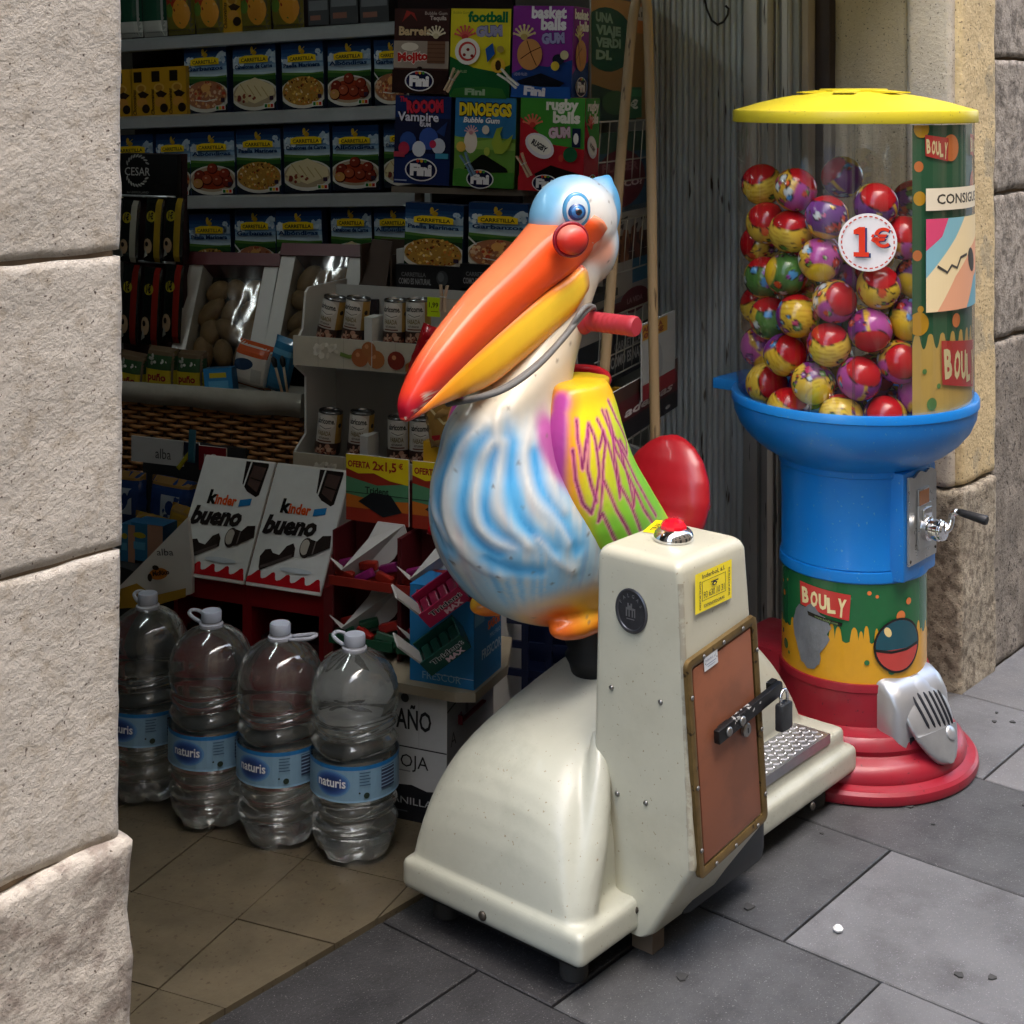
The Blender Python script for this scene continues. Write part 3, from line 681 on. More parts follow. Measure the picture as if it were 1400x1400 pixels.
def dist3(V, pts):
    d = np.full(len(V), 9.0)
    for p, q in zip(pts, pts[1:]):
        e = q-p; t = np.clip(((V-p)@e)/(e@e+1e-12),0,1); d = np.minimum(d, np.linalg.norm(V-p-t[:,None]*e,axis=1))
    return d
tree = BVHTree.FromPolygons([Vector(v) for v in V], F)
zb2 = lambda L: spline([(540+a/3.182, 500+b/3.182) for a,b in L], 22)
RIDGE = [[(330,170),(230,330),(175,480),(160,570),(175,660),(230,760)],[(385,250),(265,415),(215,520),(218,640),(250,735),(310,800)],[(435,320),(372,430),(350,560),(378,680),(450,765),(520,800)],[(480,320),(455,470),(452,600),(505,705),(570,790)],[(590,240),(560,420),(598,560),(680,660),(760,770)],[(640,300),(660,430),(700,560),(740,640)],[(300,800),(380,870),(470,920)],[(450,180),(440,280),(470,370)],[(620,760),(690,840),(780,890)]]
GROOVE = [[(300,290),(215,440),(182,590),(200,710),(250,800)],[(400,290),(318,440),(288,570),(318,680),(395,765),(470,820)],[(445,370),(408,500),(402,610),(440,710),(520,790)],[(515,350),(505,500),(535,630),(610,740),(690,800)],[(610,380),(625,500),(670,600),(740,700),(800,800)],[(480,200),(500,260),(520,330)],[(420,830),(520,880),(620,900)],[(150,560),(165,680),(215,790)]]
mir = lambda q: q*np.array([1,-1,1])+np.array([0,2*YM,0])
n1, n2, n3 = vnoise(V,4.0,1.3), vnoise(V,9.0,5.1), vnoise(V,2.2,8.8); th = np.arctan2(-(V[:,1]-YM), -(V[:,0]-2.27)); z = V[:,2]
def field(polys, m=True):
    d = np.full(len(V), 9.0)
    VW = V+np.stack([vnoise(V,11,k*3.3+.7) for k in range(3)],1)*.011
    for L in polys:
        h = hits(tree, zb2(L), 1.72); d = np.minimum(d, dist3(VW,h))
        if m and h[:,1].mean() < YM-.13: d = np.minimum(d, dist3(VW,mir(h)))
    return d
dr_, dg_ = field(RIDGE), field(GROOVE)
ridge = np.exp(-((dr_+np.abs(n2)*.005)/.012)**2); grv_ = np.exp(-(dg_/.013)**2)
V = V+N*(ridge*.0034-grv_*.0030)[:,None]
WHITE, BLUE, LBLUE = lc('#c9cac4'), lc('#46a4da'), lc('#8fc3de')
C = np.tile(WHITE,(len(V),1))
chest = sm(z,.56,.64)*(1-sm(z,.90,1.0))
C = mixc(C, lc('#c9b9a4'), sm(n2,.05,.5)*.6)
C = mixc(C, LBLUE, sm(n1,-.25,.35)*.75*chest)
fs = np.array([noise.noise((t*8.5+.5*a, zv*2.6+.4*b, 7.7)) for t, zv, a, b in zip(th, z, n1, n2)]); f2 = np.array([noise.noise((t*19+a, zv*5.0, 3.1)) for t, zv, a in zip(th, z, n2)])
C = mixc(C, lc('#7fbde0'), sm(fs,.02,.32)*.65*chest); C = mixc(C, lc('#4aa0d4'), sm(f2,.12,.40)*.5*chest); C = mixc(C, lc('#d8d4c8'), sm(-f2,.10,.42)*.5*chest); C = mixc(C, lc('#b7a3a4'), sm(-fs,.22,.45)*.45*chest)
C = mixc(C, lc('#74b9de'), (1-sm(dg_+n1*.012,.006,.032))*chest*.8)
C = mixc(C, BLUE, (1-sm(dg_+n2*.010+n1*.006,.001,.017))*sm(n3+n1*.6+.30,.0,.55)*chest*.85)
C = mixc(C, lc('#cfc8bd'), (1-sm(dr_+n1*.008+n2*.008,.000,.018))*.5)
C = mixc(C, lc('#dcdcd4'), (1-sm(dr_+n2*.003,.001,.0055))*.5*chest)
C = mixc(C, lc('#1c78b8'), (1-sm(dg_+n1*.003,.0005,.006))*.35*chest*sm(n3+.4,0,.5))
C = mixc(C, lc('#a98fa0'), (1-sm(np.abs(dr_-.012),.0,.006))*sm(n2,.1,.4)*chest*.35)
C = mixc(C, lc('#8fb4c6'), (1-sm(z,.56,.70))*.55)
# neck: cream front, green-blue shade towards the wing
nk = sm(z,.90,1.0)*(1-sm(z,1.16,1.22))
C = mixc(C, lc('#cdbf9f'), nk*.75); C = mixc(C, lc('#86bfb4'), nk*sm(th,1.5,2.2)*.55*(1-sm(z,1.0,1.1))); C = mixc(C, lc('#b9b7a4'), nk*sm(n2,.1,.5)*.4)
# head: white face, blue crown and nape
hd = sm(z,1.17,1.24)
C = mixc(C, lc('#d3d6d3'), hd)
hx = V[:,0]; crown = sm(z+.35*(hx-2.38)+n2*.03,1.335,1.385)
C = mixc(C, lc('#6db7df'), hd*crown*.8*(.6+.4*sm(n2,-.3,.3)))
C = mixc(C, lc('#4ea6dc'), hd*sm(hx+n2*.02,2.43,2.49)*.9)
C = mixc(C, lc('#6fb8e0'), hd*sm(2.335-hx+n2*.02,0,.04)*.9)
dfc = np.sqrt((V[:,0]-2.335)**2+(z-1.31)**2); C = mixc(C, lc('#dddbd2'), hd*(1-sm(dfc,.05,.085))*sm(YM-V[:,1],.02,.05)*.9)
C = mixc(C, lc('#b03a2a'), hd*(1-sm(dist3(V, hits(tree,[(800,352),(816,340),(822,322),(815,306),(800,300)],1.79)),.003,.009))*.8)
C = mixc(C, lc('#e79a78'), hd*(1-sm(dist_poly(V[:,0],z,[(2.25,1.27),(2.33,1.255),(2.40,1.235)]),.012,.045))*.85)
# feet: orange and yellow airbrush
ft = 1-sm(np.minimum(np.sqrt(((V[:,0]-2.30)/1.9)**2+(V[:,1]-(YM-.12))**2+((z-.535)/.9)**2), np.sqrt(((V[:,0]-2.30)/1.9)**2+(V[:,1]-(YM+.12))**2+((z-.535)/.9)**2))+n2*.012,.062,.150)
C = mixc(C, lc('#e0861f'), ft); C = mixc(C, lc('#f4c53a'), ft*sm(n1+n2*1.4+.25,.0,.45)*.8); C = mixc(C, lc('#d2501c'), ft*sm(-n1-n2,.15,.6)*.7)
C = mixc(C, lc('#7fb3c9'), sm(-th,.9,1.6)*chest*.4)
dE = dist3(V, np.array([tuple(on_y(680+a/3.685,480+b/3.685,1.735)) for a,b in EDGE_PX]))
C = mixc(C, lc('#a8418f'), (1-sm(dE+n2*.006,.020,.040))*.9)
C = mixc(C, lc('#6a6258'), sm(vnoise(V,85,9.1),.60,.68)*.8); C = mixc(C, lc('#8a8478'), sm(vnoise(V,3.5,4.4)+.5*vnoise(V,16,2.0),.35,.8)*.35)
rp(skin('pelican_body', V, F, C, PAINT, ride))

# ---- wings with the painted feather lines
def zz(pts): return [(680+a/3.685, 480+b/3.685) for a,b in pts]
STR = [zz(p) for p in (
 [(400,345),(405,440),(430,595),(445,480),(460,365),(490,430),(505,520),(515,610),(500,720),(475,820),(430,770),(395,650),(380,500)],
 [(458,400),(455,600),(475,680),(500,760)], [(505,345),(560,470),(600,620),(620,740),(615,650),(590,520),(585,440)],
 [(515,490),(535,400),(545,470),(535,560),(530,680),(510,860),(530,820),(580,925),(610,985)], [(540,660),(600,800),(655,895),(680,950)], [(620,680),(670,770),(710,870),(730,930)],
 [(530,300),(570,400),(600,500),(640,580),(690,690),(690,780),(660,640),(610,460)], [(695,700),(740,800),(775,850),(800,900)], [(550,300),(590,430),(650,540),(700,650),(760,760),(800,830)], [(560,250),(600,340),(650,450),(655,520),(620,450)])]
for s in (1,-1):
    mb = MB()
    wr = spline([(1.004,2.262,.052,.026,1.750),(.996,2.262,.066,.038,1.745),(.96,2.258,.080,.044,1.736),(.91,2.254,.092,.052,1.728),(.85,2.266,.104,.056,1.722),(.78,2.302,.122,.056,1.717),(.70,2.358,.135,.050,1.715),(.63,2.42,.125,.040,1.722),(.585,2.46,.09,.022,1.735)],24)
    mb.loft([ring_z(cx,cy,z_,a,b,26,.85) for z_,cx,a,b,cy in wr])
    mb.loft([ring_z(2.30+.01*k,1.79,.86+.14*k/3,.065-.008*k,.05,18,.8) for k in range(4)])
    V, F = remesh(mb, .0042, 12, .6); N = vnormals(V, F)
    X, Zv = V[:,0], V[:,2]; nz = vnoise(V,7,2.2); wt = BVHTree.FromPolygons([Vector(v) for v in V], F)
    dW = dist3(V, np.array([tuple(on_y(680+a/3.685,480+b/3.685,1.735)) for a,b in EDGE_PX]))
    C = np.tile(lc('#f3d21a'),(len(V),1))
    gr = sm((X-2.12)*1.1-(Zv-.95)*.9+nz*.05,.10,.34); C = mixc(C, lc('#7cc23a'), gr); C = mixc(C, lc('#b7d640'), sm(nz,.1,.5)*gr*.6)
    C = mixc(C, lc('#f1a21c'), sm(Zv,.955,.99)*(.35+.4*sm(nz,-.2,.4)))
    C = mixc(C, lc('#d9b24a'), (1-sm(V[:,1] if s > 0 else V[:,1],1.66,1.76)*0-1)*0+0*X)
    C = mixc(C, lc('#ee8a1e'), (1-sm(dW,.036,.060))*.8)
    em_ = (1-sm(dW+nz*.008,.026,.044))
    C = mixc(C, lc('#a8418f'), em_); C = mixc(C, lc('#7d2f75'), em_*sm(.80-Zv,0,.1)*.7)
    grv = np.zeros(len(V))
    for st in STR:
        d = dist3(V, hits(wt, st, 1.67)); on = 1.0
        C = mixc(C, lc('#d05aa0'), (1-sm(d,.0030,.0070))*.7*on); C = mixc(C, lc('#86245f'), (1-sm(d,.0012,.0034))*on); grv = np.maximum(grv,(1-sm(d,.001,.006))*on)
    V = V-N*(grv*.0012)[:,None]
    if s < 0: V = V.copy(); V[:,1] = 2*YM-V[:,1]; F = [f[::-1] for f in F]
    rp(skin('wing', V, F, C, PAINT, ride))

# ---- bill
BY = 1.815
def cv(pts, n): return spline([(lambda q:(q.x,q.z))(on_y(*p,BY)) for p in pts], n)
NB = 70
def cvy(pts, n, y0, y1): return spline([(lambda q:(q.x,q.z))(on_y(*p, y0+(y1-y0)*k/(len(pts)-1))) for k,p in enumerate(pts)], n)
T = cvy([(748,284),(722,304),(678,351),(638,394),(602,440),(569,489),(551,527),(545,553),(549,572)],NB,1.893,1.858)
M_ = cvy([(818,318),(812,345),(796,366),(750,399),(704,438),(661,475),(619,514),(583,549),(553,575)],NB,1.800,1.850)
L_ = cvy([(806,345),(800,372),(786,410),(758,450),(714,490),(671,525),(628,541),(588,556),(554,576)],NB,1.830,1.855)
def bill(name, top, bot, wid, p, paint, flatside):
    rings = []; U = []
    for k in range(NB):
        t = k/(NB-1); c_ = (top[k]+bot[k])/2; h_ = (top[k]-bot[k])/2
        r = []
        for j in range(36):
            a = 2*PI*j/36; cc, ss = math.cos(a), math.sin(a)
            q_ = .42 if cc*flatside > 0 else p; kk = math.copysign(abs(cc)**(q_ if cc*flatside > 0 else 1), cc)
            r.append((c_[0]+h_[0]*kk, YM+wid(t)*math.copysign(abs(ss)**p,ss), c_[1]+h_[1]*kk)); U.append((t, cc, ss))
        rings.append(r)
    m_ = MB(); m_.loft(rings); V = np.array(m_.v); U = np.array(U)
    return rp(skin(name, V, m_.f, paint(V, U[:,0], U[:,1], U[:,2]), PAINT, ride))
def p_up(V, t, c, s):
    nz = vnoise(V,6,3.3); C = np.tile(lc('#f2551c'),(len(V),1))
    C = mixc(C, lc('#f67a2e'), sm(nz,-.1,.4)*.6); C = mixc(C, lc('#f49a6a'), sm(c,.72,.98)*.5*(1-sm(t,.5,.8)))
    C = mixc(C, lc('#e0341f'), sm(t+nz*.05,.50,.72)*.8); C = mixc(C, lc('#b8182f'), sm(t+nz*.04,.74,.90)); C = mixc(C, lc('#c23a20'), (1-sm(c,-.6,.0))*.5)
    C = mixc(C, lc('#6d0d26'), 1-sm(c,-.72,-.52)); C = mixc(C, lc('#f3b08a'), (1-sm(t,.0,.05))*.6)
    ch = sm(vnoise(V,42,1.1)+.55*vnoise(V,90,4.4),.33,.40)*sm(t,.78,.82)*sm(s,-.2,-.4)
    return mixc(C, lc('#d9cbb8'), ch)
def p_lo(V, t, c, s):
    nz = vnoise(V,6,6.3); C = np.tile(lc('#f5b21d'),(len(V),1))
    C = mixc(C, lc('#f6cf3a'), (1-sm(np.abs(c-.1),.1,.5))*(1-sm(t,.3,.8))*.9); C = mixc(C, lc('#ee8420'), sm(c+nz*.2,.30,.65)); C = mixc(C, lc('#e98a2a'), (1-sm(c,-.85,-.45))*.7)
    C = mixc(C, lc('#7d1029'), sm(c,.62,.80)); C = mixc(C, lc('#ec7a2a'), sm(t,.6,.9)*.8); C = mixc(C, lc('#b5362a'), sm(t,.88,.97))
    return mixc(C, lc('#8a3a6a'), (1-sm(t,.0,.06))*.6)
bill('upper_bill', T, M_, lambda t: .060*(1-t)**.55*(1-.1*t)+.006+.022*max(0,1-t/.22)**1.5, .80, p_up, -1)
M2 = cvy([(798,358),(775,378),(743,397),(700,431),(656,468),(614,508),(580,546),(552,574)],NB,1.795,1.850)
L2 = cvy([(785,410),(770,438),(744,466),(708,496),(668,527),(626,544),(587,557.5),(554,577)],NB,1.83,1.855)
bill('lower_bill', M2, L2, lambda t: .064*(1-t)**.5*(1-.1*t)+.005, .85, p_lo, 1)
# ---- cheek ball, eye
pc = on_y(782,328,1.768); ck = MB(); ellipsoid(ck,(0,0,0),(.031,.024,.029),28); V = np.array(ck.v); nn = V/np.array([.031,.024,.029])
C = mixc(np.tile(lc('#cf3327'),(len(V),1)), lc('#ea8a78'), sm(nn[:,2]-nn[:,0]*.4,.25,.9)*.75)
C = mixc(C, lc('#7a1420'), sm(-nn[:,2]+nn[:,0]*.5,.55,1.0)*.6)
o = skin('cheek', V, ck.f, C, PAINT, ride); o.location = pc-R0; o.rotation_euler = (0,0,math.radians(-30))
rim = MB().tube([(.0335*math.cos(2*PI*k/28),.007,.0315*math.sin(2*PI*k/28)) for k in range(28)], .0042, 10, closed=True).build('cheek_groove', mat('dark_red_paint','#8c1626',.2,coat=.5), ride, smooth=True); rim.location = pc-R0; rim.rotation_euler = (0,0,math.radians(-30))
pe_ = on_y(788,287,1.786); yaw = math.radians(-36)
def eye_ring(r0, r1, dep, m, name, par, off=(0,0,0)):
    k = MB(); ellipsoid(k,(0,0,0),(r0,dep,r1),26); o = k.build(name, m, par, smooth=True); o.location = off; return o
eb = eye_ring(.0285,.035,.010, mat('eye_outline','#4f9fcf',.18,coat=.6), 'eye', ride, pe_-R0); eb.rotation_euler = (0,0,yaw)
ew = eye_ring(.0255,.032,.0125, mat('eye_white','#d5e4ea',.12,coat=.8), 'eye_white', eb)
ei = eye_ring(.0185,.0185,.010, mat('iris_rim','#174f8f',.12,coat=.8), 'iris', eb, (-.001,-.0062,-.003)); 
e2 = eye_ring(.0155,.0155,.010, mat('iris_blue','#3b86c9',.12,coat=.8), 'iris_glow', eb, (-.001,-.0076,-.003))
e3 = eye_ring(.0085,.0085,.008, mat('pupil','#08101c',.08,coat=1), 'pupil', eb, (.0,-.0115,-.003)); e4 = eye_ring(.003,.003,.003, mat('eye_glint','#e8eef2',.1), 'glint', eb, (-.004,-.0190,.003))
# ---- handlebar grips, seat
ph_ = on_y(800,438,1.795)
RED = mat('red_plastic','#960f1b',.36,coat=.15,vary=.06,vscale=20); GRIP = mat('red_rubber','#a02a35',.5,vary=.1,vscale=30)
for s in (1,-1):
    y0 = YM-s*(YM-1.80); k = MB(); pr_ = [(.026,0),(.028,.006),(.024,.012),(.0180,.016)]
    for q in range(7): pr_ += [(.0185,.02+q*.012),(.0195,.023+q*.012),(.0195,.029+q*.012)]
    pr_ += [(.0190,.108),(.0202,.112),(.0202,.124),(.0175,.129),(.0005,.130)]
    o = k.lathe(pr_,24).build('handle_grip', GRIP, ride, smooth=True, angle=40); o.location = Vector((ph_.x,y0,ph_.z))-R0; o.rotation_euler = (PI/2*s,0,0)
ps = on_y(906,655,YM); st = MB()
st.loft([ring_z(ps.x+.012*t*t-.02+.05*t,YM,.60+.205*t,w_*.30+.008,w_,24) for t,w_ in ((0,.10),(.2,.115),(.4,.118),(.6,.108),(.78,.086),(.9,.06),(.97,.034),(1.0,.008))])
st.loft([ring_z(ps.x-.11+.13*t,YM,.60+.05*t,.12,.085,24) for t in (0,.5,1)])
V, F = remesh(st,.006,10,.6); rp(skin('seat', V, F, None, RED, ride))
# rim of the cockpit behind the neck
rp(MB().tube([(2.36+.075*math.cos(a),YM+.075*math.sin(a),.975+.012*math.cos(a)) for a in [2*PI*k/30 for k in range(30)]],.013,10,closed=True).build('cockpit_rim', RED, ride, smooth=True))
rp(MB().lathe([(.06,.80),(.072,.972),(.0005,.955)],24,c=(2.36,YM)).build('cockpit', RED, ride, smooth=True))
# ---- grey cord round the neck and the grip
CORD = mat('grey_cord','#6d6c68',.6,vary=.15,vscale=40)
def cordpts(pts): return [on_y(a,b,y) for a,b,y in pts]
k = MB(); k.tube(spline([tuple(p) for p in cordpts(((612,552,1.90),(648,545,1.80),(690,532,1.755),(732,503,1.745),(768,465,1.745),(790,438,1.74),(806,421,1.755),(812,422,1.79),(806,432,1.84)))],40),.0058,8)
k2 = MB(); k2.tube(spline([tuple(p) for p in cordpts(((640,548,1.83),(692,528,1.76),(738,494,1.752),(772,458,1.75),(790,432,1.735),(800,420,1.74),(810,419,1.77),(812,426,1.81)))],40),.005,8)
cr = thing('cord','grey rubber cord slung under the orange bill and hooked on the red grip','cord', on_y(740,495,1.75))
for q in (k,k2): o = q.build('cord_strand', CORD, cr, smooth=True); o.location = -cr.location
# ================================================================ THE CAPSULE MACHINE
MC = Vector((3.222, 1.675, 0))
CV, RV = Vector((-.887,-.461,0)), Vector((.461,-.887,0))           # towards the street corner / along the street face
mach = thing('capsule_machine', 'tall round capsule vending machine with yellow lid, clear drum, blue body and red foot', 'vending machine', MC)
def cyl(R, phi0, z0, cz=0.0):
    return lambda x, y, z: (CV*math.cos(phi0+x/R)+RV*math.sin(phi0+x/R))*(R+z)+Vector((0,0,z0+y))
YEL = mat('yellow_plastic','#d2c02c',.4,coat=.05,color2='#bfae3a',c2scale=6,c2lo=.5,c2hi=.8,speck=.01,speck_col='#8a7f3a',speck_scale=130,vary=.03,vscale=6)
BLU = mat('blue_plastic','#0e76c6',.36,coat=.10,color2='#2a80c2',c2scale=5,c2lo=.5,c2hi=.8,speck=.02,speck_col='#5a93bd',speck_scale=120,vary=.05,vscale=7,rvary=.06,bump=.05,bscale=40)
REDM = mat('red_foot_plastic','#8c1a29',.40,color2='#7a2a33',c2scale=7,c2lo=.5,c2hi=.75,coat=.1,vary=.08,vscale=9,rvary=.1,speck=.02,speck_col='#4e161e',speck_scale=130,bump=.06,bscale=40)
MB().lathe([(.2815,1.487),(.2825,1.489),(.2825,1.512),(.281,1.515),(.262,1.520),(.215,1.534),(.16,1.546),(.11,1.554),(.079,1.557),(.079,1.5635),(.076,1.565),(.0005,1.565)],96).build('lid', YEL, mach, smooth=True, angle=30)
lid = mach.children[-1]
for k in range(6):
    a = 2*PI*k/6+.3; u = Vector((math.cos(a),math.sin(a),0)); v = Vector((-u.y,u.x,0)); p = u*.105+Vector((0,0,1.5545))
    MB().loft([[p-u*.028-v*.03,p+u*.026-v*.024,p+u*.026+v*.024,p-u*.028+v*.03],[p-u*.028-v*.03+Vector((0,0,.007)),p+u*.026-v*.024+Vector((0,0,.003)),p+u*.026+v*.024+Vector((0,0,.003)),p-u*.028+v*.03+Vector((0,0,.007))]]).build('lid_lug', YEL, lid)
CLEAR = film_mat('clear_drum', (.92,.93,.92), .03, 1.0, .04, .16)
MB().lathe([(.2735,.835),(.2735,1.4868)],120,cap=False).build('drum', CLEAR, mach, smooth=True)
sm_ = MB()
for R_ in (.2745,): sm_.loft([[tuple(cyl(R_,-.012,z)(x,0,0)) for x in (0,.0035,.007)] for z in (.84,1.486)], cap=False, close=False)
sm_.build('drum_seam', film_mat('clear_edge',(.75,.77,.76),.08,1.0,.10), mach)
# bowl, column
MB().lathe([(.262,.80),(.2655,.848),(.2835,.852),(.2855,.848),(.2855,.832),(.282,.829),(.279,.805),(.266,.775),(.244,.748),(.216,.725),(.190,.710),(.1795,.704),(.1745,.700),(.1745,.688),(.1705,.684),(.168,.62),(.1675,.484),(.1695,.480),(.1695,.478),(.1675,.476),(.1715,.474),(.1725,.470),(.1725,.452),(.170,.449)],96).build('body', BLU, mach, smooth=True, angle=35)
bd = mach.children[-1]
MB().lathe([(.262,.80),(.15,.78),(.0005,.775)],48,cap=False).build('drum_floor', BLU, mach, smooth=True)
MB().box((-.075,.20,.825),(.075,.345,.853),bev=.006).build('hinge_bracket', BLU, mach, angle=40)
# foot
MB().lathe([(.1655,.224),(.1725,.224),(.1735,.221),(.1735,.206),(.1715,.204),(.1715,.128),(.180,.124),(.206,.119),(.217,.108),(.221,.094),(.217,.082),(.222,.078),(.240,.072),(.252,.060),(.257,.045),(.256,.036),(.264,.033),(.276,.030),(.282,.023),(.2835,.012),(.281,.003),(.277,.0)],96).build('foot', REDM, mach, smooth=True, angle=32)
MB().box((-.10,.10,.002),(.10,.285,.232),bev=.012).build('rear_block', REDM, mach, angle=40)
# ---- printed band on the column
GRN, YLB, ORG, BANN, CREAMP = '#1f6236', '#d29b22', '#d97b3c', '#c23a34', '#ead9a2'
RB = .1668; Wd = 2*PI*RB; f0 = math.radians(-120); ax = lambda deg: RB*math.radians(deg+120)
art = Art(Wd,.226,GRN)
# yellow paint that drips upwards from the foot of the band
top = [(0,.09)]; rr = random.Random(5); x = 0
while x < Wd-.03:
    w = rr.uniform(.010,.02); hh = .098+rr.uniform(-.004,.006); up = rr.choice((0,.0,.018,.03,.012))
    for k in range(6): top.append((x+w*k/5, hh+up*math.sin(PI*k/5)**.5 if up else hh-.004*math.sin(PI*k/5)))
    x += w
top.append((Wd,.09)); art.poly([(0,0),(Wd,0)]+top[::-1], YLB)
for deg,yy,r,cc in ((-74,.185,.004,ORG),(-70,.160,.007,ORG),(-63,.196,.003,ORG),(12,.206,.005,ORG),(18,.198,.004,ORG),(-2,.192,.003,'#2f7f4a'),(-66,.045,.012,'#2a6b3a'),(-72,.07,.006,'#2a6b3a'),(-60,.03,.004,'#2a6b3a'),(30,.03,.010,'#2a6b3a'),(10,.05,.006,'#2a6b3a'),(46,.18,.008,ORG),(38,.15,.012,ORG),(24,.075,.008,'#2a6b3a')): art.ell(ax(deg),yy,r,r,cc,14)
def banner(art, x0, x1, yb, h, word=True):
    w = x1-x0
    art.poly([(x0+w*.02,yb+h*.22),(x0+w*.97,yb),(x1,yb+h*.86),(x0,yb+h)], BANN)
    for ch, fx, fy, fh, rot in (('B',.14,.34,.50,.06),('O',.32,.30,.48,-.05),('U',.50,.27,.48,.02),('L',.66,.20,.48,.05),('Y',.83,.12,.58,-.08)):
        art.text(ch, x0+w*fx, yb+h*fy, h*fh, CREAMP, w=w*.15, bold=.045, rot=rot)
banner(art, ax(-45), ax(-2), .142, .068)
art.poly([(ax(-37),.147),(ax(-8),.136),(ax(-9),.127),(ax(-36),.138)],'#17150f'); art.text('www.bouly.com',ax(-21),.1335,.006,'#7d9a62',w=.055,rot=-.13)
# a plain two-tone ball in the place of the printed figure
art.ell(ax(36),.085,.062,.062,'#16130f',36); art.ell(ax(36),.085,.057,.057,'#b8413a',36); art.poly([(ax(36)+.057*math.cos(t),.085+.057*math.sin(t)) for t in [math.radians(-8+196*k/24) for k in range(25)]],'#1b4b57'); art.line([(ax(36)-.057,.078),(ax(36)-.02,.072),(ax(36)+.02,.074),(ax(36)+.056,.082)],.006,'#16130f')
art.ell(ax(26),.118,.008,.012,'#e3c986',14,.5)
art.build('printed_band', mach, cyl(RB,f0,.2235), PRINTG, cut=.008)
# torn silver tape on the band
tp = Art(.15,.17); rr = random.Random(2); pts = []
for k in range(34):
    a = 2*PI*k/34; pts.append((.075+(.047+rr.uniform(-.006,.006)+.010*math.sin(3*a))*math.cos(a), .085+(.072+rr.uniform(-.010,.008))*math.sin(a)))
tp.poly(pts,'#7f868c')
tp.build('silver_tape', mach, cyl(RB+.003,math.radians(-61),.232), mat('silver_tape','#83898f',.38,metal=.35,vary=.35,vscale=14,bump=1.4,bscale=22,stretch=(1,1,.5)), cut=.006)
# ---- poster inside of the drum
RP = .2668; hw = math.radians(34); pw, phh = RP*hw*2, .636
art = Art(pw,phh,'#2e5f3f'); art.clip = (0,0,pw,phh)
top = [(0,.18)]; x = 0
while x < pw:
    w = .022
    for k in range(6): top.append((x+w*k/5, .155+.022*math.sin(PI*k/5)**.4))
    for k in range(5): top.append((x+w+.014*k/4, .155-.012*math.sin(PI*k/4)))
    x += w+.014
art.poly([(0,0),(pw+.03,0),(pw+.03,.155)]+top[::-1],'#d2ac58')
for x,y,r,cc in ((.016,.545,.012,ORG),(.018,.475,.016,YLB),(.012,.35,.012,ORG),(.052,.245,.012,ORG),(.016,.20,.026,YLB),(.02,.232,.008,YLB),(.085,.26,.012,ORG),(.05,.022,.014,'#5f8a4a'),(.07,.06,.006,'#5f8a4a'),(.03,.095,.006,'#5f8a4a'),(.022,.628,.02,YLB),(.11,.585,.03,ORG),(.24,.5,.03,ORG),(.13,.2,.016,ORG),(.2,.12,.02,'#5f8a4a'),(.28,.56,.02,YLB)): art.ell(x,y,r,r,cc,18)
banner(art,.030,.100,.555,.060); banner(art,.075,.245,.035,.125); banner(art,.20,.27,.555,.06)
art.rect(.030,.448,.285,.497,'#e2d6bb'); art.text('CONSIGUE',.155,.462,.022,'#3a342b',w=.19,bold=.02)
art.clip = (.030,.225,.285,.43); art.rect(.03,.225,.285,.43,'#7fb2bd'); art.poly([(.03,.43),(.03,.36),(.075,.39),(.095,.43)],'#d3486f')
art.poly([(.03,.225),(.03,.30),(.12,.385),(.16,.43),(.285,.43),(.285,.36),(.2,.31),(.15,.225)],'#e8d3a4'); art.poly([(.06,.225),(.12,.30),(.2,.36),(.285,.39),(.285,.225)],'#e0a27e')
art.poly([(.17,.225),(.22,.29),(.285,.31),(.285,.225)],'#6ba3b4'); art.ell(.20,.33,.02,.03,'#37342f',16,.5); art.line([(.06,.325),(.09,.31),(.105,.325),(.125,.318),(.14,.34),(.17,.345)],.006,'#45423c')
art.clip = None
art.build('poster', mach, cyl(RP,math.radians(62)-hw,.848), mat('poster_print', attr=True, rough=.5), cut=.010)
# ---- price sticker on the outside
art = Art(.13,.13); art.ell(.065,.065,.0635,.0635,'#e6e4e4',44)
for k in range(30):
    a = 2*PI*k/30; art.line([(.065+.0565*math.cos(a+d),.065+.0565*math.sin(a+d)) for d in (-.062,0,.062)],.0028,'#c24a3c')
for dx,dy,cc in ((.004,-.002,'#23396b'),(0,0,'#d93a22')):
    art.poly([(.034+dx,.034+dy),(.066+dx,.034+dy),(.066+dx,.044+dy),(.058+dx,.044+dy),(.058+dx,.099+dy),(.046+dx,.099+dy),(.034+dx,.092+dy),(.034+dx,.083+dy),(.045+dx,.083+dy),(.045+dx,.044+dy),(.034+dx,.044+dy)],cc)
    art.text('€',.090+dx*.7,.056+dy,.040,cc,w=.040,bold=.02)
art.build('price_sticker', mach, cyl(.2740,math.radians(6.5)-.065/.274,1.164), PRINTG, cut=.006)
# ---- coin mechanism on the street side
p0 = on_y(1241,775,MC.y-.175)-MC; p1 = on_y(1278,640,MC.y-.175)-MC; ym = -.175
MB().box((p0.x-.014,ym+.003,.455),(p1.x+.012,-.10,.700),bev=.006).build('mechanism_housing', BLU, mach, angle=40)
CAST = mat('cast_aluminium','#a9a8a3',.34,metal=.75,vary=.12,vscale=20,rvary=.1)
w, zb, zt = p1.x-p0.x, p0.z, p1.z
edge = [(p0.x,zb),(p1.x,zb)]+[(p1.x-w*k/16, zt-.006+.010*abs(math.sin(k/16*PI*2.5))+.006*math.sin(k/16*PI)) for k in range(17)]
o = MB().loft([[(x,ym-.004,z) for x,z in edge],[(x,ym+.002,z) for x,z in edge]]).build('mechanism_plate', CAST, mach, angle=30); mp_ = o
zc = (zb+zt)/2; xc = (p0.x+p1.x)/2
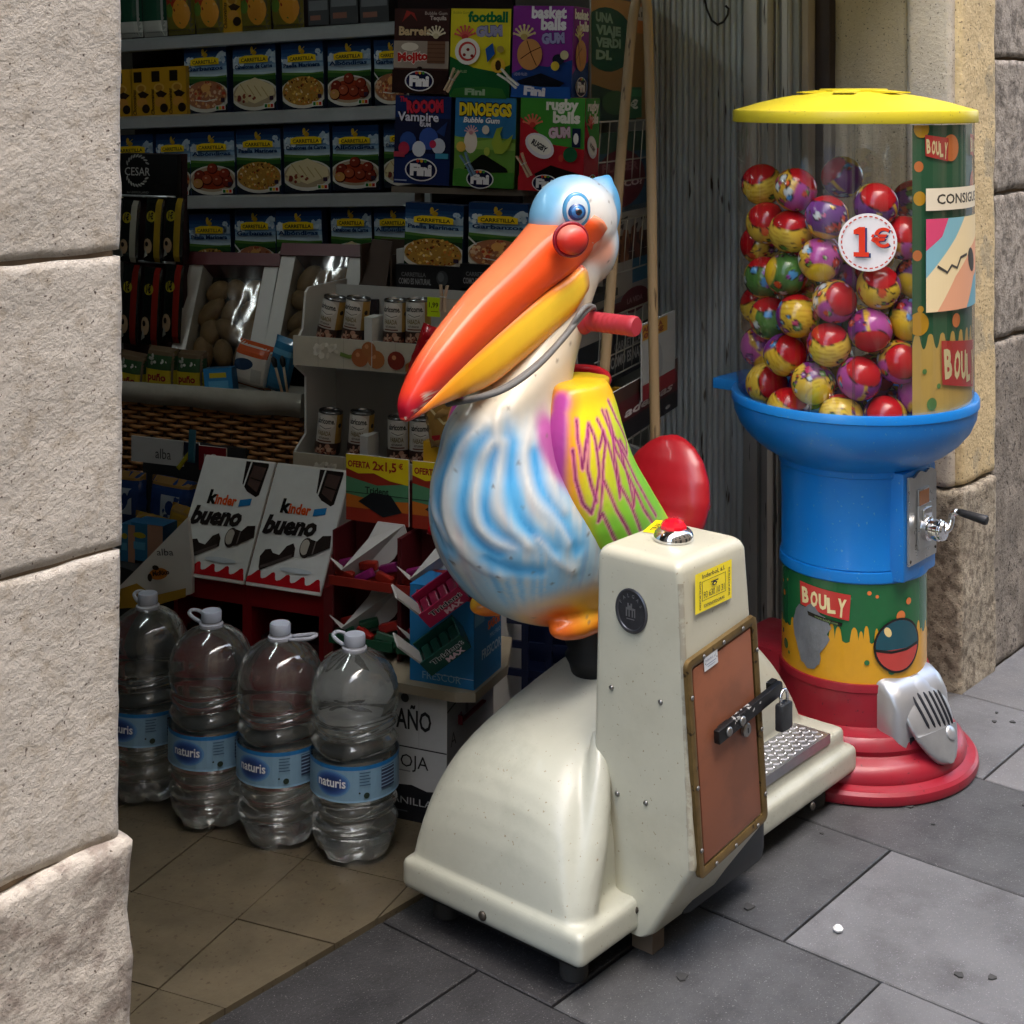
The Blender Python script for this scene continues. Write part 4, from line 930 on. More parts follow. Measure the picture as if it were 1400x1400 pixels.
MB().box((xc-.030,ym-.0075,zt-.075),(xc+.026,ym-.004,zt-.030),bev=.002).build('window_frame', CAST, mp_, angle=40)
MB().box((xc-.026,ym-.0085,zt-.071),(xc+.022,ym-.0075,zt-.034)).build('coin_window', mat('amber_card','#a9651f',.35,coat=.4,vary=.15,vscale=40), mp_)
art = Art(.036,.020,'#bdbdb8'); art.rect(.004,.012,.032,.014,'#77797c'); art.rect(.004,.007,.028,.009,'#77797c'); art.build('coin_label', mp_, flat((xc-.02,ym-.0046,zt-.102),(1,0,0),(0,0,1)), PRINTG)
zk = on_y(1265,722,MC.y+ym-.02).z; 
MB().box((xc-.034,ym-.010,zk-.052),(xc+.034,ym-.004,zk+.048),bev=.002).build('coin_block', CAST, mp_, angle=40)
MB().box((xc-.02,ym-.016,zk+.012),(xc+.024,ym-.010,zk+.040),bev=.002).build('coin_slot', CHROME, mp_, angle=40)
kn = MB().lathe([(.028,0),(.028,.012),(.0225,.014),(.0225,.024),(.0245,.026),(.0245,.034),(.021,.036),(.021,.040),(.023,.042),(.020,.047),(.0005,.049)],28).build('crank_hub', CHROME, mp_, smooth=True, angle=40); kn.location = (xc,ym-.010,zk-.006); kn.rotation_euler = (PI/2,0,0)
ck0 = Vector((xc,ym-.054,zk-.006))
MB().tube(spline([tuple(ck0),tuple(ck0+Vector((.010,-.006,.004))),tuple(ck0+Vector((.020,-.008,.018))),tuple(ck0+Vector((.022,-.010,.036))),tuple(ck0+Vector((.022,-.022,.044)))],14),.0075,12).build('crank_arm', CHROME, mp_, smooth=True)
g0 = ck0+Vector((.022,-.022,.044)); gd = Vector((.02,-.98,-.12)).normalized()
o = MB().lathe([(.004,0),(.0065,.002),(.0085,.012),(.0105,.05),(.0115,.066),(.0095,.070),(.0005,.071)],18).build('crank_handle', BLACKP, mp_, smooth=True, angle=40); o.location = g0; o.rotation_euler = gd.to_track_quat('Z','Y').to_euler()
for sx, sz in ((p0.x+.006,zb+.010),(p1.x-.006,zb+.016)):
    o = MB().lathe([(.004,0),(.0035,.0015),(.0005,.002)],10).build('rivet', RUST, mp_, smooth=True); o.location = (sx,ym-.004,sz); o.rotation_euler = (PI/2,0,0)
# ---- prize chute
def rr3(cx,w_,y,z0,z1,r,sl=0.0): return [(cx+q[0], y-(q[1]-z0)*sl, q[1]) for q in rrect(-w_,w_,z0,z1,0,r,6)]
xq = 0.0
CH = mat('chute_aluminium','#b4b6b8',.34,metal=.7,vary=.08,vscale=9,rvary=.05)
chm = MB(); rg = []
for y,w_,z0,z1,r in ((-.130,.096,.076,.240,.022),(-.155,.096,.074,.236,.024),(-.178,.095,.072,.226,.03),(-.197,.090,.072,.208,.036),(-.206,.080,.078,.19,.036)): rg.append(rr3(xq,w_,y,z0,z1,r))
chm.loft(rg); ch_ = chm.build('chute', CH, mach, smooth=True, angle=50)
ch_.rotation_euler = (0,0,math.radians(-11))
# domed grille and tongue on the slanted front
U3 = Vector((1,0,0)); N3 = Vector((0,-.88,.475)); D3 = U3.cross(N3)*-1; D3 = Vector((0,-.475,-.88)); G0 = Vector((xq+.004,-.194,.152))
def dome(a, b): # a across, b downwards (metres) on the dome
    return G0+U3*a+D3*b+N3*(.036*math.sqrt(max(0,1-(a/.080)**2*.9-(b/.086)**2*.9)))
gm = MB(); rg = []
for t in [k/12 for k in range(13)]:
    rg.append([dome(.080*t*math.cos(2*PI*j/40), .086*t*math.sin(2*PI*j/40)) for j in range(40)])
gm.loft(rg[1:][::-1], cap=True); gr_ = gm.build('grille', CH, ch_, smooth=True)
DK = mat('slot_dark','#11131b',.7)
for k in range(6):
    a0 = -.050+.0175*k; pts = []
    for j in range(12):
        b = -.048+.078*j/11+.006*k*.4; pts.append(dome(a0+.010*(j/11)**2+.004, b)+N3*.0007)
    MB().tube(pts,[.0012]+[.0034]*10+[.0012],8).build('grille_slot', DK, gr_, smooth=True)
tm = MB(); rg = []
for t in [k/10 for k in range(11)]:
    b = .040+.072*t; w_ = .072*(1-t)**.55*.9+.010; z_ = .018*(1-t*.3)
    rg.append([G0+U3*(w_*math.cos(PI*j/12))+D3*b+N3*(.016+z_*math.sin(PI*j/12)) for j in range(13)]+[G0+U3*(-w_*.95*math.cos(PI*j/12))+D3*b+N3*(.010+z_*.8*math.sin(PI-PI*j/12)) for j in range(13)])
tm.loft(rg); tm.build('chute_flap', mat('chute_flap_grey','#97999a',.36,metal=.6,vary=.12,vscale=25,bump=.1,bscale=60), ch_, smooth=True, angle=50)
MB().box((xq-.064,-.209,.084),(xq+.06,-.2065,.118),bev=.004).build('chute_mouth', DK, ch_)
o = MB().lathe([(.0055,0),(.005,.003),(.0005,.004)],12).build('bolt', RUST, ch_, smooth=True); o.location = (xq-.0865,-.17,.125); o.rotation_euler = (0,-PI/2,0)
bg_ = MB().lathe([(.016,0),(.015,.002),(.0005,.003)],20).build('badge', CH, ch_, smooth=True); bg_.location = dome(.025,.055)+N3*.006; bg_.rotation_euler = N3.to_track_quat('Z','Y').to_euler()

# ================================================================ BALLS IN THE DRUM
RBL = .0496
def ball_mesh(name, seed, main, band, low):
    bm = bmesh.new(); bmesh.ops.create_uvsphere(bm, u_segments=64, v_segments=36, radius=RBL)
    V = np.array([v.co[:] for v in bm.verts])/RBL; F = [[v.index for v in f.verts] for f in bm.faces]; bm.free()
    n1 = vnoise(V,1.6,seed*3.7); n2 = vnoise(V,3.2,seed*5.3+2); n3 = vnoise(V,5.5,seed*1.9+4); az = np.arctan2(V[:,1],V[:,0]); zz_ = V[:,2]
    C = np.tile(lc(main),(len(V),1))
    C = mixc(C, lc('#b98a20'), sm(np.sin(zz_*46+az*3+n1*4),.3,.8)*.6)
    bs = sm(np.cos(az-seed)+n1*.3,.15,.25)*sm(zz_,-.75,-.70); C = mixc(C, lc(band), bs)
    C = mixc(C, lc('#7a2d7e'), sm(np.cos(az-seed-2.2),.72,.78)*sm(zz_,-.6,-.55))
    for k in range(30):       # bubbly letters and toys
        r_ = random.Random(seed*31+k); t = r_.uniform(0,2*PI); zq = r_.uniform(-.78,.55); c = np.array([math.cos(t)*math.sqrt(1-zq*zq),math.sin(t)*math.sqrt(1-zq*zq),zq]); d = np.linalg.norm(V-c,axis=1)+n3*.07; rad = r_.uniform(.07,.22)
        col = r_.choice(('#d8542a','#4f8fc4','#c03a6a','#5f8f3a','#e8c23a','#8a3f8f','#c9d0d0','#d03a2a'))
        C = mixc(C, lc('#2a1a22'), 1-sm(d,rad+.01,rad+.045)); C = mixc(C, lc(col), 1-sm(d,rad-.03,rad)); C = mixc(C, lc('#f0e6dc'), (1-sm(d+.25*np.abs(n2),rad*.35,rad*.45))*.5)
    C = mixc(C, lc('#3a1c18'), 1-sm(np.abs(zz_+n1*.12-.635),.012,.035))
    C = mixc(C, lc('#b8161f'), sm(zz_+n1*.12,.64,.66)); C = mixc(C, lc(low), 1-sm(zz_+n2*.1,-.84,-.82))
    me = bpy.data.meshes.new(name); me.from_pydata((V*RBL).tolist(), [], F); me.materials.append(PRINTG)
    ca = me.color_attributes.new('Col','FLOAT_COLOR','POINT'); ca.data.foreach_set('color', np.hstack([C,np.ones((len(C),1))]).astype(np.float32).ravel()); me.shade_smooth(); return me
BM = [ball_mesh('capsule_ball',1,'#e3c04a','#e0b840','#e6c02a'), ball_mesh('capsule_ball',2,'#dcb43a','#6a3a80','#e0b51c'), ball_mesh('capsule_ball',3,'#deb03e','#b04a96','#e3bd2a'), ball_mesh('capsule_ball',5,'#d6b03a','#4f7a3a','#e0b51c')]
Z5 = [(195,570,-.2,.8,.5,0),(380,600,.5,.7,.2,2),(230,715,-.1,.7,.7,0),(345,785,0,.8,.5,0),(515,715,.2,.9,-.1,1),(770,650,.2,.6,.7,1),(190,850,-.6,.3,.3,0),(505,885,0,.5,-.5,2),(660,880,0,.5,-.5,0),(865,835,.1,.6,.7,2),(350,980,.9,-.2,-.3,3),(205,1010,0,.9,.1,3),(545,1045,.5,.3,.8,2),(780,1020,.1,.8,.55,0),(905,1000,.3,.3,-.5,1),(255,1180,0,.9,.2,3),(420,1170,0,.95,-.2,1),(700,1200,.1,-.6,.7,2),(140,1120,-.3,.4,.1,0),(885,1195,.3,.2,-.4,3),(165,1325,-.3,.5,-.4,2),(350,1345,.5,.5,.7,1),(545,1320,0,.8,.5,0),(850,1365,.2,.2,.95,2)]
Z6 = [(205,335,.5,.3,.8,0),(450,370,-.3,.4,-.6,0),(645,345,.3,.6,.7,2),(580,480,0,.6,-.3,0),(330,470,.2,.7,.3,1),(830,420,.4,.5,.2,2),(750,470,0,.3,.4,1)]
vis = [(980+a/3.5,100+b/3.5,*r) for a,b,*r in Z5]+[(980+a/3.333,420+b/3.333,*r) for a,b,*r in Z6]
pos = []; rin = .2655-RBL
for px,py,*_ in vis:
    q = P(px,py,3.34)-MC; X = max(-rin*.985,min(rin*.985, q.dot(RV))); dpt = math.sqrt(rin*rin-X*X); p = RV*X+CV*dpt
    D_ = (MC+p).dot(Vector((.7627,.6468,0))); pos.append([p.x,p.y,CAMH-(py-130)/2050*D_])
nv = len(pos); rr = random.Random(11)
for _ in range(62):
    a, r = rr.uniform(0,2*PI), rin*math.sqrt(rr.random())*.95; pos.append([r*math.cos(a),r*math.sin(a),rr.uniform(.84,1.30)])
pos.append([*(RV*(-.01)+CV*(.02))[:2],1.325]); pos.append([*(RV*(.14)-CV*(.10))[:2],1.295])
X_ = np.array(pos); H0 = X_.copy(); wgt = np.where(np.arange(len(X_))<nv,.25,1.0)
for it in range(400):
    for i in range(len(X_)):
        d = X_-X_[i]; L = np.linalg.norm(d,axis=1); m_ = (L<2*RBL*.995)&(L>0)
        for j in np.nonzero(m_)[0]:
            ov = (2*RBL*.995-L[j])*.5; u = d[j]/L[j]; wi, wj = wgt[i]/(wgt[i]+wgt[j]), wgt[j]/(wgt[i]+wgt[j]); X_[i] -= u*ov*wi; X_[j] += u*ov*wj
    X_[:nv] += (H0[:nv]-X_[:nv])*.03; X_[nv:-2,2] -= .0004
    r = np.hypot(X_[:,0],X_[:,1]); k_ = np.minimum(1,rin/np.maximum(r,1e-6)); X_[:,0] *= k_; X_[:,1] *= k_; X_[:,2] = np.maximum(X_[:,2],.785+RBL)
UPV = Vector((0,0,1)); rows = sorted(range(nv), key=lambda i:-X_[i][2]); rown = {}
names = ('top','second','third','fourth','fifth','bottom')
zs = X_[:nv,2]
for i in range(nv): rown[i] = min(5,int((zs.max()-zs[i])/(zs.max()-zs.min()+1e-6)*6))
ordn = ('first','second','third','fourth','fifth','sixth','seventh','eighth')
for r_ in range(6):
    mem = sorted([i for i in range(nv) if rown[i]==r_], key=lambda i: Vector(X_[i]).dot(RV))
    for k,i in enumerate(mem):
        _,_,cx,cy,cz,var = vis[i]; d = (RV*cx+UPV*cy+CV*cz).normalized()
        look = 'red cap facing out' if cz > .45 else 'red cap upwards' if cy > .6 and cz > -.05 else 'printed side out' if cz > -.25 else 'yellow underside out'
        o = bpy.data.objects.new('capsule_ball', BM[var]); link(o); o.location = MC+Vector(X_[i]); q = d.to_track_quat('Z','Y'); o.rotation_euler = (q @ Vector((0,0,1)).rotation_difference(Vector((0,0,1))) ).to_euler(); o.rotation_euler.rotate_axis('Z', i*1.7)
        tag(o, f'capsule ball, {look}, {names[r_]} row of the drum, {ordn[k]} from the shutter', 'toy ball', 'printed capsule balls in the clear drum')
for i in range(nv,len(X_)):
    p = Vector(X_[i]); 
    if p.dot(CV) < .02 and p.z < 1.16 and i < len(X_)-2: continue
    o = bpy.data.objects.new('capsule_ball', BM[i%4]); link(o); o.location = MC+p; o.rotation_euler = (rr.uniform(-1.2,1.2),rr.uniform(-1.2,1.2),rr.uniform(0,6))
    lab = {len(X_)-2:'capsule ball lying alone on top of the heap behind the price sticker', len(X_)-1:'capsule ball high at the back of the drum beside the poster edge'}.get(i,'ball half hidden behind the '+('top','second','third','fourth','bottom')[min(4,int(max(0,1.33-p.z)/.105))]+' ball layer, '+('towards the shutter','in the middle','towards the poster')[0 if p.dot(RV)<-.07 else 2 if p.dot(RV)>.07 else 1]+(' deep inside' if p.dot(CV)<.0 else ' close to the front'))
    tag(o, lab, 'toy ball', 'printed capsule balls in the clear drum')
# ================================================================ GOODS INSIDE THE SHOP
PSI = math.radians(-73)
UR = Vector((math.cos(PSI), math.sin(PSI), 0)); UN = Vector((math.sin(PSI), -math.cos(PSI), 0))     # right along a display, and its facing
def on_pl(px, py, ref, u=UR):
    """point of the upright plane through ref that runs along u, seen at a photo position"""
    d = _dir(px); n = Vector((-u.y, u.x, 0)); k = Vector(ref).dot(n)/(d[0]*n.x+d[1]*n.y); return P(px, py, k)
CARD = mat('white_card','#cfd0cc',.6,vary=.05,vscale=8); CARDG = mat('grey_card','#a9aaa8',.65,vary=.06,vscale=8); KRAFT = mat('brown_card','#7d6a4f',.75,vary=.12,vscale=12)
NAVY = mat('navy_card','#1b2c4e',.45); METAL = mat('shelf_metal','#bfc6c8',.28,metal=.45,vary=.12,vscale=6); DARKM = mat('shelf_dark','#26282a',.6)
REDC = mat('red_card','#83121a',.4,vary=.05,vscale=9); WIRE = mat('wire_white','#b9b7ae',.4,metal=.3); WOODP = mat('pale_wood_pole','#8d7858',.6,vary=.18,vscale=9,stretch=(1,1,.15),speck=.03,speck_col='#4d3d28',speck_scale=60)
rl_ = None
def carton(name, w, h, d, artf, body, label, cat, group=None, loc=(0,0,0), rz=PSI, rot=None, gloss=False):
    """box pack: root mesh with its front at local y = 0, front print as a child"""
    o = MB().box((-w/2,0,0),(w/2,d,h)).build(name, body); tag(o, label, cat, group); o.location = loc; o.rotation_euler = rot or (0,0,rz)
    a = Art(w,h); artf(a,w,h); a.build('front_print', o, flat((-w/2,0,0),(1,0,0),(0,0,1)), PRINTG if gloss else PRINT); return o
def pillow(w,h,t):
    def f(x,y,z):
        u, v = 2*x/w-1, 2*y/h-1; return Vector((x-w/2, -(t*math.sqrt(max(0,1-u**4))*math.sqrt(max(0,1-abs(v)**3)))-z, y))
    return f
def pouch(name, w, h, t, artf, body, label, cat, group=None, loc=(0,0,0), rot=(0,0,PSI), parent=None, gl=True, crease=.0):
    f = pillow(w,h,t); rng = random.Random(len(bpy.data.objects)); nx, ny = 12, 14; rows = []
    fr = [[f(w*i/nx, h*j/ny, -.0006) for i in range(nx+1)] for j in range(ny+1)]
    m = MB(); V = [p+Vector((0,noise.noise(p*60)*crease,0)) for r in fr for p in r]+[Vector((p.x,-p.y*.8,p.z)) for r in fr for p in r]; N_ = (nx+1)*(ny+1); F = []
    for j in range(ny):
        for i in range(nx):
            a = j*(nx+1)+i; F.append((a,a+1,a+nx+2,a+nx+1)); F.append((N_+a,N_+a+nx+1,N_+a+nx+2,N_+a+1))
    m.add(V,F); o = m.build(name, body, parent, smooth=True)
    if label: tag(o, label, cat, group)
    o.location = loc; o.rotation_euler = rot
    if artf:
        a = Art(w,h); artf(a,w,h); a.build('front_print', o, f, PRINTG if gl else PRINT, cut=w/10, cuty=h/12)
    return o

# ---- wall shelving with boxes of ready meals
SREF = P(350,160,4.72); TILT = .040
srow = lambda px, y0: on_pl(px, y0-.045*(px-350), SREF)
SROT = (0,-TILT,PSI)
su = thing('shop_shelving','dark wall shelving with bright metal price rails behind the hanging gum boxes','shelving', srow(350,500))
def in_su(o): o.parent = su; return o
p0 = su.location
def sh_local(px, y0): q = srow(px,y0)-p0; return (q.dot(UR), q.z)
su.rotation_euler = SROT
for y0,xa,xb in ((50,120,600),(160,120,600),(274,244,600),(392,244,600)):
    (xl,zl),(xr,zr) = sh_local(xa,y0), sh_local(xb,y0); zl += xl*TILT*-1; zc = sh_local(350,y0)[1]
    MB().box((xl,.0,zc-.010),(xr,.40,zc+.012)).build('shelf_board', DARKM, su)
    MB().loft([[(x,-.004,zc-.026),(x,-.016,zc-.022),(x,-.013,zc+.012),(x,-.002,zc+.018)] for x in (xl,xr)]).build('price_rail', METAL, su, angle=30)
MB().box((-.75,.41,-.7),(.75,.43,1.2)).build('back_panel', mat('back_panel_maroon','#2a1a1c',.8), su)
MB().box((sh_local(244,300)[0]-.03,-.002,-.8),(sh_local(244,300)[0]-.008,.4,sh_local(244,274)[1]+.012)).build('side_panel', mat('maroon_panel','#2a0f14',.7), su)
def food(a, kind, w, h):
    rng = random.Random(hash(kind) % 97 if False else len(kind)*7)
    a.clip = (0,0,w,h); a.ell(w*.5,h*.25,w*.56,h*.23,'#cfcdc2',28); a.ell(w*.5,h*.265,w*.50,h*.195,'#a8977a',24)
    if kind == 'Paella Marinera': a.ell(w*.5,h*.28,w*.49,h*.215,'#a87f38',24).scatter(w*.5,h*.29,w*.46,h*.20,['#d2a444','#e0b95a','#a8742a','#8f3a22','#5a3a1e','#c77a35','#e6cf9a'],130,w*.012,w*.035,rng)
    elif kind == 'Garbanzos': a.ell(w*.5,h*.28,w*.48,h*.205,'#a0684a',24).scatter(w*.5,h*.29,w*.46,h*.19,['#d9a668','#c98a54','#b0452f','#dfb98a','#8f4a2a','#d4b08e'],80,w*.02,w*.055,rng); a.ell(w*.5,h*.38,w*.11,h*.06,'#d9a25a'); a.line([(w*-.02,h*.52),(w*.14,h*.40)],w*.03,'#d5d5d2'); a.line([(w*.25,h*.21),(w*.5,h*.185),(w*.75,h*.21)],w*.02,'#e2ded0')
    elif kind == 'Canelones de Carne':
        a.poly([(w*.02,h*.26),(w*.16,h*.42),(w*.52,h*.50),(w*.95,h*.36),(w*.97,h*.24),(w*.5,h*.12)],'#d5c79c')
        for k in range(4): a.line([(w*(.16+.17*k),h*(.42-.02*k)),(w*(.32+.17*k),h*(.26-.02*k))],w*.02,'#b09a68')
        a.scatter(w*.3,h*.2,w*.25,h*.05,['#8a4a35','#7a3a30','#c9b98a'],14,w*.03,w*.06,rng)
    else:
        a.ell(w*.5,h*.26,w*.44,h*.15,'#96381f',24)
        for x,y,c in ((.2,.33,'#7d2f22'),(.5,.43,'#863425'),(.78,.35,'#8a3424'),(.38,.26,'#a04a30'),(.62,.24,'#8f3c28'),(.18,.2,'#b8864a'),(.85,.22,'#7f2f20')): a.ell(w*x,h*y,w*.125,h*.085,'#4a1a12',14); a.ell(w*(x-.01),h*(y+.008),w*.11,h*.073,c,14); a.ell(w*(x-.03),h*(y+.03),w*.03,h*.014,'#c98a6a',8)
    a.clip = None
def meal_art(kind):
    def f(a,w,h):
        a.rect(0,0,w,h,'#18305a')
        for k in range(8): a.rect(0,h*(.52+.055*k),w,h*(.58+.055*k) if k < 7 else h, ['#b9cbd6','#a3bccd','#86a7c2','#6689ad','#456b96','#2f527f','#21416d','#19345c'][k])
        rng = random.Random(len(kind)); a.clip = (0,h*.5,w,h)
        a.scatter(w*.1,h*.74,w*.16,h*.07,['#c9d6de','#aabfce'],16,w*.03,w*.07,rng); a.scatter(w*.92,h*.80,w*.12,h*.08,['#b5c8d4','#9fb6c8'],14,w*.03,w*.07,rng); a.clip = None
        a.poly([(0,h*.50),(0,h*.57),(w*.3,h*.555),(w*.7,h*.54),(w,h*.55),(w,h*.46),(0,h*.44)],'#4f7a35'); a.poly([(0,h*.44),(0,h*.53),(w*.4,h*.51),(w,h*.525),(w,h*.42)],'#2f5a2a'); a.rect(0,0,w,h*.46,'#243a24'); a.rect(0,0,w,h*.10,'#1d2430')
        food(a,kind,w,h)
        a.poly([(w*.16,h*.715),(w*.84,h*.715),(w*.84,h*.80),(w*.70,h*.825),(w*.30,h*.825),(w*.16,h*.80)],'#e3c41f'); a.text('CARRETILLA',w*.5,h*.735,h*.052,'#26331c',w=w*.58,bold=.03)
        a.ell(w*.47,h*.905,w*.035,h*.05,'#b8992c',10); a.ell(w*.52,h*.86,w*.06,h*.035,'#a98a24',10); a.line([(w*.44,h*.85),(w*.58,h*.93)],w*.012,'#c2a53a')
        a.text(kind,w*.5,h*.635,h*.06,'#17365f',w=min(w*.88,w*.085*len(kind)+w*.1),bold=.035); 
        a.rect(w*.72,h*.045,w*.96,h*.115,'#dcdcd6'); a.rect(w*.74,h*.055,w*.80,h*.105,'#2f7a3a'); a.rect(w*.81,h*.055,w*.87,h*.105,'#d8b13a'); a.rect(w*.88,h*.055,w*.94,h*.105,'#c23a2a'); a.rect(w*.86,h*.16,w*.95,h*.22,'#3a2a3a')
    return f
PRO = {}
DISH = {'Garbanzos':'chickpea stew','Canelones de Carne':'cannelloni','Paella Marinera':'yellow paella','Albóndigas':'meatballs'}
def meal(kind, x0, x1, ytop, ybot, ref, label, rot, grp, dep=.035, side=NAVY):
    q0, q1 = on_pl(x0,ybot,ref), on_pl(x1,ybot,ref); w = (q1-q0).length; h = on_pl(x0,ytop,ref).z-on_pl(x0,ybot,ref).z
    key = (kind,)
    if key not in PRO: PRO[key] = carton('meal_box',.15,.205,dep,meal_art(kind),side,label,'meal box',grp,loc=(q0+q1)/2,rot=rot,gloss=True); o = PRO[key]
    else: o = dup(PRO[key]); o.location = (q0+q1)/2; o.rotation_euler = rot; o['label'] = label; o['group'] = grp
    jr = random.Random(int(x0*7+ytop)); o.scale = (w/.15,1,h/.205*jr.uniform(.97,1.02)); o.rotation_euler = (rot[0]+jr.uniform(-.03,.03), rot[1]+jr.uniform(-.012,.012), rot[2]+jr.uniform(-.07,.07)); return o
G,Cn,Pm,Al = 'Garbanzos','Canelones de Carne','Paella Marinera','Albóndigas'
ordw = ('first','second','third','fourth','fifth','sixth','seventh','eighth')
for rn, y0, ht, row in (('upper',153,92,[(G,255,313),(Cn,320,380),(Pm,388,445),(Al,449,509),(G,514,560)]),('middle',266,90,[(Cn,150,213),(G,215,262),(Al,264,322),(Pm,325,387),(Cn,390,454),(Al,455,520),(Cn,526,585)]),('lowest',383,94,[(Pm,262,318),(G,322,380),(Al,381,443),(Cn,454,511),(Al,513,570)])):
    for k,(kd,a,b) in enumerate(row):
        c_ = (a+b)/2; y = y0-.045*(c_-350)
        meal(kd,a,b,y-ht,y,SREF+UN*(-.02+.006*((k*7)%3)),f'blue {DISH[kd]} meal box, {ordw[k]} from the granite wall on the {rn} shelf',SROT,'blue meal boxes on the wall shelves')
def biscuit(a,w,h):
    a.rect(0,0,w,h,'#b98e1e'); a.rect(w*.1,h*.72,w*.55,h*.93,'#1e160c'); a.ell(w*.5,h*.6,w*.3,h*.09,'#c9a24a'); a.ell(w*.5,h*.60,w*.2,h*.06,'#a97a2a'); a.poly([(w*.3,h*.5),(w*.6,h*.55),(w*.95,h*.48),(w*.7,h*.40),(w*.45,h*.42)],'#2a1a10'); a.ell(w*.55,h*.32,w*.3,h*.10,'#c08a3a'); a.ell(w*.75,h*.2,w*.22,h*.09,'#241710'); a.text('Chocovainas',w*.22,h*.08,w*.2,'#241710',w=h*.5,rot=PI/2,align='l',bold=.02,shear=.3)
bs = None
for k,(a,b) in enumerate(((156,180),(182,207),(207,231),(232,255))):
    y = 155-.045*((a+b)/2-350)+1; q0,q1 = on_pl(a,y,SREF), on_pl(b,y,SREF); w = (q1-q0).length; lab = f'yellow upright biscuit packet, {ordw[k]} from the granite wall on the upper shelf'
    if bs is None: bs = carton('biscuit_packet',w,.166,.05,biscuit,mat('yellow_card','#a8831c',.5),lab,'biscuit packet','yellow biscuit packets',loc=(q0+q1)/2,rot=SROT)
    else: o = dup(bs); o.location = (q0+q1)/2; o['label'] = lab
def tomato_art(a,w,h):
    rng = random.Random(4); a.rect(0,0,w,h,'#6f6a2a'); a.ell(w*.5,h*.6,w*.4,h*.3,'#9c3a22',18); a.ell(w*.4,h*.75,w*.25,h*.16,'#b0522a',14); a.ell(w*.66,h*.3,w*.3,h*.22,'#c78a2e',16); a.ell(w*.25,h*.35,w*.15,h*.1,'#5a7a2f',12); a.scatter(w*.5,h*.5,w*.4,h*.4,['#7f2f1e','#c99a4a','#50702a'],16,w*.03,w*.07,rng)
for k,(a,b) in enumerate(((231,267),(269,306),(332,371),(374,416))):
    y = 43-.045*((a+b)/2-350); q0,q1 = on_pl(a,y,SREF), on_pl(b,y,SREF)
    pouch('pasta_bag',(q1-q0).length,.22,.03,tomato_art,mat('olive_film','#4f4a24',.35),f'tomato printed food bag, {ordw[k]} of the four on the top shelf','food bag','printed bags on the top shelf',loc=(q0+q1)/2,rot=SROT)
for k,(a,b) in enumerate(((164,196),(198,229))):
    y = 44-.045*((a+b)/2-350); q0,q1 = on_pl(a,y,SREF), on_pl(b,y,SREF)
    pouch('rice_bag',(q1-q0).length,.2,.03,lambda A,w,h:(A.rect(0,0,w,h,'#b9bdb6'),A.rect(0,h*.25,w,h*.62,'#1f4a38'),A.rect(0,h*.62,w,h*.66,'#d0d2cb')),mat('clear_grey_film','#8f948f',.25),f'white bag with green band, {ordw[k]} from the granite wall on the top shelf','food bag','white and green bags',loc=(q0+q1)/2,rot=SROT)
y = 44; q0,q1 = on_pl(308,y,SREF), on_pl(329,y,SREF); o = dup(bs); o.location = (q0+q1)/2; o['label'] = 'yellow biscuit packet between tomato printed bags on the top shelf'
for k,(a,b,hh) in enumerate(((422,450,.10),(452,490,.12),(493,532,.11))):
    y = 38-.045*((a+b)/2-350); q0,q1 = on_pl(a,y,SREF), on_pl(b,y,SREF)
    carton('spice_box',(q1-q0).length,hh,.06,lambda A,w,h:(A.rect(0,0,w,h,'#43474a'),A.rect(w*.05,h*.45,w*.95,h*.75,'#70767a'),A.rect(w*.1,h*.15,w*.6,h*.3,'#8a5f50')),DARKM,f'small grey box, {ordw[k]} in the dim end of the top shelf','box','grey boxes on the top shelf',loc=(q0+q1)/2,rot=SROT)

# ---- rack of dog treats beside the wall
TREF = P(205,260,4.30)
q = on_pl(160,272,TREF); tr_ = thing('treat_rack','black treat rack headed CESAR with hanging sachets beside the granite wall','display rack', q, PSI)
wd = (on_pl(244,272,TREF)-q).length; L_ = lambda px,py: ((on_pl(px,py,TREF)-q).dot(UR), on_pl(px,py,TREF).z-q.z)
BLK = mat('black_card','#0f1112',.4)
(x0,z0),(x1,z1) = L_(160,268), L_(242,211)
hd_ = MB().box((x0,0,z0),(x1,.02,z1),bev=.004).build('header_sign', BLK, tr_, angle=40)
a = Art(x1-x0,z1-z0); cx,cy = L_(188,236); cx -= x0; cy -= z0
a.text('CESAR',cx,cy-.008,.024,'#a9aaa6',w=.088,bold=.0)
for sgn in (1,-1):
    for k in range(9):
        t = math.radians(90*sgn+(k-4)*15); a.ell(cx+.040*math.cos(t),cy+.006+.043*math.sin(t),.0075,.0028,'#8f908c',8,t+PI/2+.7*sgn)
a.text('by LEKKERLAND',cx+.004,.010,.007,'#7b7c79',w=.075); a.build('lettering', hd_, flat((x0,0,z0),(1,0,0),(0,0,1)))
MB().box((x0,.03,-.50),(x1,.05,z1)).build('back_board', mat('maroon_panel','#2a0f14',.7), tr_)
for zz_ in (268,357): MB().tube([(x0,-.01,L_(200,zz_)[1]),(x1,-.01,L_(200,zz_)[1])],.004,6).build('hook_rail', METAL, tr_, smooth=True)
def sachet(strip):
    def f(a,w,h):
        a.rect(0,0,w,h,'#0f1513'); a.rect(w*.62,0,w*.92,h,strip); a.ell(w*.42,h*.72,w*.26,w*.26,'#8f8322',16); a.text('1€',w*.42,h*.68,h*.1,'#1a1a12',w=w*.26,bold=.05); a.ell(w*.3,h*.25,w*.25,h*.12,'#a0886a',12); a.ell(w*.25,h*.28,w*.1,h*.04,'#2a1f18',8); a.poly([(w*.05,h*.05),(w*.3,h*.1),(w*.2,h*.22)],'#8f8f86')
    return f
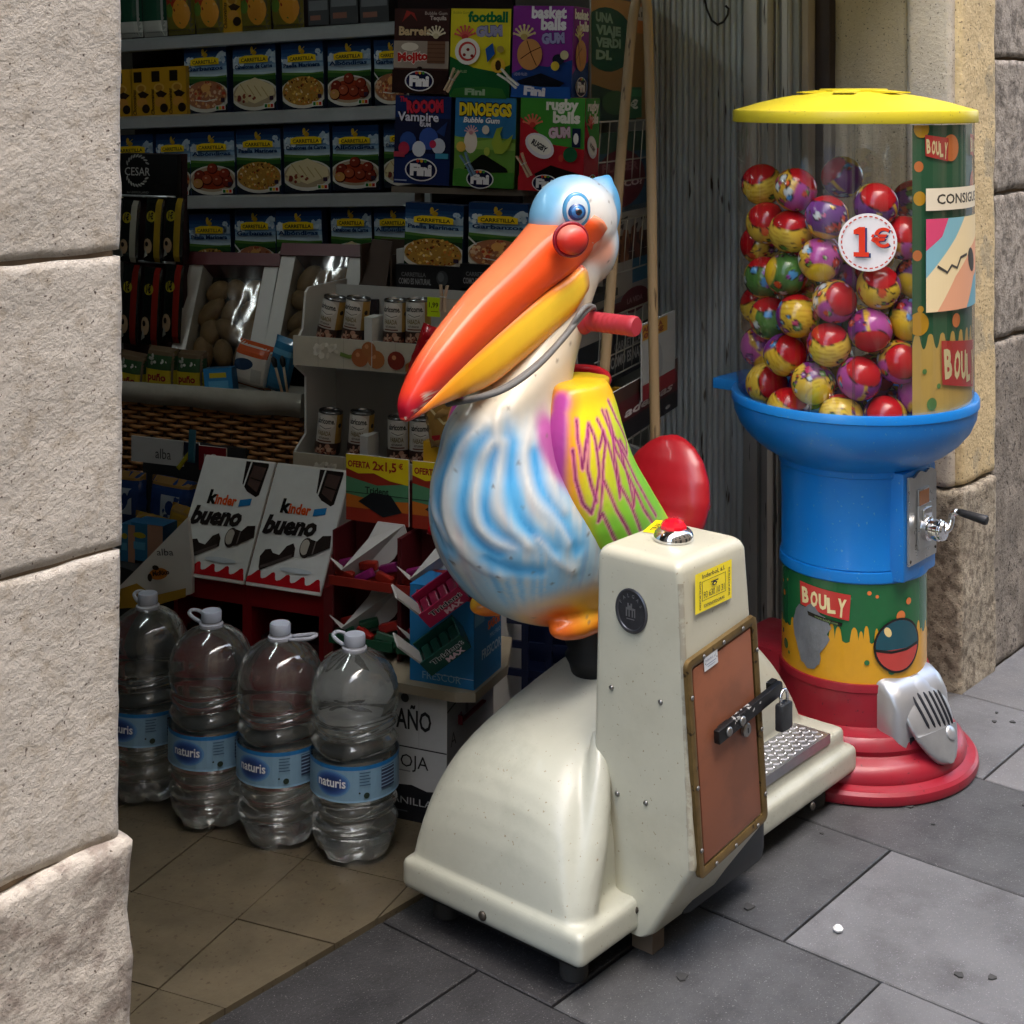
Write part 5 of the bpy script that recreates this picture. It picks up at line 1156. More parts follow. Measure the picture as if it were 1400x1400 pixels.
for k,(cx,yt,yb,c,cn) in enumerate(((176,274,358,'#8d8c80','grey'),(209,272,358,'#8a7422','yellow'),(236,271,357,'#8a7422','yellow'),(176,362,470,'#6e1f18','red'),(205,366,472,'#7a2018','red'),(234,362,468,'#7a2018','red'))):
    p_ = on_pl(cx,yb,TREF+UN*.03); h = on_pl(cx,yt,TREF).z-on_pl(cx,yb,TREF).z
    pouch('treat_sachet',.062,h,.012,sachet(c),BLK,f'black treat sachet with {cn} stripe, {ordw[k%3]} from the granite wall in the {"upper" if k<3 else "lower"} row','treat sachet','hanging treat sachets',loc=p_,rot=(0,.06,PSI))

# ---- two film fronted potato trays leaning on the shelving
POT = mat('potato_skin','#755c3a',.7,vary=.3,vscale=30); FILM = film_mat('crinkled_film',(.93,.94,.93),.12,1.3,.05)
for k,(TL,TR,BR,BL,lab) in enumerate((((262,352),(389,343),(357,480),(232,492),'white sided potato tray under clear film, nearer to the granite wall'),((391,345),(490,326),(476,470),(361,476),'white sided potato tray under shiny film, next to the brown open box'))):
    D0 = 4.22 if k == 0 else 4.18
    b0, b1 = P(*BL,D0), P(*BR,D0-.05); t0, t1 = P(*TL,D0+.16), P(*TR,D0+.11); b1.z = b0.z; 
    w = (b1-b0).length; up = (t0+t1-b0-b1)/2; rr_ = (b1-b0).normalized(); h = up.length; upn = (up-rr_*up.dot(rr_)).normalized(); nrm = rr_.cross(upn)
    t_ = thing('potato_tray', lab, 'potato tray', (b0+b1)/2, group='potato trays'); t_.rotation_euler = Matrix((rr_, -nrm, upn)).transposed().to_euler()
    for s in (-1,1): MB().box((s*w/2-(.0 if s<0 else .042), -.004, 0),(s*w/2+(.042 if s<0 else 0), .09, h*.9)).build('side_panel', CARD, t_)
    MB().box((-w/2-.004,-.012,h*.88),(w/2+.004,.09,h)).build('top_band', mat('maroon_card','#561a1f',.45), t_)
    MB().box((-w/2+.042,.085,0),(w/2-.042,.092,h*.88)).build('back_panel', DARKM, t_)
    f_ = MB(); n_ = 14
    f_.loft([[(-w/2+.043+(w-.086)*i/n_, -.010-.012*math.sin(PI*i/n_)*math.sin(PI*j/n_)+.005*noise.noise((i*.7+k*9,j*.7,3)), h*.88*j/n_) for i in range(n_+1)] for j in range(n_+1)],cap=False,close=False)
    f_.build('film_front', FILM, t_, smooth=True)
    rng = random.Random(5+k)
    for i in range(3):
        for j in range(4):
            e = MB(); ellipsoid(e,(0,0,0),(rng.uniform(.034,.046),.030,rng.uniform(.032,.042)),12); o = e.build('potato', POT, t_, smooth=True); o.location = (-w/2+.075+(w-.15)*(i+.15*(j%2))/2.0, .045, .04+j*.062); o.rotation_euler = (rng.uniform(-.5,.5),rng.uniform(-1.5,1.5),rng.uniform(-.5,.5)); o.scale = (rng.uniform(.95,1.3),.9,rng.uniform(.75,1.0))
# ---- opened brown carton on top of the can stand
c0 = P(515,400,3.95); ct = thing('open_carton','opened dark brown carton with raised flap above the tin cans','carton', c0, PSI)
BRW = mat('dark_brown_card','#3b2c22',.7,vary=.1)
MB().box((-.05,0,0),(.045,.12,.012)).box((-.05,0,0),(-.045,.12,.125)).box((.04,0,0),(.045,.12,.10)).box((-.05,.115,0),(.045,.12,.13)).build('carton_body', BRW, ct)
MB().loft([[(-.055,-.01,.0),(.03,-.01,.0),(.03,-.006,.0),(-.055,-.006,.0)],[(-.04,.05,.135),(.02,.05,.13),(.02,.054,.13),(-.04,.054,.135)]]).build('flap', BRW, ct)
MB().box((-.075,-.03,-.055),(.015,.03,-.015)).build('printed_tray', mat('dotted_tray','#2a2228',.5,vary=.5,vscale=70), ct)
MB().box((.048,.02,0),(.07,.10,.115)).build('grey_flap', CARDG, ct)

# ---- white card stand with tins
CREF = P(500,480,3.72)
q = on_pl(402,655,CREF); cs = thing('can_stand','white card stand with two tiers of bean tins and vegetable print','display stand', Vector((q.x,q.y,0)), PSI)
L_ = lambda px,py: ((on_pl(px,py,CREF)-q).dot(UR), on_pl(px,py,CREF).z)
wR = L_(652,500)[0]; x_ = lambda px: L_(px,500)[0]
# side cheeks with a curved outline
out = [(0,.0),(0,L_(400,615)[1]),(.05,L_(420,600)[1]),(.05,L_(420,520)[1]),(0,L_(395,500)[1]),(0,L_(395,468)[1]),(.035,L_(395,452)[1]),(.05,L_(395,402)[1]),(.065,L_(395,396)[1]),(.26,L_(395,396)[1]),(.26,0)]
def cheek(x): 
    m = MB(); n_ = len(out); V = [(x,y,z) for y,z in out]+[(x+.006,y,z) for y,z in out]
    t = tessellate_polygon([[Vector((y,z,0)) for y,z in out]]); m.add(V,[tuple(f) for f in t]+[tuple(i+n_ for i in f[::-1]) for f in t]+[(i,(i+1)%n_,(i+1)%n_+n_,i+n_) for i in range(n_)]); return m
cheek(0).build('side_cheek', CARD, cs); cheek(wR).build('side_cheek', CARD, cs)
MB().box((.006,.20,0),(wR,.206,L_(395,400)[1])).build('back_panel', CARDG, cs)
def veg(a,w,h,dim):
    rng = random.Random(8); a.rect(0,0,w,h,'#c3beae' if not dim else '#b8b2a0')
    for k in range(7): a.rect(w*k/7,0,w*k/7+.0012,h,'#a39d8b')
    a.scatter(w*.18,h*.55,w*.075,h*.22,['#ece9dd','#d5d0c0','#e2ddd0'],16,.006,.014,rng); a.line([(w*.27,h*.5),(w*.32,h*.42),(w*.38,h*.5)],.010,'#6f8a45')
    for x,y,r,c in ((.38,.42,.024,'#a5623a'),(.47,.40,.024,'#b0703f'),(.43,.72,.02,'#a86a3e'),(.58,.42,.024,'#8a3529')): a.ell(w*x,h*y,r,r*.95,c,16); a.ell(w*x-.006,h*y+.007,.006,.006,'#c98f63',8)
    for k in range(4): a.line([(w*.63,h*(.1+.06*k)),(w*.72,h*(.35+.1*k)),(w*.80,h*(.5+.12*k))],[.004,.012,.014],'#b5713a')
for k,(ya,yb) in enumerate(((458,498),(617,665))):
    zt, zb = L_(400,ya)[1], L_(400,yb)[1]
    fb = MB().box((.0,-.004,zb),(wR,.0,zt)).box((.006,0,zb),(wR,.20,zb+.004)).build('tier_front', CARD, cs)
    a = Art(wR,zt-zb); a.clip = (0,0,wR,zt-zb); veg(a,wR,zt-zb,k); a.build('vegetable_print', fb, flat((0,-.004,zb),(1,0,0),(0,0,1)))
    for px in ((498,) if k == 0 else (492,)):
        xx = x_(px); MB().loft([[(xx,.0,z),(xx+.026,-.008,z),(xx+.026,.05,z),(xx,.05,z)] for z in (zb+.01,zt+.058)]).build('divider', CARD, cs)
MB().box((.006,.002,0),(wR,.19,L_(400,665)[1]-.002)).build('lower_body', CARDG, cs)
TIN = mat('tin_metal','#8f9192',.25,metal=.9)
def can_proto():
    r, h = .0305, .112; o = MB().lathe([(r*.97,0),(r*1.03,.002),(r,.005),(r,h-.005),(r*1.03,h-.002),(r*.99,h),(r*.93,h-.004),(.0005,h-.004)],28).build('tin_can', TIN, smooth=True, angle=30)
    W_ = 2*PI*r; a = Art(W_,h-.012,'#c9c6be'); c = W_/2; hh = h-.012; rng = random.Random(2)
    a.rect(c+.026,0,c+.055,hh,'#b08b45'); a.ell(c+.038,hh*.72,.006,.006,'#2a241c',12); a.ell(c-.001,hh*.8,.024,.020,'#dedcd6',24); a.text('abricome.',c-.002,hh*.77,.014,'#15130f',w=.047,bold=.03); a.line([(c-.018,hh*.70),(c,hh*.64),(c+.014,hh*.68)],.0015,'#3a362e')
    a.text('FABADA',c-.003,hh*.47,.011,'#7a6a3a',w=.034,bold=.02); a.text('ASTURIANA',c-.003,hh*.38,.005,'#3a342a',w=.028,bold=.02); a.rect(c-.020,hh*.315,c+.016,hh*.345,'#6a3a28')
    a.clip = (0,0,W_,hh*.30); a.rect(0,0,W_,hh*.28,'#3a2620'); a.scatter(c,hh*.1,.03,hh*.12,['#b98f7a','#7a3a2a','#c9a890','#2a1a16','#8f5a46'],40,.003,.008,rng); a.clip = None
    a.build('can_label', o, lambda x,y,z: Vector(((r+z)*math.sin(x/r-PI), -(r+z)*math.cos(x/r-PI), .006+y)), PRINT, cut=.008); return o
cp = None
for k,(px,yb,tilt,tn) in enumerate(((449,464,.20,'upper'),(484,466,.12,'upper'),(541,470,.02,'upper'),(572,470,0,'upper'),(447,620,.10,'lower'),(492,622,.06,'lower'),(547,630,0,'lower'),(577,632,0,'lower'))):
    p_ = on_pl(px,yb,CREF-UN*.045); lab = f'bean tin, {ordw[k%4]} from the wicker basket on the {tn} tier of the card stand'
    if cp is None: cp = can_proto(); o = cp
    else: o = dup(cp)
    tag(o, lab, 'tin can', 'bean tins on the card stand'); o.location = p_; o.rotation_euler = (0,tilt,PSI+.05*k)
# small card, clothes pegs, price tag, hanging bags
PEG = mat('peg_wood','#b59f86',.6,vary=.1)
def peg(px,py,D,ang,lab,m=PEG,L=.06,rz=PSI):
    t = thing('clothes_peg', lab, 'clothes peg', P(px,py,D), group='clothes pegs'); t.rotation_euler = (0,ang,rz)
    for s in (-1,1): 
        MB().loft([[(s*.002,-.004,-L*.5),(s*.007,-.004,-L*.5),(s*.007,.004,-L*.5),(s*.002,.004,-L*.5)],[(s*.0015,-.004,0),(s*.006,-.004,0),(s*.006,.004,0),(s*.0015,.004,0)],[(s*.006,-.004,L*.5),(s*.0105,-.004,L*.5),(s*.0105,.004,L*.5),(s*.006,.004,L*.5)]]).build('jaw', m, t)
    MB().tube([(-.006,-.005,.004),(.006,-.005,.004),(.006,.005,.004),(-.006,.005,.004)],.0012,6,closed=True).build('spring', METAL, t)
pc_ = P(623,428,3.42); tag(carton('sample_card',.075,.075,.004,lambda a,w,h:(a.rect(0,0,w,h,'#b9aa98'),a.text('ab',w*.45,h*.4,h*.16,'#1f1a16',bold=.04)),KRAFT,'beige card held by a wooden peg behind the orange bill','card',loc=pc_+Vector((0,0,-.045))),None)
carton('price_tag',.032,.044,.0015,lambda a,w,h:(a.rect(0,0,w,h,'#b6d60f'),a.text('1,99',w*.5,h*.48,h*.26,'#26300a',w=w*.72,bold=.02),a.rect(w*.3,h*.25,w*.85,h*.28,'#4a5a12')),CARD,'bright lime price tag reading 1,99 clipped near the bean tins','price tag',loc=P(593,433,3.38))
peg(606,408,3.37,.06,'pale wooden clothes peg gripping the lime price tag')
pouch('snack_bag',.12,.16,.02,lambda a,w,h:(a.rect(0,0,w,h,'#b01722'),a.poly([(w*.4,h*.15),(w*.55,h*.1),(w*.62,h*.5),(w*.5,h*.6)],'#1f1414'),a.poly([(w*.05,h*.9),(w*.3,h*.75),(w*.2,h*.98)],'#d0404a')),mat('red_foil','#a5141f',.25,coat=.4),'crumpled red snack bag hanging behind the tip of the bill','snack bag',loc=P(580,545,3.36),rot=(0,.35,PSI),crease=.012)
pouch('snack_bag',.13,.13,.02,lambda a,w,h:(a.rect(0,0,w,h,'#8a6a36'),a.rect(0,h*.1,w,h*.22,'#a01f28'),a.line([(w*.1,h*.8),(w*.4,h*.4),(w*.9,h*.5)],.006,'#c9b98a')),mat('gold_foil','#8f7040',.28,coat=.3),'golden brown snack bag below the orange bill','snack bag',loc=P(625,608,3.3),rot=(0,-.2,PSI),crease=.012)
carton('yellow_carton',.12,.10,.05,lambda a,w,h:(a.rect(0,0,w,h,'#c99a1e'),a.rect(0,0,w,h*.3,'#2f6f9f'),a.rect(w*.05,h*.3,w*.5,h*.5,'#d9c22a')),mat('yellow_card','#a8831c',.5),'yellow and blue carton between the tins and the pelican chest','carton',loc=P(612,668,3.32))

# ---- wicker basket with cloth lining
BREF = P(300,560,4.0); q = on_pl(300,600,BREF); bz0 = .36
bk = thing('wicker_basket','large brown wicker basket with grey cloth lining beside the card stand','basket', Vector((q.x,q.y,bz0)), PSI)
WK = mat('wicker','#a8794a',.6,vary=.25,vscale=30); WKD = mat('wicker_dark','#4f3523',.7,vary=.2,vscale=20)
xl = (on_pl(120,600,BREF)-q).dot(UR); xr = (on_pl(411,600,BREF)-q).dot(UR); zt = on_pl(300,553,BREF).z-bz0
MB().box((xl+.012,.012,0),(xr-.012,.33,zt-.02)).build('basket_core', WKD, bk)
nst = 16; stk = [xl+(xr-xl)*k/nst for k in range(nst+1)]
for x in stk: MB().tube([(x,.004,0),(x,.004,zt-.01)],.005,6).build('stake', WKD, bk, smooth=True)
for y in (.07,.14,.21,.28): MB().tube([(xr-.004,y,0),(xr-.004,y,zt-.01)],.005,6).build('stake', WKD, bk, smooth=True)
nr = int(zt/.0125)
for r in range(nr):
    z = .008+r*.0125; pts = []
    for k in range(nst*3+1):
        x = xl+(xr-xl)*k/(nst*3); pts.append((x, .002-.0075*math.cos(PI*(k/3+r)), z+.0012*noise.noise((x*40,r,0))))
    for k in range(9): pts.append((xr-.004+.0075*math.cos(PI*(k/2+r)), .012+.035*k, z))
    MB().tube(pts,.0052,6).build('wicker_strand', WK, bk, smooth=True)
lm = MB(); n_ = 40; r0, r1, r2 = [], [], []
for k in range(n_+1):
    x = xl-.01+(xr-xl+.02)*k/n_; s_ = noise.noise((x*7,1,2)); dz = on_pl(300,531,BREF).z-bz0+.012*((x-xl)/(xr-xl)-.5)
    r0.append((x,.05,dz-.01+.004*s_)); r1.append((x,-.012-.006*s_,dz+.004*s_)); r2.append((x,-.020-.010*noise.noise((x*12,4,1)),zt-.012+.014*s_))
r3 = [(x,.005,z+.003) for x,y,z in r2]
lm.loft([r0,r1,r2,r3],cap=False,close=False)
e0, e1, e2 = r0[-1], r1[-1], r2[-1]
lm.loft([[e0,e1,e2],[(e0[0]+.012,.15,e0[2]),(e1[0]+.016,.15,e1[2]),(e2[0]+.018,.15,e2[2])],[(e0[0],.3,e0[2]),(e1[0]+.01,.3,e1[2]),(e2[0]+.012,.3,e2[2])]],cap=False,close=False)
lm.build('cloth_lining', mat('grey_cloth','#8d8a80',.85,vary=.12,vscale=25), bk, smooth=True)
MB().box((xl+.02,.03,zt-.03),(xr-.02,.3,zt+.0)).build('cloth_bed', mat('grey_cloth','#8d8a80',.85), bk)
MB().box((q.x-.3,q.y-.15,0),(q.x+.25,q.y+.25,bz0)).build('basket_stand', DARKM); tag(bpy.data.objects['basket_stand'],'plain dark stand underneath the wicker basket','stand'); bpy.data.objects['basket_stand'].rotation_euler = (0,0,0)
def lentil(a,w,h):
    a.rect(0,0,w,h,'#5a4a38'); a.rect(0,h*.45,w,h*.85,'#2f4a30'); a.rect(0,0,w,h*.55,'#a9951f'); a.text('puño',w*.5,h*.32,h*.16,'#7a1f18',w=w*.6,bold=.04); a.scatter(w*.5,h*.75,w*.3,h*.1,['#b9b9b0','#8f9088'],10,w*.03,w*.07,random.Random(2)); a.rect(w*.3,h*.1,w*.7,h*.14,'#7a6a20')
IREF = BREF-UN*.06
for k,(cx,wp,yt,yb) in enumerate(((180,44,478,540),(222,46,472,538),(264,42,478,540))):
    p_ = on_pl(cx,yb,IREF); pouch('pulse_bag',wp/2050*4.05/.918,(yb-yt)/2050*4.05,.03,lentil,mat('clear_brown_film','#5f5342',.22,coat=.3),f'yellow labelled bag of pulses, {ordw[k]} from the granite wall in the wicker basket','food bag','bags of pulses in the basket',loc=p_,rot=(0,.10-.05*k,PSI))
carton('blue_pack',.085,.068,.03,lambda a,w,h:(a.rect(0,0,w,h,'#2f7fb5'),a.rect(w*.2,h*.62,w*.8,h*.82,'#c9b42a'),a.rect(w*.15,h*.2,w*.85,h*.5,'#5aa5d0'),a.rect(w*.1,h*.1,w*.9,h*.16,'#d5dade')),mat('blue_card','#22587f',.4),'small light blue pack standing at the front of the wicker basket','pack',loc=on_pl(300,538,BREF-UN*.03),rot=(0,-.1,PSI+.1))
pouch('sliced_bread_bag',.12,.125,.04,lambda a,w,h:(a.rect(0,0,w,h,'#c5c2ba'),a.rect(0,h*.75,w,h,'#b5502a'),a.ell(w*.35,h*.55,w*.28,h*.13,'#2a3f5a',18,.2),a.rect(w*.6,h*.2,w*.85,h*.5,'#a9a8a2'),a.rect(0,0,w,h*.12,'#a0623a')),mat('white_film','#b5b3ac',.3),'white and orange bag leaning in the wicker basket under the potatoes','food bag',loc=on_pl(345,530,BREF-UN*.10),rot=(0,.18,PSI))
pouch('blue_bag',.07,.15,.02,lambda a,w,h:(a.rect(0,0,w,h,'#2f6f95'),a.rect(0,h*.7,w,h*.8,'#5f9fbf')),mat('blue_film','#255a78',.3),'slim blue bag at the basket end next to the card stand','bag',loc=on_pl(378,535,BREF-UN*.08),rot=(0,.25,PSI))
for k,px in enumerate((384,392)):
    b_ = thing('brush','black bristled brush with pale handle standing in the wicker basket','brush',on_pl(px,530,BREF-UN*.04),group='brushes in the basket'); b_.rotation_euler = (0,-.3+.12*k,PSI)
    MB().tube([(0,0,-.02),(0,0,.055)],.0035,8).build('handle', PEG, b_, smooth=True); MB().lathe([(.004,.055),(.007,.062),(.008,.075),(.002,.085)],10).build('bristle_head', BLACKP, b_, smooth=True)
    b_['label'] = ('pale handled brush in the wicker basket, first from the potatoes','pale handled brush in the wicker basket, nearest to the card stand')[k]

# ---- kinder displays behind the water bottles
KREF = P(338,790,3.56)
def bueno(a,w,h):
    a.clip = (0,0,w,h); a.rect(0,0,w,h,'#cfd4d3')
    top = [(0,h*.06)]
    for k in range(5):
        for t,v in ((0,.035),(.2,.045),(.4,.07),(.55,.092),(.7,.098),(.8,.085),(.84,.06),(.9,.038)): top.append((w*(k+t)/5, h*(v+.012*(5-k)/5)))
    a.poly([(0,0),(w,0)]+top[::-1],'#a5141d')
    a.poly([(w*.60,h),(w*.63,h*.80),(w*.72,h*.74),(w*.86,h*.70),(w*.90,h*.72),(w*.93,h*.98),(w*.92,h)],'#231c1b'); a.poly([(w*.72,h*.97),(w*.70,h*.80),(w*.86,h*.74),(w*.90,h*.96)],'#4a3a36'); a.line([(w*.68,h),(w*.655,h*.78)],w*.02,'#cfd4d3'); a.line([(w*.72,h*.86),(w*.88,h*.84)],w*.012,'#1b1514')
    a.text('k',w*.275,h*.605,h*.115,'#151515',bold=.05,shear=.05); a.text('inder',w*.47,h*.605,h*.085,'#d0562a',w=w*.30,bold=.04); a.poly([(w*.66,h*.60),(w*.82,h*.625),(w*.82,h*.685),(w*.66,h*.66)],'#2478b5')
    a.text('bueno',w*.40,h*.43,h*.15,'#262323',w=w*.72,bold=.055,shear=.28,rot=.05)
    a.poly([(w*.12,h*.13),(w*.10,h*.22),(w*.15,h*.28),(w*.22,h*.29),(w*.26,h*.26),(w*.35,h*.25),(w*.42,h*.33),(w*.50,h*.36),(w*.54,h*.32),(w*.55,h*.25),(w*.14,h*.105)],'#2b2422'); a.poly([(w*.13,h*.14),(w*.52,h*.27),(w*.52,h*.24),(w*.14,h*.115)],'#4a4240')
    a.ell(w*.68,h*.335,w*.085,h*.085,'#332c2a',18); a.ell(w*.665,h*.34,w*.06,h*.065,'#a9a49a',16); a.poly([(w*.70,h*.26),(w*.72,h*.41),(w*.80,h*.40),(w*.86,h*.45),(w*.97,h*.46),(w*.99,h*.36),(w*.78,h*.28)],'#2b2422'); a.line([(w*.78,h*.29),(w*.79,h*.40)],w*.015,'#6a625e')
    a.ell(w*.62,h*.14,w*.22,h*.022,'#bac6ce',16); a.clip = None
kb = None
for k,(xa,xb,yb) in enumerate(((238,337,781),(339,441,800))):
    if kb is None:
        w = (on_pl(xb,yb,KREF)-on_pl(xa,yb,KREF)).length; zt = P(338,790,3.56).z; hh = .285; lean = math.radians(29)
        kb = thing('chocolate_display','','chocolate display',(0,0,0),PSI,'red chocolate displays behind the bottles')
        d = .30; t = .012; bm_ = MB()
        bm_.box((-w/2,0,.0),(w/2,d,.16)); bm_.box((-w/2,0,.16),(-w/2+t,d,zt)); bm_.box((w/2-t,0,.16),(w/2,d,zt)); bm_.box((-w/2+t,0,zt-.065),(w/2-t,.012,zt)); bm_.box((-w/2+t,d-.01,.16),(w/2-t,d,zt)); bm_.box((-w/2+t,.0,.16),(w/2-t,.012,.19)); bm_.box((-w/2+t,.012,zt-.02),(w/2-t,d-.01,zt-.005))
        bm_.build('body', REDC, kb)
        hb = MB().box((-w/2+.002,-.004,-.01),(w/2-.002,.004,hh),bev=.0035).build('header_board', CARD, kb, angle=40); hb.location = (0,-.004,zt-.006); hb.rotation_euler = (-lean,0,0)
        a = Art(w-.006,hh-.004); bueno(a,w-.006,hh-.004); a.build('header_print', hb, flat((-w/2+.003,-.004,-.002),(1,0,0),(0,0,1)), PRINTG); o = kb
        MB().box((-w/2+.02,.03,.19),(w/2-.02,.25,.26)).build('stock', mat('dark_wrappers','#2a1416',.35), kb)
    else: o = dup(kb)
    p_ = (on_pl(xa,yb,KREF)+on_pl(xb,yb,KREF))/2; o.location = (p_.x,p_.y,0); o['label'] = ('red bueno chocolate display with white header, the one beside the crisps bin','red bueno chocolate display with white header, the one beside the gum stand')[k]

# ---- crisps bin by the wall
AREF = P(215,720,3.82); q = on_pl(215,720,AREF); ab = thing('snack_bin','low bin headed alba with snack bags beside the granite wall','snack bin', Vector((q.x,q.y,0)), PSI)
L_ = lambda px,py: ((on_pl(px,py,AREF)-q).dot(UR), on_pl(px,py,AREF).z)
x0, x1 = L_(130,700)[0], L_(275,700)[0]
MB().box((x0,.0,0),(x1,.22,L_(215,800)[1])).box((x0,.20,L_(215,800)[1]),(x1,.22,L_(215,630)[1])).build('bin_body', DARKM, ab)
def strip(name, xa, xb, ya, yb, artf, y=.12):
    (a0,z0),(a1,z1) = L_(xa,yb), L_(xb,ya); b = MB().box((a0,y,z0),(a1,y+.004,z1)).build(name, CARD, ab); a = Art(a1-a0,z1-z0); artf(a,a1-a0,z1-z0); a.build('print', b, flat((a0,y,z0),(1,0,0),(0,0,1))); return b
strip('name_strip',140,212,617,644,lambda a,w,h:(a.rect(0,0,w,h,'#a9acad'),a.text('alba',w*.62,h*.22,h*.42,'#26282a',w=w*.30)))
strip('price_strip',234,272,627,657,lambda a,w,h:(a.rect(0,0,w,h,'#7d141d'),a.text('1€',w*.42,h*.2,h*.5,'#c9c2bd',w=w*.45)))
strip('name_strip',213,234,620,648,lambda a,w,h:a.rect(0,0,w,h,'#1a1c30'))
pouch('price_ribbon',.012,.07,.002,lambda a,w,h:a.rect(0,0,w,h,'#9a9422'),mat('yellow_card','#a8831c',.5),None,None,loc=(L_(214,650)[0],.09,L_(214,652)[1]),rot=(0,.7,0),parent=ab)
pouch('blue_ribbon',.022,.085,.002,lambda a,w,h:a.rect(0,0,w,h,'#2f5a6a'),mat('blue_film','#255a78',.3),None,None,loc=(L_(236,640)[0],.08,L_(236,642)[1]),rot=(0,.05,0),parent=ab)
for k,(cx,wp,yt,yb,c) in enumerate(((178,52,640,722,'#1f3560'),(236,70,650,735,'#1c3566'),(205,60,700,790,'#75651c'),(250,50,690,760,'#8a6a22'))):
    pouch('snack_bag',wp/2050*3.8/.918,(yb-yt)/2050*3.8,.03,lambda a,w,h,c=c:(a.rect(0,0,w,h,c),a.rect(w*.35,h*.3,w*.75,h*.75,'#8f9aa5' if c<'#3' else '#a8892f'),a.ell(w*.55,h*.55,w*.1,h*.12,c,10),a.rect(0,h*.88,w,h,'#7a5f35')),mat('snack_film_'+c[1:],c,.25,coat=.3),('blue snack bag nearest to the granite wall in the bin','large blue snack bag in the middle of the bin','yellow snack bag low in the bin','ochre snack bag half behind the chocolate display')[k],'snack bag','snack bags in the bin',loc=on_pl(cx,yb,AREF-UN*(.10 if k<2 else .06)),rot=(0,.05*k,PSI),crease=.008)
for k,(cx,wp) in enumerate(((175,22),(201,48))):
    carton('cake_box',wp/2050*3.8/.918,.095,.06,lambda a,w,h:(a.rect(0,0,w*.52,h,'#2b6a92'),a.rect(w*.52,0,w,h,'#a87f68'),a.ell(w*.27,h*.68,w*.2,h*.08,'#a99b2a',14),a.rect(w*.08,h*.3,w*.45,h*.5,'#4f93b5')),mat('blue_card','#22587f',.4),('small blue box at the granite wall in front of the snack bags','blue and pink box in front of the snack bags')[k],'box','small boxes in the bin',loc=on_pl(cx,768,AREF+UN*.03))
# slanted board with yellow foot
pts = [(162,803),(256,708),(262,770),(262,812),(215,826),(160,832)]; W3 = [P(a,b,3.66-(a-165)*.0006) for a,b in pts]; nb = UN*.012
sb_ = MB(); n_ = len(W3); sb_.add([p+nb*0 for p in W3]+[p-nb for p in W3],[tuple(range(n_))[::-1],tuple(range(n_,2*n_))]+[(i,(i+1)%n_,(i+1)%n_+n_,i+n_) for i in range(n_)])
so = sb_.build('slanted_sign', CARD); tag(so,'slanted white sign with yellow foot behind the first bottle','sign')
o0 = W3[0]; uxx = UR; fl_ = lambda x,y,z: o0+UR*x+Vector((0,0,1))*y+UN*(z+.002)
A2 = lambda px,py: ((P(px,py,3.66-(px-165)*.0006)-o0).dot(UR), P(px,py,3.66-(px-165)*.0006).z-o0.z)
a = Art(1,1); a.poly([A2(162,806),A2(190,796),A2(215,812),A2(262,800),A2(262,812),A2(215,826),A2(160,832)][::-1],'#b08a2f')
tx = A2(220,757); a.text('alba',tx[0],tx[1],.017,'#2a2c2e',w=.048,align='l',rot=.12); c_ = A2(222,782); a.ell(c_[0],c_[1],.028,.014,'#b06a1f',18,.25); a.ell(c_[0]-.025,c_[1]-.012,.007,.010,'#241a12',10); a.text('McRico',c_[0]-.016,c_[1]-.007,.011,'#1f150d',w=.05,align='l',rot=.22,bold=.05); a.ell(c_[0]-.008,c_[1]+.014,.010,.006,'#241a12',10)
a.build('sign_print', so, fl_)

# ---- gum displays on a board over wine cartons
WREF = P(606,1030,3.17)
q = on_pl(609,1140,WREF); 
def wine(a,w,h):
    a.clip = (0,0,w,h); a.rect(0,0,w,h,'#bfc2c1'); a.rect(0,h*.555,w,h*.565,'#191a1c'); a.text('MONTAÑO',w*.89,h*.70,h*.15,'#17181a',w=w*.58,align='r',bold=.02); a.ell(w*.70,h*.93,w*.03,w*.03,'#4a4c4e',14); a.rect(w*.80,h*.56,w*.803,h,'#9a9c9c')
    a.text('RIOJA',w*.87,h*.41,h*.10,'#17181a',w=w*.30,align='r'); a.rect(w*.2,h*.375,w*.74,h*.385,'#85878a')
    a.poly([(0,0),(w,0),(w,h*.27),(w*.86,h*.25),(w*.75,h*.28),(w*.62,h*.265),(w*.5,h*.29),(w*.4,h*.28),(w*.3,h*.25),(w*.2,h*.24),(0,h*.18)],'#17191f'); a.text('MANILLA',w*.90,h*.13,h*.055,'#aeb2b5',w=w*.36,align='r'); a.rect(w*.3,h*.07,w*.72,h*.08,'#5a5d63')
w = .33; hgt = on_pl(600,958,WREF).z; tp_ = on_pl(611,1140,WREF)
wc = carton('wine_carton',w,.282,.24,wine,CARD,'white wine carton lettered RIOJA under the wooden board','carton',loc=Vector((tp_.x,tp_.y,0))-UR*w/2)
a = Art(.24,.282); a.rect(0,.0,.24,.282,'#85888a'); a.line([(0,.245),(.10,.262),(.16,.25),(.22,.28)],.004,'#1a1b1d'); a.text('A',.03,.165,.03,'#2a2c2e'); a.rect(.09,.21,.105,.235,'#606366'); a.build('side_print', wc, flat((w/2,0,0),(0,1,0),(0,0,1)))
zb_ = .2835
bd0 = on_pl(648,955,WREF+UN*.03); out = []
L2 = lambda px,py: on_z(px,py,zb_+.022)
brd = [on_z(520,928,zb_+.022), on_z(622,946,zb_+.022), on_z(650,946,zb_+.022), on_z(694,908,zb_+.022), on_z(700,870,zb_+.022), on_z(540,850,zb_+.022)]
m = MB(); n_ = len(brd); m.loft([[(p.x,p.y,zb_) for p in brd],[(p.x,p.y,zb_+.020) for p in brd]]); o = m.build('wooden_board', mat('pale_board','#8f8672',.55,vary=.12,vscale=10)); tag(o,'pale board with cut corner lying on the wine carton under the gum displays','board')
zb_ += .0205
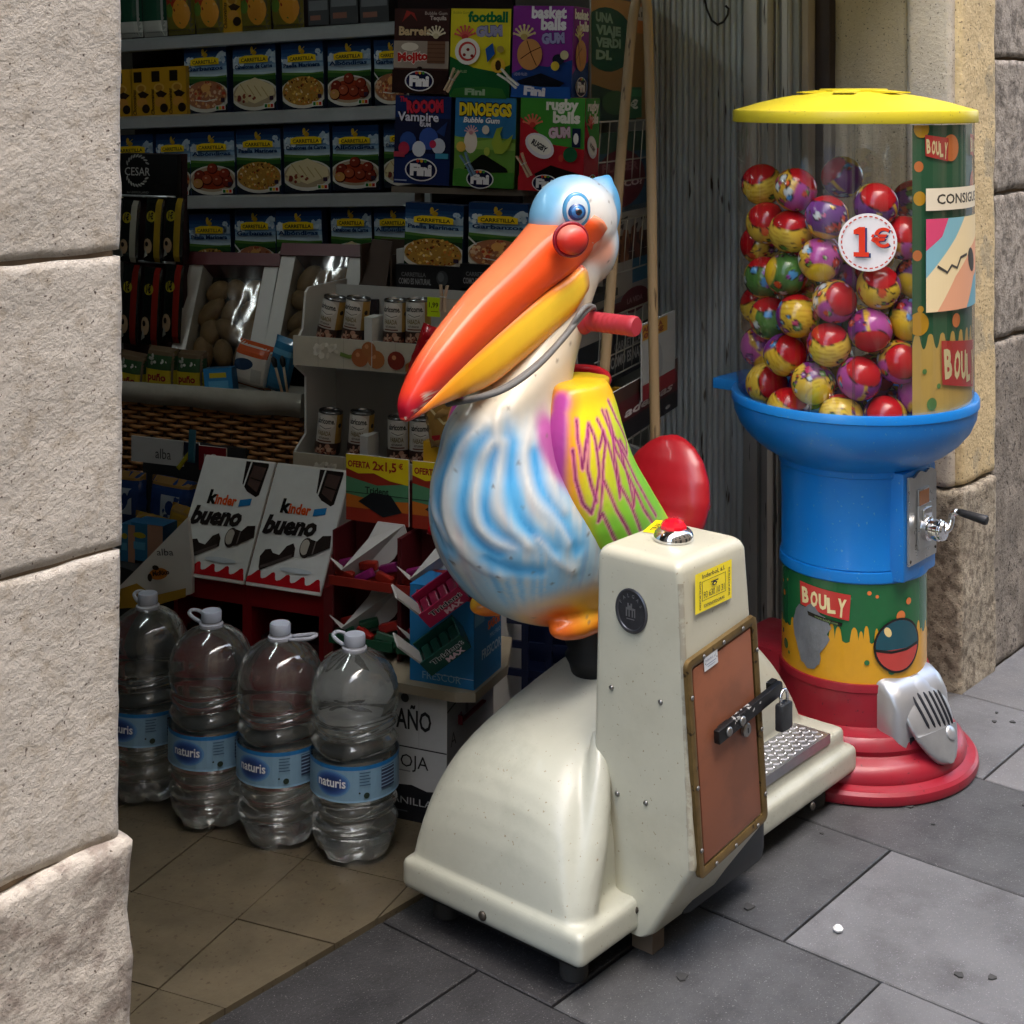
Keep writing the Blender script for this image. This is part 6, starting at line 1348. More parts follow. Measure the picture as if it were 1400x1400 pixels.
# blue gum display
GREF = P(648,945,3.14); c0 = on_z(648,944,zb_); gw = .15
gd_ = thing('gum_display','bright blue gum display with two tilted boxes and SABOR FRESCOR side','gum display', Vector((c0.x,c0.y,zb_)), PSI)
BLUC = mat('bright_blue_card','#1b6ea8',.4,vary=.04); gh = .205
MB().box((-gw,0,0),(0,.14,gh)).box((-.035,.05,gh),(0,.12,.40)).build('display_body', BLUC, gd_)
a = Art(gw,gh); a.rect(0,0,gw,gh,'#1f6fa5'); a.rect(gw*.3,gh*.1,gw,gh*.105,'#b9c5cc'); a.text('FRESCOR',gw*.5,gh*.04,.016,'#7fa5bd',w=.09); a.rect(gw*.1,gh*.9,gw,gh*.95,'#b02a3a'); a.build('front_print', gd_, flat((-gw,0,0),(1,0,0),(0,0,1)))
a = Art(.14,gh); a.rect(0,0,.14,gh,'#2273a8'); a.rect(.035,.145,.135,.20,'#2b4a2a'); a.scatter(.085,.172,.045,.022,['#4f6f3a','#9fb09a','#d9dcd0','#3a5a2a'],24,.004,.010,random.Random(3)); a.rect(.09,.18,.105,.20,'#c9a23a'); a.rect(0,.13,.05,.16,'#5f9abf')
a.text('SABOR',.10,.105,.018,'#d9692f',w=.065,bold=.04); a.text('MUY',.115,.13,.010,'#a9c5d5',w=.03); a.text('MAS FRIO',.105,.085,.010,'#a9c5d5',w=.055); a.text('FRESCOR',.085,.052,.020,'#a9c5d5',w=.10,bold=.03); a.build('side_print', gd_, flat((0,0,0),(0,1,0),(0,0,1)))
def gumbox(px,py,D,c,lab,wm):
    t = thing('gum_box',lab,'gum box',P(px,py,D),group='tilted gum boxes'); t.rotation_euler = (.5,-.62,PSI+.45)
    m_ = mat('gum_card_'+c[1:],c,.35); L,w_,h_ = .10,.06,.045
    MB().box((0,0,0),(L,w_,.003)).box((0,0,0),(L,.003,h_)).box((0,w_-.003,0),(L,w_,h_)).box((0,0,0),(.003,w_,h_*.6)).box((L-.003,0,0),(L,w_,h_)).build('tray', m_, t)
    a = Art(L,h_); a.rect(0,0,L,h_,c); a.poly([(0,h_*.15),(L*.3,h_*.15),(L*.4,h_*.55),(L,h_*.55),(L,h_*.6),(0,h_*.6)],c); a.text('Trident',L*.56,h_*.5,h_*.30,'#d5d8d8',w=L*.78,bold=.06); a.text('Trident',L*.56,h_*.5,h_*.30,'#10161a',w=L*.75,bold=.02); a.text('MAX',L*.66,h_*.1,h_*.30,'#d5b8c0',w=L*.42,bold=.05); a.build('print', t, flat((0,-.0005,0),(1,0,0),(0,0,1)))
    MB().loft([[(.0,.01,.01),(.0,w_-.01,.01),(-.012,w_-.01,.11),(-.012,.01,.11)],[(.004,.01,.01),(.004,w_-.01,.01),(-.008,w_-.01,.11),(-.008,.01,.11)]]).build('card_back', CARDG, t)
    for k in range(4): MB().box((.008+.022*k,.008,.004),(.026+.022*k,w_-.008,.03),bev=.003).build('gum_pack', mat('gum_pack_'+wm[1:],wm,.3), t)
gumbox(588,858,3.08,'#a31f4a','pink Trident gum box tilted on the blue display','#7a1838'); gumbox(590,924,3.06,'#14423a','dark green Trident gum box tilted low on the blue display','#0f352c')
pouch('loose_wrapper',.05,.03,.01,None,mat('red_foil','#a5141f',.25,coat=.4),'red torn wrapper at the top of the blue gum display','wrapper',loc=P(598,735,3.12),rot=(0,.2,PSI))
# two gum stands with cut out bins
SREF2 = P(545,780,3.30)
gp = None
for k,(xa,xb) in enumerate(((455,545),(547,640))):
    if gp is None:
        w = (on_pl(xb,800,SREF2)-on_pl(xa,800,SREF2)).length; zz0 = .30; zt = on_pl(500,632,SREF2).z-zz0
        gp = thing('gum_stand','','gum stand',(0,0,0),PSI,'cut out gum stands with offer headers')
        MB().box((-w/2,.10,0),(w/2,.11,zt-.06)).box((-w/2,.0,0),(-w/2+.004,.1,zt-.16)).box((w/2-.004,.0,0),(w/2,.1,zt-.16)).build('stand_body', mat('stand_maroon','#4f1218',.5), gp)
        hc = MB().box((-w/2+.004,.055,zt-.15),(w/2-.004,.059,zt)).build('header_card', CARD, gp); a = Art(w-.008,.15); W_=w-.008
        a.rect(0,0,W_,.15,'#8a2a1c'); a.rect(0,.03,W_,.075,'#b0631f'); a.poly([(0,.06),(0,.10),(W_*.5,.085),(W_,.095),(W_,.055),(W_*.5,.05)],'#4a7f5c'); a.poly([(0,.15),(W_,.15),(W_,.092),(W_*.7,.098),(W_*.45,.112),(W_*.2,.108),(0,.118)],'#d3bd18'); a.text('OFERTA',W_*.03,.122,.014,'#8f1d1d',w=W_*.36,bold=.04,align='l'); a.text('2x1,5',W_*.43,.120,.020,'#8f1d1d',w=W_*.38,bold=.03,align='l'); a.text('€',W_*.88,.128,.012,'#8f1d1d',bold=.03); a.poly([(W_*.2,.045),(W_*.42,.068),(W_*.72,.066),(W_*.9,.03),(W_*.6,.015)],'#12161a'); a.text('Trident',W_*.5,.066,.015,'#14181a',w=W_*.38,bold=.02); a.rect(0,.064,W_,.0655,'#14181a')
        a.build('header_print', hc, flat((-w/2+.004,.055,zt-.15),(1,0,0),(0,0,1)))
        rng = random.Random(6)
        for j,(zb,c1,c2) in enumerate(((zt-.27,'#7a2016','#6a1450'),(zt-.40,'#123f2a','#8a1f1a'),(zt-.53,'#6a1428','#0f4a30'))):
            bn = MB().box((-w/2+.004,-.02,zb),(w/2-.004,.10,zb+.004)).box((-w/2+.004,-.024,zb-.004),(w/2-.004,-.02,zb+.016)).build('bin_shelf', mat('bin_'+c1[1:],c1,.4), gp)
            MB().loft([[(-w*.48,-.02,zb+.055),(-w*.30,-.02,zb+.03),(-.01,.03,zb+.09),(w*.02,.05,zb+.125),(w*.42,.05,zb+.125),(w*.47,.05,zb+.10),(w*.30,.04,zb+.05),(w*.1,.03,zb+.02),(-w*.2,.02,zb+.005)],[(-w*.48,-.017,zb+.055),(-w*.30,-.017,zb+.03),(-.01,.034,zb+.09),(w*.02,.054,zb+.125),(w*.42,.054,zb+.125),(w*.47,.054,zb+.10),(w*.30,.044,zb+.05),(w*.1,.034,zb+.02),(-w*.2,.024,zb+.005)]]).build('card_cutout', CARDG, gp)
            for g in range(6):
                o = MB().box((-.022,-.008,-.010),(.022,.008,.010),bev=.004).build('gum_pack', mat('gumpk_'+(c2 if g%2 else c1)[1:],(c2 if g%2 else c1),.3,vary=.3,vscale=60), gp); o.location = (-w*.30+w*.6*(g%3)/2, -.002+.018*(g//3), zb+.018+.018*(g//3)); o.rotation_euler = (rng.uniform(-.3,.3),rng.uniform(-.5,.5),rng.uniform(-.6,.6))
        o = gp
    else: o = dup(gp)
    p_ = (on_pl(xa,800,SREF2)+on_pl(xb,800,SREF2))/2; o.location = (p_.x,p_.y,.30); o['label'] = ('gum stand with yellow offer header next to the chocolate display','gum stand with yellow offer header half behind the pelican chest')[k]
pq = on_pl(545,900,SREF2); o = MB().box((-.17,-.03,0),(.06,.14,.30)).build('low_table', mat('pale_board','#8f8672',.55)); tag(o,'low pale table under the two gum stands','table'); o.location = (pq.x,pq.y,0); o.rotation_euler = (0,0,PSI)

# ---- blue crate behind the ride
cq = P(750,900,3.72); cr_ = thing('plastic_crate','dark navy plastic crate standing behind the pelican ride','crate', Vector((cq.x,cq.y,0)), PSI+.1)
NVY = mat('navy_plastic','#0f1a3a',.4); 
for s in (-1,1): MB().box((s*.26-.008,0,0),(s*.26+.008,.34,.33)).build('side_wall', NVY, cr_)
MB().box((-.26,.33,0),(.26,.346,.33)).build('rear_wall', NVY, cr_); MB().box((-.26,.0,0),(.26,.34,.012)).build('crate_floor', NVY, cr_)
MB().box((-.262,-.012,.285),(.262,.010,.335),bev=.004).build('rim', NVY, cr_); MB().box((-.262,-.010,0),(.262,.010,.03)).build('bottom_rail', NVY, cr_)
for k in range(9): MB().box((-.25+.0605*k,-.006,.03),(-.233+.0605*k,.006,.285)).build('slat', NVY, cr_)
for z in (.10,.17,.23): MB().box((-.25,-.004,z),(.25,.004,z+.018)).build('rail', NVY, cr_)
# ================================================================ WATER BOTTLES
def water_mat():
    """water in clear PET: mostly refracted, a little let straight through, a faint milky scuff haze and pale rim gloss put in to lighten it"""
    m = bpy.data.materials.new('water_bottle_plastic'); m.use_nodes = True; n = m.node_tree.nodes; l = m.node_tree.links; n.clear()
    o = n.new('ShaderNodeOutputMaterial'); g = n.new('ShaderNodeBsdfGlass'); g.inputs[0].default_value = (.96,.98,.98,1); g.inputs['IOR'].default_value = 1.33; g.inputs['Roughness'].default_value = .0
    t = n.new('ShaderNodeBsdfTransparent'); t.inputs[0].default_value = (.90,.93,.93,1); d = n.new('ShaderNodeBsdfDiffuse'); d.inputs[0].default_value = (.62,.68,.68,1)
    m1 = n.new('ShaderNodeMixShader'); m1.inputs[0].default_value = .14; m2 = n.new('ShaderNodeMixShader'); m3 = n.new('ShaderNodeMixShader'); m3.inputs[0].default_value = .04
    gl = n.new('ShaderNodeBsdfGlossy'); gl.inputs['Roughness'].default_value = .10; gl.inputs[0].default_value = (.95,.98,.98,1)
    lw = n.new('ShaderNodeLayerWeight'); lw.inputs[0].default_value = .5; pw = n.new('ShaderNodeMath'); pw.operation = 'POWER'; pw.inputs[1].default_value = 2.2; ma = n.new('ShaderNodeMath'); ma.operation = 'MULTIPLY_ADD'; ma.inputs[1].default_value = .75; ma.inputs[2].default_value = .06
    l.new(lw.outputs['Facing'], pw.inputs[0]); l.new(pw.outputs[0], ma.inputs[0]); l.new(ma.outputs[0], m2.inputs[0])
    l.new(g.outputs[0], m1.inputs[1]); l.new(t.outputs[0], m1.inputs[2]); l.new(m1.outputs[0], m2.inputs[1]); l.new(gl.outputs[0], m2.inputs[2]); l.new(m2.outputs[0], m3.inputs[1]); l.new(d.outputs[0], m3.inputs[2]); l.new(m3.outputs[0], o.inputs[0]); return m
WAT = water_mat()
CAPM = mat('cap_plastic','#b9c3d4',.35,vary=.03); LOOP = mat('loop_plastic','#b4bac6',.4)
def bottle_proto():
    t = thing('water_bottle','','water bottle',(0,0,0),PSI,'large water bottles on the shop floor')
    R_ = .0885; prof = [(.030,.004),(.062,.003),(.074,.010),(.083,.028),(.087,.052)]
    def rib(z0,z1,n,dep):
        for k in range(n):
            a = z0+(z1-z0)*k/n; h = (z1-z0)/n
            for u in (0,.14,.28,.5,.72,.86): prof.append((R_-dep*(.5+.5*math.cos(2*PI*u)),a+h*u))
    rib(.054,.128,2,.0125); prof += [(R_-.0045,.129),(R_-.0045,.207)]; rib(.212,.288,2,.0125)
    prof += [(.0885,.295),(.0895,.312),(.0885,.332),(.085,.353),(.077,.373),(.063,.390),(.045,.402),(.030,.408),(.020,.414),(.0185,.418),(.0185,.424)]
    n = 56; rings = []
    for r,z in prof:
        q = []
        for k in range(n):
            a = 2*PI*k/n; f = 1.0
            if z < .065: f *= 1-.20*(1-z/.065)*(max(0,math.cos(5*a))**.6)
            if .36 > z > .06: f *= 1+.018*math.cos(4*a)
            q.append((r*f*math.cos(a), r*f*math.sin(a), z+(.0035*math.cos(2*a+1) if .07 < z < .34 and abs(z-.168) > .045 else 0)))
        rings.append(q)
    MB().loft(rings).build('bottle_body', WAT, t, smooth=True)
    RL = R_+.0016; W_ = 2*PI*RL; a = Art(W_,.072,'#7a9fba'); c = W_/2; a.rect(0,.064,W_,.072,'#1f6fae'); a.rect(0,0,W_,.004,'#8fbad8')
    for k in range(6): a.ell(c-.028,.036,.040-.004*k,.026-.0026*k,['#5d8fc0','#4a76b0','#3a5f9f','#2f4f90','#274480','#223c74'][k],24)
    a.text('naturis',c-.028,.030,.019,'#e0e6ec',w=.062,bold=.02)
    for k in range(5): a.rect(c+.030,.058-.006*k,c+.052-.003*(k%2),.060-.006*k,'#41627f')
    a.ell(c+.044,.014,.006,.006,'#20332a',12); a.ell(c+.030,.020,.002,.002,'#20332a',8); a.rect(c+.075,.02,c+.11,.062,'#2f3a5a'); 
    for k in range(6): a.rect(c+.075,.024+.007*k,c+.11,.026+.007*k,'#8fb0cc')
    a.build('label', t, lambda x,y,z: Vector(((RL+z)*math.sin(x/RL-PI), -(RL+z)*math.cos(x/RL-PI), .138+y)), PRINT, cut=.012)
    MB().lathe([(.0255,.408),(.0255,.416),(.022,.418),(.022,.421)],28,cap=False).build('neck_ring', LOOP, t, smooth=True, angle=40)
    cp_ = MB(); n = 40; rg = []
    for z,r in ((.421,.0205),(.423,.0212),(.440,.0212),(.443,.0200),(.4435,.0005)): rg.append([((r+(.0007*(k%2) if .421<z<.4405 else 0))*math.cos(2*PI*k/n),(r+(.0007*(k%2) if .421<z<.4405 else 0))*math.sin(2*PI*k/n),z) for k in range(n)])
    cp_.loft(rg).build('cap', CAPM, t, smooth=True, angle=35)
    hl = MB(); pts = [(.024,-.010,.413),(.05,-.014,.417),(.072,-.012,.421),(.080,0,.423),(.072,.012,.421),(.05,.014,.417),(.024,.010,.413)]
    for p,q in zip(spline(pts,22),spline(pts,22)[1:]): pass
    hl.tube(spline(pts,22),.0042,8); hl.build('carry_loop', LOOP, t, smooth=True); return t
bt0 = None
BL = [(200,812,2.6,'water bottle nearest to the granite wall, its cap beside the slanted sign'),(285,836,2.8,'second water bottle from the granite wall, loop turned towards the wall'),(379,853,.35,'third water bottle from the granite wall, loop turned to the gum stands'),(481,868,2.7,'last water bottle of the front row, beside the wine carton')]
for k,(px,yt,loop,lab) in enumerate(BL):
    D = (CAMH-.4435)*2050/(yt-130)
    p_ = P(px+(4 if k else 2),yt,D)
    if bt0 is None: bt0 = bottle_proto(); o = bt0
    else: o = dup(bt0)
    o['label'] = lab; o.location = (p_.x,p_.y,.003); o.rotation_euler = (0,0,math.radians(-58)+(.0,.05,-.06,.02)[k])
    for ch in o.children:
        if ch.name.startswith('carry_loop'): ch.rotation_euler = (0,0,loop-.4)
# ================================================================ HANGING GUM BOXES, NEAR MEAL BOXES
FREF = P(690,130,3.90)
fs = thing('gum_box_rack','wire and wood rack that carries the row of coloured gum boxes','rack', on_pl(690,258,FREF), PSI)
q0 = fs.location; xL = (on_pl(535,258,FREF)-q0).dot(UR); xR = (on_pl(722,258,FREF)-q0).dot(UR)
MB().box((xL,.0,-.018),(xR,.15,-.002)).build('shelf_plank', mat('grey_plank','#5f574c',.7,vary=.15), fs)
for x in (xL+.06,xR-.02): MB().box((x,.02,-.75),(x+.02,.04,-.018)).build('post', mat('grey_plank','#5f574c',.7), fs)
for z in (-.002,.22,.235): MB().tube([(xL,.16,z+.004),(xR,.16,z+.004)],.003,6).build('wire', WIRE, fs, smooth=True)
def splash(a,cx,cy,s,cols):
    for k in range(7):
        t = math.radians(20+24*k); a.line([(cx,cy),(cx+s*.55*math.cos(t),cy+s*.55*math.sin(t)),(cx+s*math.cos(t),cy+s*math.sin(t))],[s*.3,s*.2,s*.14],cols[0]); a.ell(cx+s*1.05*math.cos(t),cy+s*1.05*math.sin(t),s*.13,s*.13,cols[0],8)
    a.ell(cx,cy,s*.35,s*.3,cols[1],10)
def fini(a,x,y,s):
    a.ell(x,y,s*1.25,s*.8,'#d5d5d8',24); a.ell(x,y,s*1.15,s*.72,'#14183a',24); a.text('Fini',x,y-s*.36,s*.75,'#dcdce0',w=s*1.7,bold=.07)
    for k,c in enumerate(('#c23a2a','#d8a52a','#3f8a3a')): a.ell(x-s*.25+s*.3*k,y+s*.62,s*.12,s*.12,c,8)
def g_barrels(a,w,h):
    a.rect(0,0,w,h,'#3a2422'); a.rect(0,h*.3,w,h*.62,'#8f8378'); a.poly([(w*.14,h*.84),(w*.30,h*.94),(w*.42,h*.85),(w*.36,h*.95),(w*.22,h*.98)],'#8a2f2a'); a.text('Barrels',w*.38,h*.69,h*.10,'#b8a07a',w=w*.58,bold=.04,outline='#2a1612',ow=.05); a.text('Bubble Gum',w*.76,h*.93,h*.04,'#b7a9a0',w=w*.4); a.text('Tequila',w*.8,h*.87,h*.05,'#b7a9a0',w=w*.3,bold=.03)
    a.text('Mojito',w*.36,h*.39,h*.10,'#b02a2a',w=w*.55,bold=.05,outline='#d8cfc4',rot=.06); a.ell(w*.3,h*.55,w*.16,h*.05,'#c9c0b2',14); a.rect(w*.62,h*.36,w*.94,h*.62,'#6a4a38')
    for k in range(5): a.rect(w*.62,h*(.38+.05*k),w*.94,h*(.385+.05*k),'#3f2a20')
    splash(a,w*.78,h*.68,w*.15,['#cfc4a8','#b8ab8c']); a.ell(w*.5,h*.3,w*.05,h*.02,'#1a1010',10); a.rect(0,0,w,h*.28,'#2a1a18'); fini(a,w*.5,h*.15,w*.21)
def g_football(a,w,h):
    a.rect(0,0,w,h,'#c9bf2a'); a.poly([(0,0),(w,0),(w,h*.38),(w*.75,h*.30),(w*.4,h*.34),(0,h*.46)],'#1a5a2f'); a.text('football',w*.62,h*.855,h*.115,'#17663a',w=w*.66,bold=.05); a.text('Bubble Gum',w*.17,h*.94,h*.035,'#8a8a2a',w=w*.26); a.text('GUM',w*.65,h*.70,h*.105,'#8f8fae',w=w*.44,bold=.07,outline='#4a4a7a',rot=.06)
    splash(a,w*.25,h*.68,w*.16,['#c95a52','#a83a3a']); a.ell(w*.30,h*.52,w*.21,h*.15,'#d8d8d2',22); a.ell(w*.30,h*.52,w*.15,h*.11,'#b23a36',20); a.ell(w*.31,h*.52,w*.12,h*.085,'#d5d2cc',18)
    for x,y in ((.31,.54),(.25,.48),(.38,.47)): a.ell(w*x,h*y,w*.03,h*.02,'#7a2a2a',6)
    a.poly([(w*.6,h*.55),(w*.72,h*.62),(w*.76,h*.5),(w*.64,h*.4)],'#1f4f9a'); a.ell(w*.85,h*.55,w*.06,h*.04,'#9a8a4a',12); a.ell(w*.82,h*.37,w*.12,h*.085,'#d8b23a',16); a.ell(w*.82,h*.37,w*.05,h*.06,'#3a2a1a',10); a.text('LIQUID FILLED',w*.18,h*.28,h*.03,'#a9b58a',w=w*.25)
    a.poly([(w*.02,0),(w*.98,0),(w*.90,h*.11),(w*.6,h*.13),(w*.3,h*.12),(w*.1,h*.10)],'#2f6a2f'); a.text('Fini',w*.45,h*.035,h*.07,'#8fa58a',w=w*.34,bold=.05)
def g_basket(a,w,h):
    a.rect(0,0,w,h,'#7a2f8a'); a.poly([(0,0),(w,0),(w,h*.42),(w*.6,h*.34),(w*.3,h*.36),(0,h*.26)],'#1a3a7a'); big = w > h*.6
    k_ = 1 if big else 1.5
    a.text('basket',w*(.60 if big else .5),h*.87,h*.125/k_**.5,'#d9d9e0',w=w*(.58 if big else .86),bold=.05); a.text('balls',w*(.68 if big else .66),h*.745,h*.125/k_**.5,'#d9d9e0',w=w*(.42 if big else .6),bold=.05)
    if big: a.text('GUM',w*.68,h*.60,h*.105,'#8f8fbe',w=w*.38,bold=.07,outline='#3a2a6a',rot=.06)
    splash(a,w*(.2 if big else .35),h*.66,w*(.17 if big else .26),['#c9b98a','#a9925a']); a.ell(w*(.30 if big else .45),h*.47,w*(.21 if big else .34),h*.17,'#b8834f',22); a.line([(w*.15,h*.42),(w*.32,h*.5),(w*.48,h*.55)],w*.015,'#4a2a1a'); a.line([(w*.25,h*.62),(w*.33,h*.47),(w*.42,h*.35)],w*.015,'#4a2a1a')
    if big: a.ell(w*.78,h*.42,w*.1,h*.06,'#1a2233',14); a.ell(w*.73,h*.35,w*.07,h*.05,'#c9b03a',14); a.ell(w*.88,h*.47,w*.07,h*.05,'#b8b08a',12); a.text('LIQUID FILLED',w*.16,h*.24,h*.03,'#b5b5c9',w=w*.22); a.poly([(w*.1,h*.18),(w*.5,h*.27),(w*.9,h*.17),(w*.8,h*.12),(w*.2,h*.12)],'#0c1020'); a.poly([(0,0),(w,0),(w*.98,h*.13),(w*.5,h*.12),(w*.02,h*.15)],'#1f4f9a'); a.text('Fini',w*.4,h*.03,h*.09,'#d0d0da',w=w*.36,bold=.06,rot=-.05)
    else: fini(a,w*.5,h*.13,w*.28)
def g_vampire(a,w,h):
    a.rect(0,0,w,h,'#1a2a5a'); a.rect(0,h*.35,w,h*.75,'#1a1f3a'); a.text('ROOOM',w*.54,h*.82,h*.13,'#b52a3f',w=w*.66,bold=.07,outline='#2a0f1a',rot=.05); a.text('The',w*.15,h*.93,h*.06,'#b52a3f',w=w*.14,bold=.05); a.text('Vampire',w*.42,h*.715,h*.10,'#c9c9d8',w=w*.74,bold=.03,outline='#14142a'); a.text('GUM',w*.55,h*.655,h*.045,'#c9c9d8',w=w*.2,bold=.04)
    for x,y,r,c in ((.25,.48,.15,'#2f4a8a'),(.62,.52,.17,'#35509a'),(.45,.40,.12,'#c9ced8'),(.8,.44,.12,'#b8c0d0'),(.18,.40,.1,'#a9304a'),(.7,.46,.06,'#b02a4a')): a.ell(w*x,h*y,w*r,h*r*.75,c,14)
    a.poly([(w*.75,h*.6),(w*.95,h*.72),(w*.9,h*.55)],'#22366a'); a.rect(0,h*.30,w*.2,h*.36,'#a93a4a'); a.rect(w*.75,h*.30,w*.98,h*.36,'#3a8aa9'); fini(a,w*.5,h*.165,w*.23); a.rect(w*.03,h*.03,w*.25,h*.045,'#8f9fc0')
def g_dino(a,w,h):
    a.rect(0,0,w,h,'#2f6f9f'); a.rect(0,0,w,h*.55,'#5f8a3a'); a.poly([(0,h*.42),(0,h*.56),(w*.3,h*.50),(w*.7,h*.55),(w,h*.5),(w,h*.42)],'#7fa54a'); a.text('DINOEGGS',w*.5,h*.80,h*.13,'#d8c02a',w=w*.86,bold=.06,outline='#1a1a1a',ow=.06); a.text('Bubble Gum',w*.44,h*.715,h*.06,'#d9dce0',w=w*.6,bold=.04,outline='#1f3a6a',shear=.2)
    a.ell(w*.27,h*.50,w*.11,h*.13,'#d8cfc4',16); splash(a,w*.28,h*.60,w*.10,['#c9a0a8','#b58088']); a.ell(w*.52,h*.64,w*.06,h*.05,'#cfc8bb',12); a.poly([(w*.68,h*.38),(w*.62,h*.5),(w*.70,h*.66),(w*.80,h*.68),(w*.76,h*.6),(w*.80,h*.5),(w*.97,h*.60),(w*.90,h*.44),(w*.80,h*.38)],'#8fa53a'); a.ell(w*.12,h*.44,w*.08,h*.06,'#c9a54a',10); a.ell(w*.55,h*.40,w*.05,h*.05,'#9fb04a',10)
    a.poly([(w*.18,h*.20),(w*.46,h*.36),(w*.52,h*.36),(w*.88,h*.22),(w*.9,h*.18),(w*.5,h*.16)],'#101510'); a.poly([(0,0),(w,0),(w,h*.18),(w*.5,h*.15),(w*.1,h*.20),(0,h*.18)],'#3f7a2f'); fini(a,w*.45,h*.09,w*.18)
def g_rugby(a,w,h):
    big = w > h*.6; a.rect(0,0,w,h,'#a31f2a'); a.poly([(0,h),(w,h),(w,h*.46),(w*.5,h*.50),(0,h*.78)],'#3f8a35')
    a.text('rugby',w*(.65 if big else .55),h*.87,h*.115 if big else h*.10,'#dcdcd4',w=w*(.50 if big else .8),bold=.05); a.text('balls',w*(.72 if big else .6),h*.735,h*.115 if big else h*.10,'#dcdcd4',w=w*(.42 if big else .62),bold=.05)
    if big: a.text('GUM',w*.62,h*.58,h*.10,'#c9b0c0',w=w*.34,bold=.07,outline='#7a2a5a',rot=.08)
    splash(a,w*(.2 if big else .35),h*.70,w*(.14 if big else .24),['#d06a52','#b03a30']); a.ell(w*(.32 if big else .45),h*.48,w*(.24 if big else .36),h*(.12 if big else .11),'#d0cdd8',22,-.5); a.ell(w*(.32 if big else .45),h*.49,w*(.20 if big else .29),h*.09,'#e0ded8',20,-.5); a.text('RUGBY',w*(.30 if big else .45),h*.455,h*.06 if big else h*.045,'#2a2430',w=w*(.26 if big else .38),bold=.05,rot=-.5)
    if big: a.rect(w*.82,h*.48,w*.95,h*.68,'#1a2240'); a.ell(w*.88,h*.57,w*.04,h*.06,'#d8d8d8',12); a.ell(w*.80,h*.40,w*.11,h*.08,'#1f5a3a',16); a.ell(w*.66,h*.36,w*.04,h*.04,'#b03a30',10); a.poly([(w*.25,h*.18),(w*.5,h*.28),(w*.95,h*.20),(w*.9,h*.14),(w*.3,h*.13)],'#160a0c'); a.poly([(0,0),(w,0),(w,h*.15),(w*.5,h*.12),(w*.1,h*.18),(0,h*.15)],'#a8222c'); fini(a,w*.42,h*.085,w*.16)
    else: fini(a,w*.5,h*.10,w*.26)
def hang(x0,x1,ytop,ybot,f,c,lab,sidef=None,ex=0.0,dep=.10):
    a0,a1 = on_pl(x0,ybot,FREF+UN*ex), on_pl(x1,ybot,FREF+UN*ex); w = (a1-a0).length; h = on_pl((x0+x1)/2,ytop,FREF+UN*ex).z-a0.z
    o = carton('gum_carton',w,h,dep,f,mat('gumcarton_'+c[1:],c,.4),lab,'gum box','coloured gum boxes on the rack',loc=(a0+a1)/2,rot=(0,.03,PSI),gloss=True)
    if sidef: a = Art(dep,h); sidef(a,dep,h); a.build('side_print', o, flat((w/2,0,0),(0,1,0),(0,0,1)), PRINTG)
    return o
hang(537,612,12,128,g_barrels,'#2a1a18','dark brown gum box with barrel print in the top row of the rack')
hang(614,696,12,134,g_football,'#1a5a2f','yellow and green gum box reading football in the top row of the rack')
hang(699,781,8,134,g_basket,'#1a3a7a','purple gum box reading basket balls at the end of the top row',g_basket,.01,.115)
hang(538,614,132,252,g_vampire,'#1a2a5a','dark blue gum box reading Vampire in the bottom row of the rack')
hang(620,703,134,256,g_dino,'#3f7a2f','blue and green gum box reading Dinoeggs in the bottom row of the rack',None,.004)
hang(709,797,134,262,g_rugby,'#a31f2a','green and red gum box reading rugby balls at the end of the bottom row',g_rugby,.014,.105)
for px,py,an,lab,m in ((617,110,.5,'wooden peg between the barrel and football gum boxes',PEG),(695,108,-.9,'pale peg between the football and basket gum boxes',CARD),(640,225,-.5,'blue grey peg at the foot of the egg printed gum box',mat('blue_peg','#5f7f9f',.5)),(717,226,-.5,'pale wooden peg at the foot of the rugby gum box',PEG)):
    peg(px,py,3.78,an,lab,m,.062)
NREF = P(640,365,3.86)
DT = mat('dark_display_card','#15161a',.45)
for k,(kd,xa,xb,yt,yb,lab) in enumerate(((Pm,553,632,278,372,'large paella meal box standing in a dark tray beneath the gum boxes'),(G,641,722,278,374,'large chickpea meal box in a dark tray right behind the orange bill'),(Cn,728,790,280,374,'meal box mostly hidden behind the pelican head'))):
    meal(kd,xa,xb,yt,yb,NREF,lab,(0,.02,PSI),'large meal boxes under the gum boxes',.05)
    p0_,p1_ = on_pl(xa-12,396,NREF+UN*.02), on_pl(xb-2,396,NREF+UN*.02); w = (p1_-p0_).length
    carton('tray',w,.062,.10,lambda a,w,h:(a.rect(0,0,w,h,'#15161a'),a.text('CARRETILLA',w*.28,h*.52,h*.17,'#6a6b6e',w=w*.38,bold=.03),a.text('COMO ES NATURAL',w*.30,h*.2,h*.24,'#8a8b8e',w=w*.50,bold=.03),a.ell(w*.72,h*.5,w*.09,h*.32,'#3f4246',14),a.ell(w*.70,h*.55,w*.05,h*.2,'#5a5e62',10)),DT,('dark cardboard tray under the large paella meal box','dark cardboard tray under the large chickpea meal box','dark cardboard tray behind the pelican head')[k],'tray','dark meal trays',loc=(p0_+p1_)/2)
q = on_pl(640,402,NREF); o = MB().box((-.30,0,-.02),(.32,.25,0)).build('rack_shelf', DARKM); tag(o,'dark shelf under the large meal boxes and trays','shelf'); o.location = on_pl(640,400,NREF); o.rotation_euler = (0,0,PSI)
# pouches of coloured snacks beneath that shelf, half hidden by the bill
for k,(px,py,c) in enumerate(((640,412,'#2f5f7a'),(662,418,'#3a2a3a'),(690,420,'#8a8a80'))):
    pass

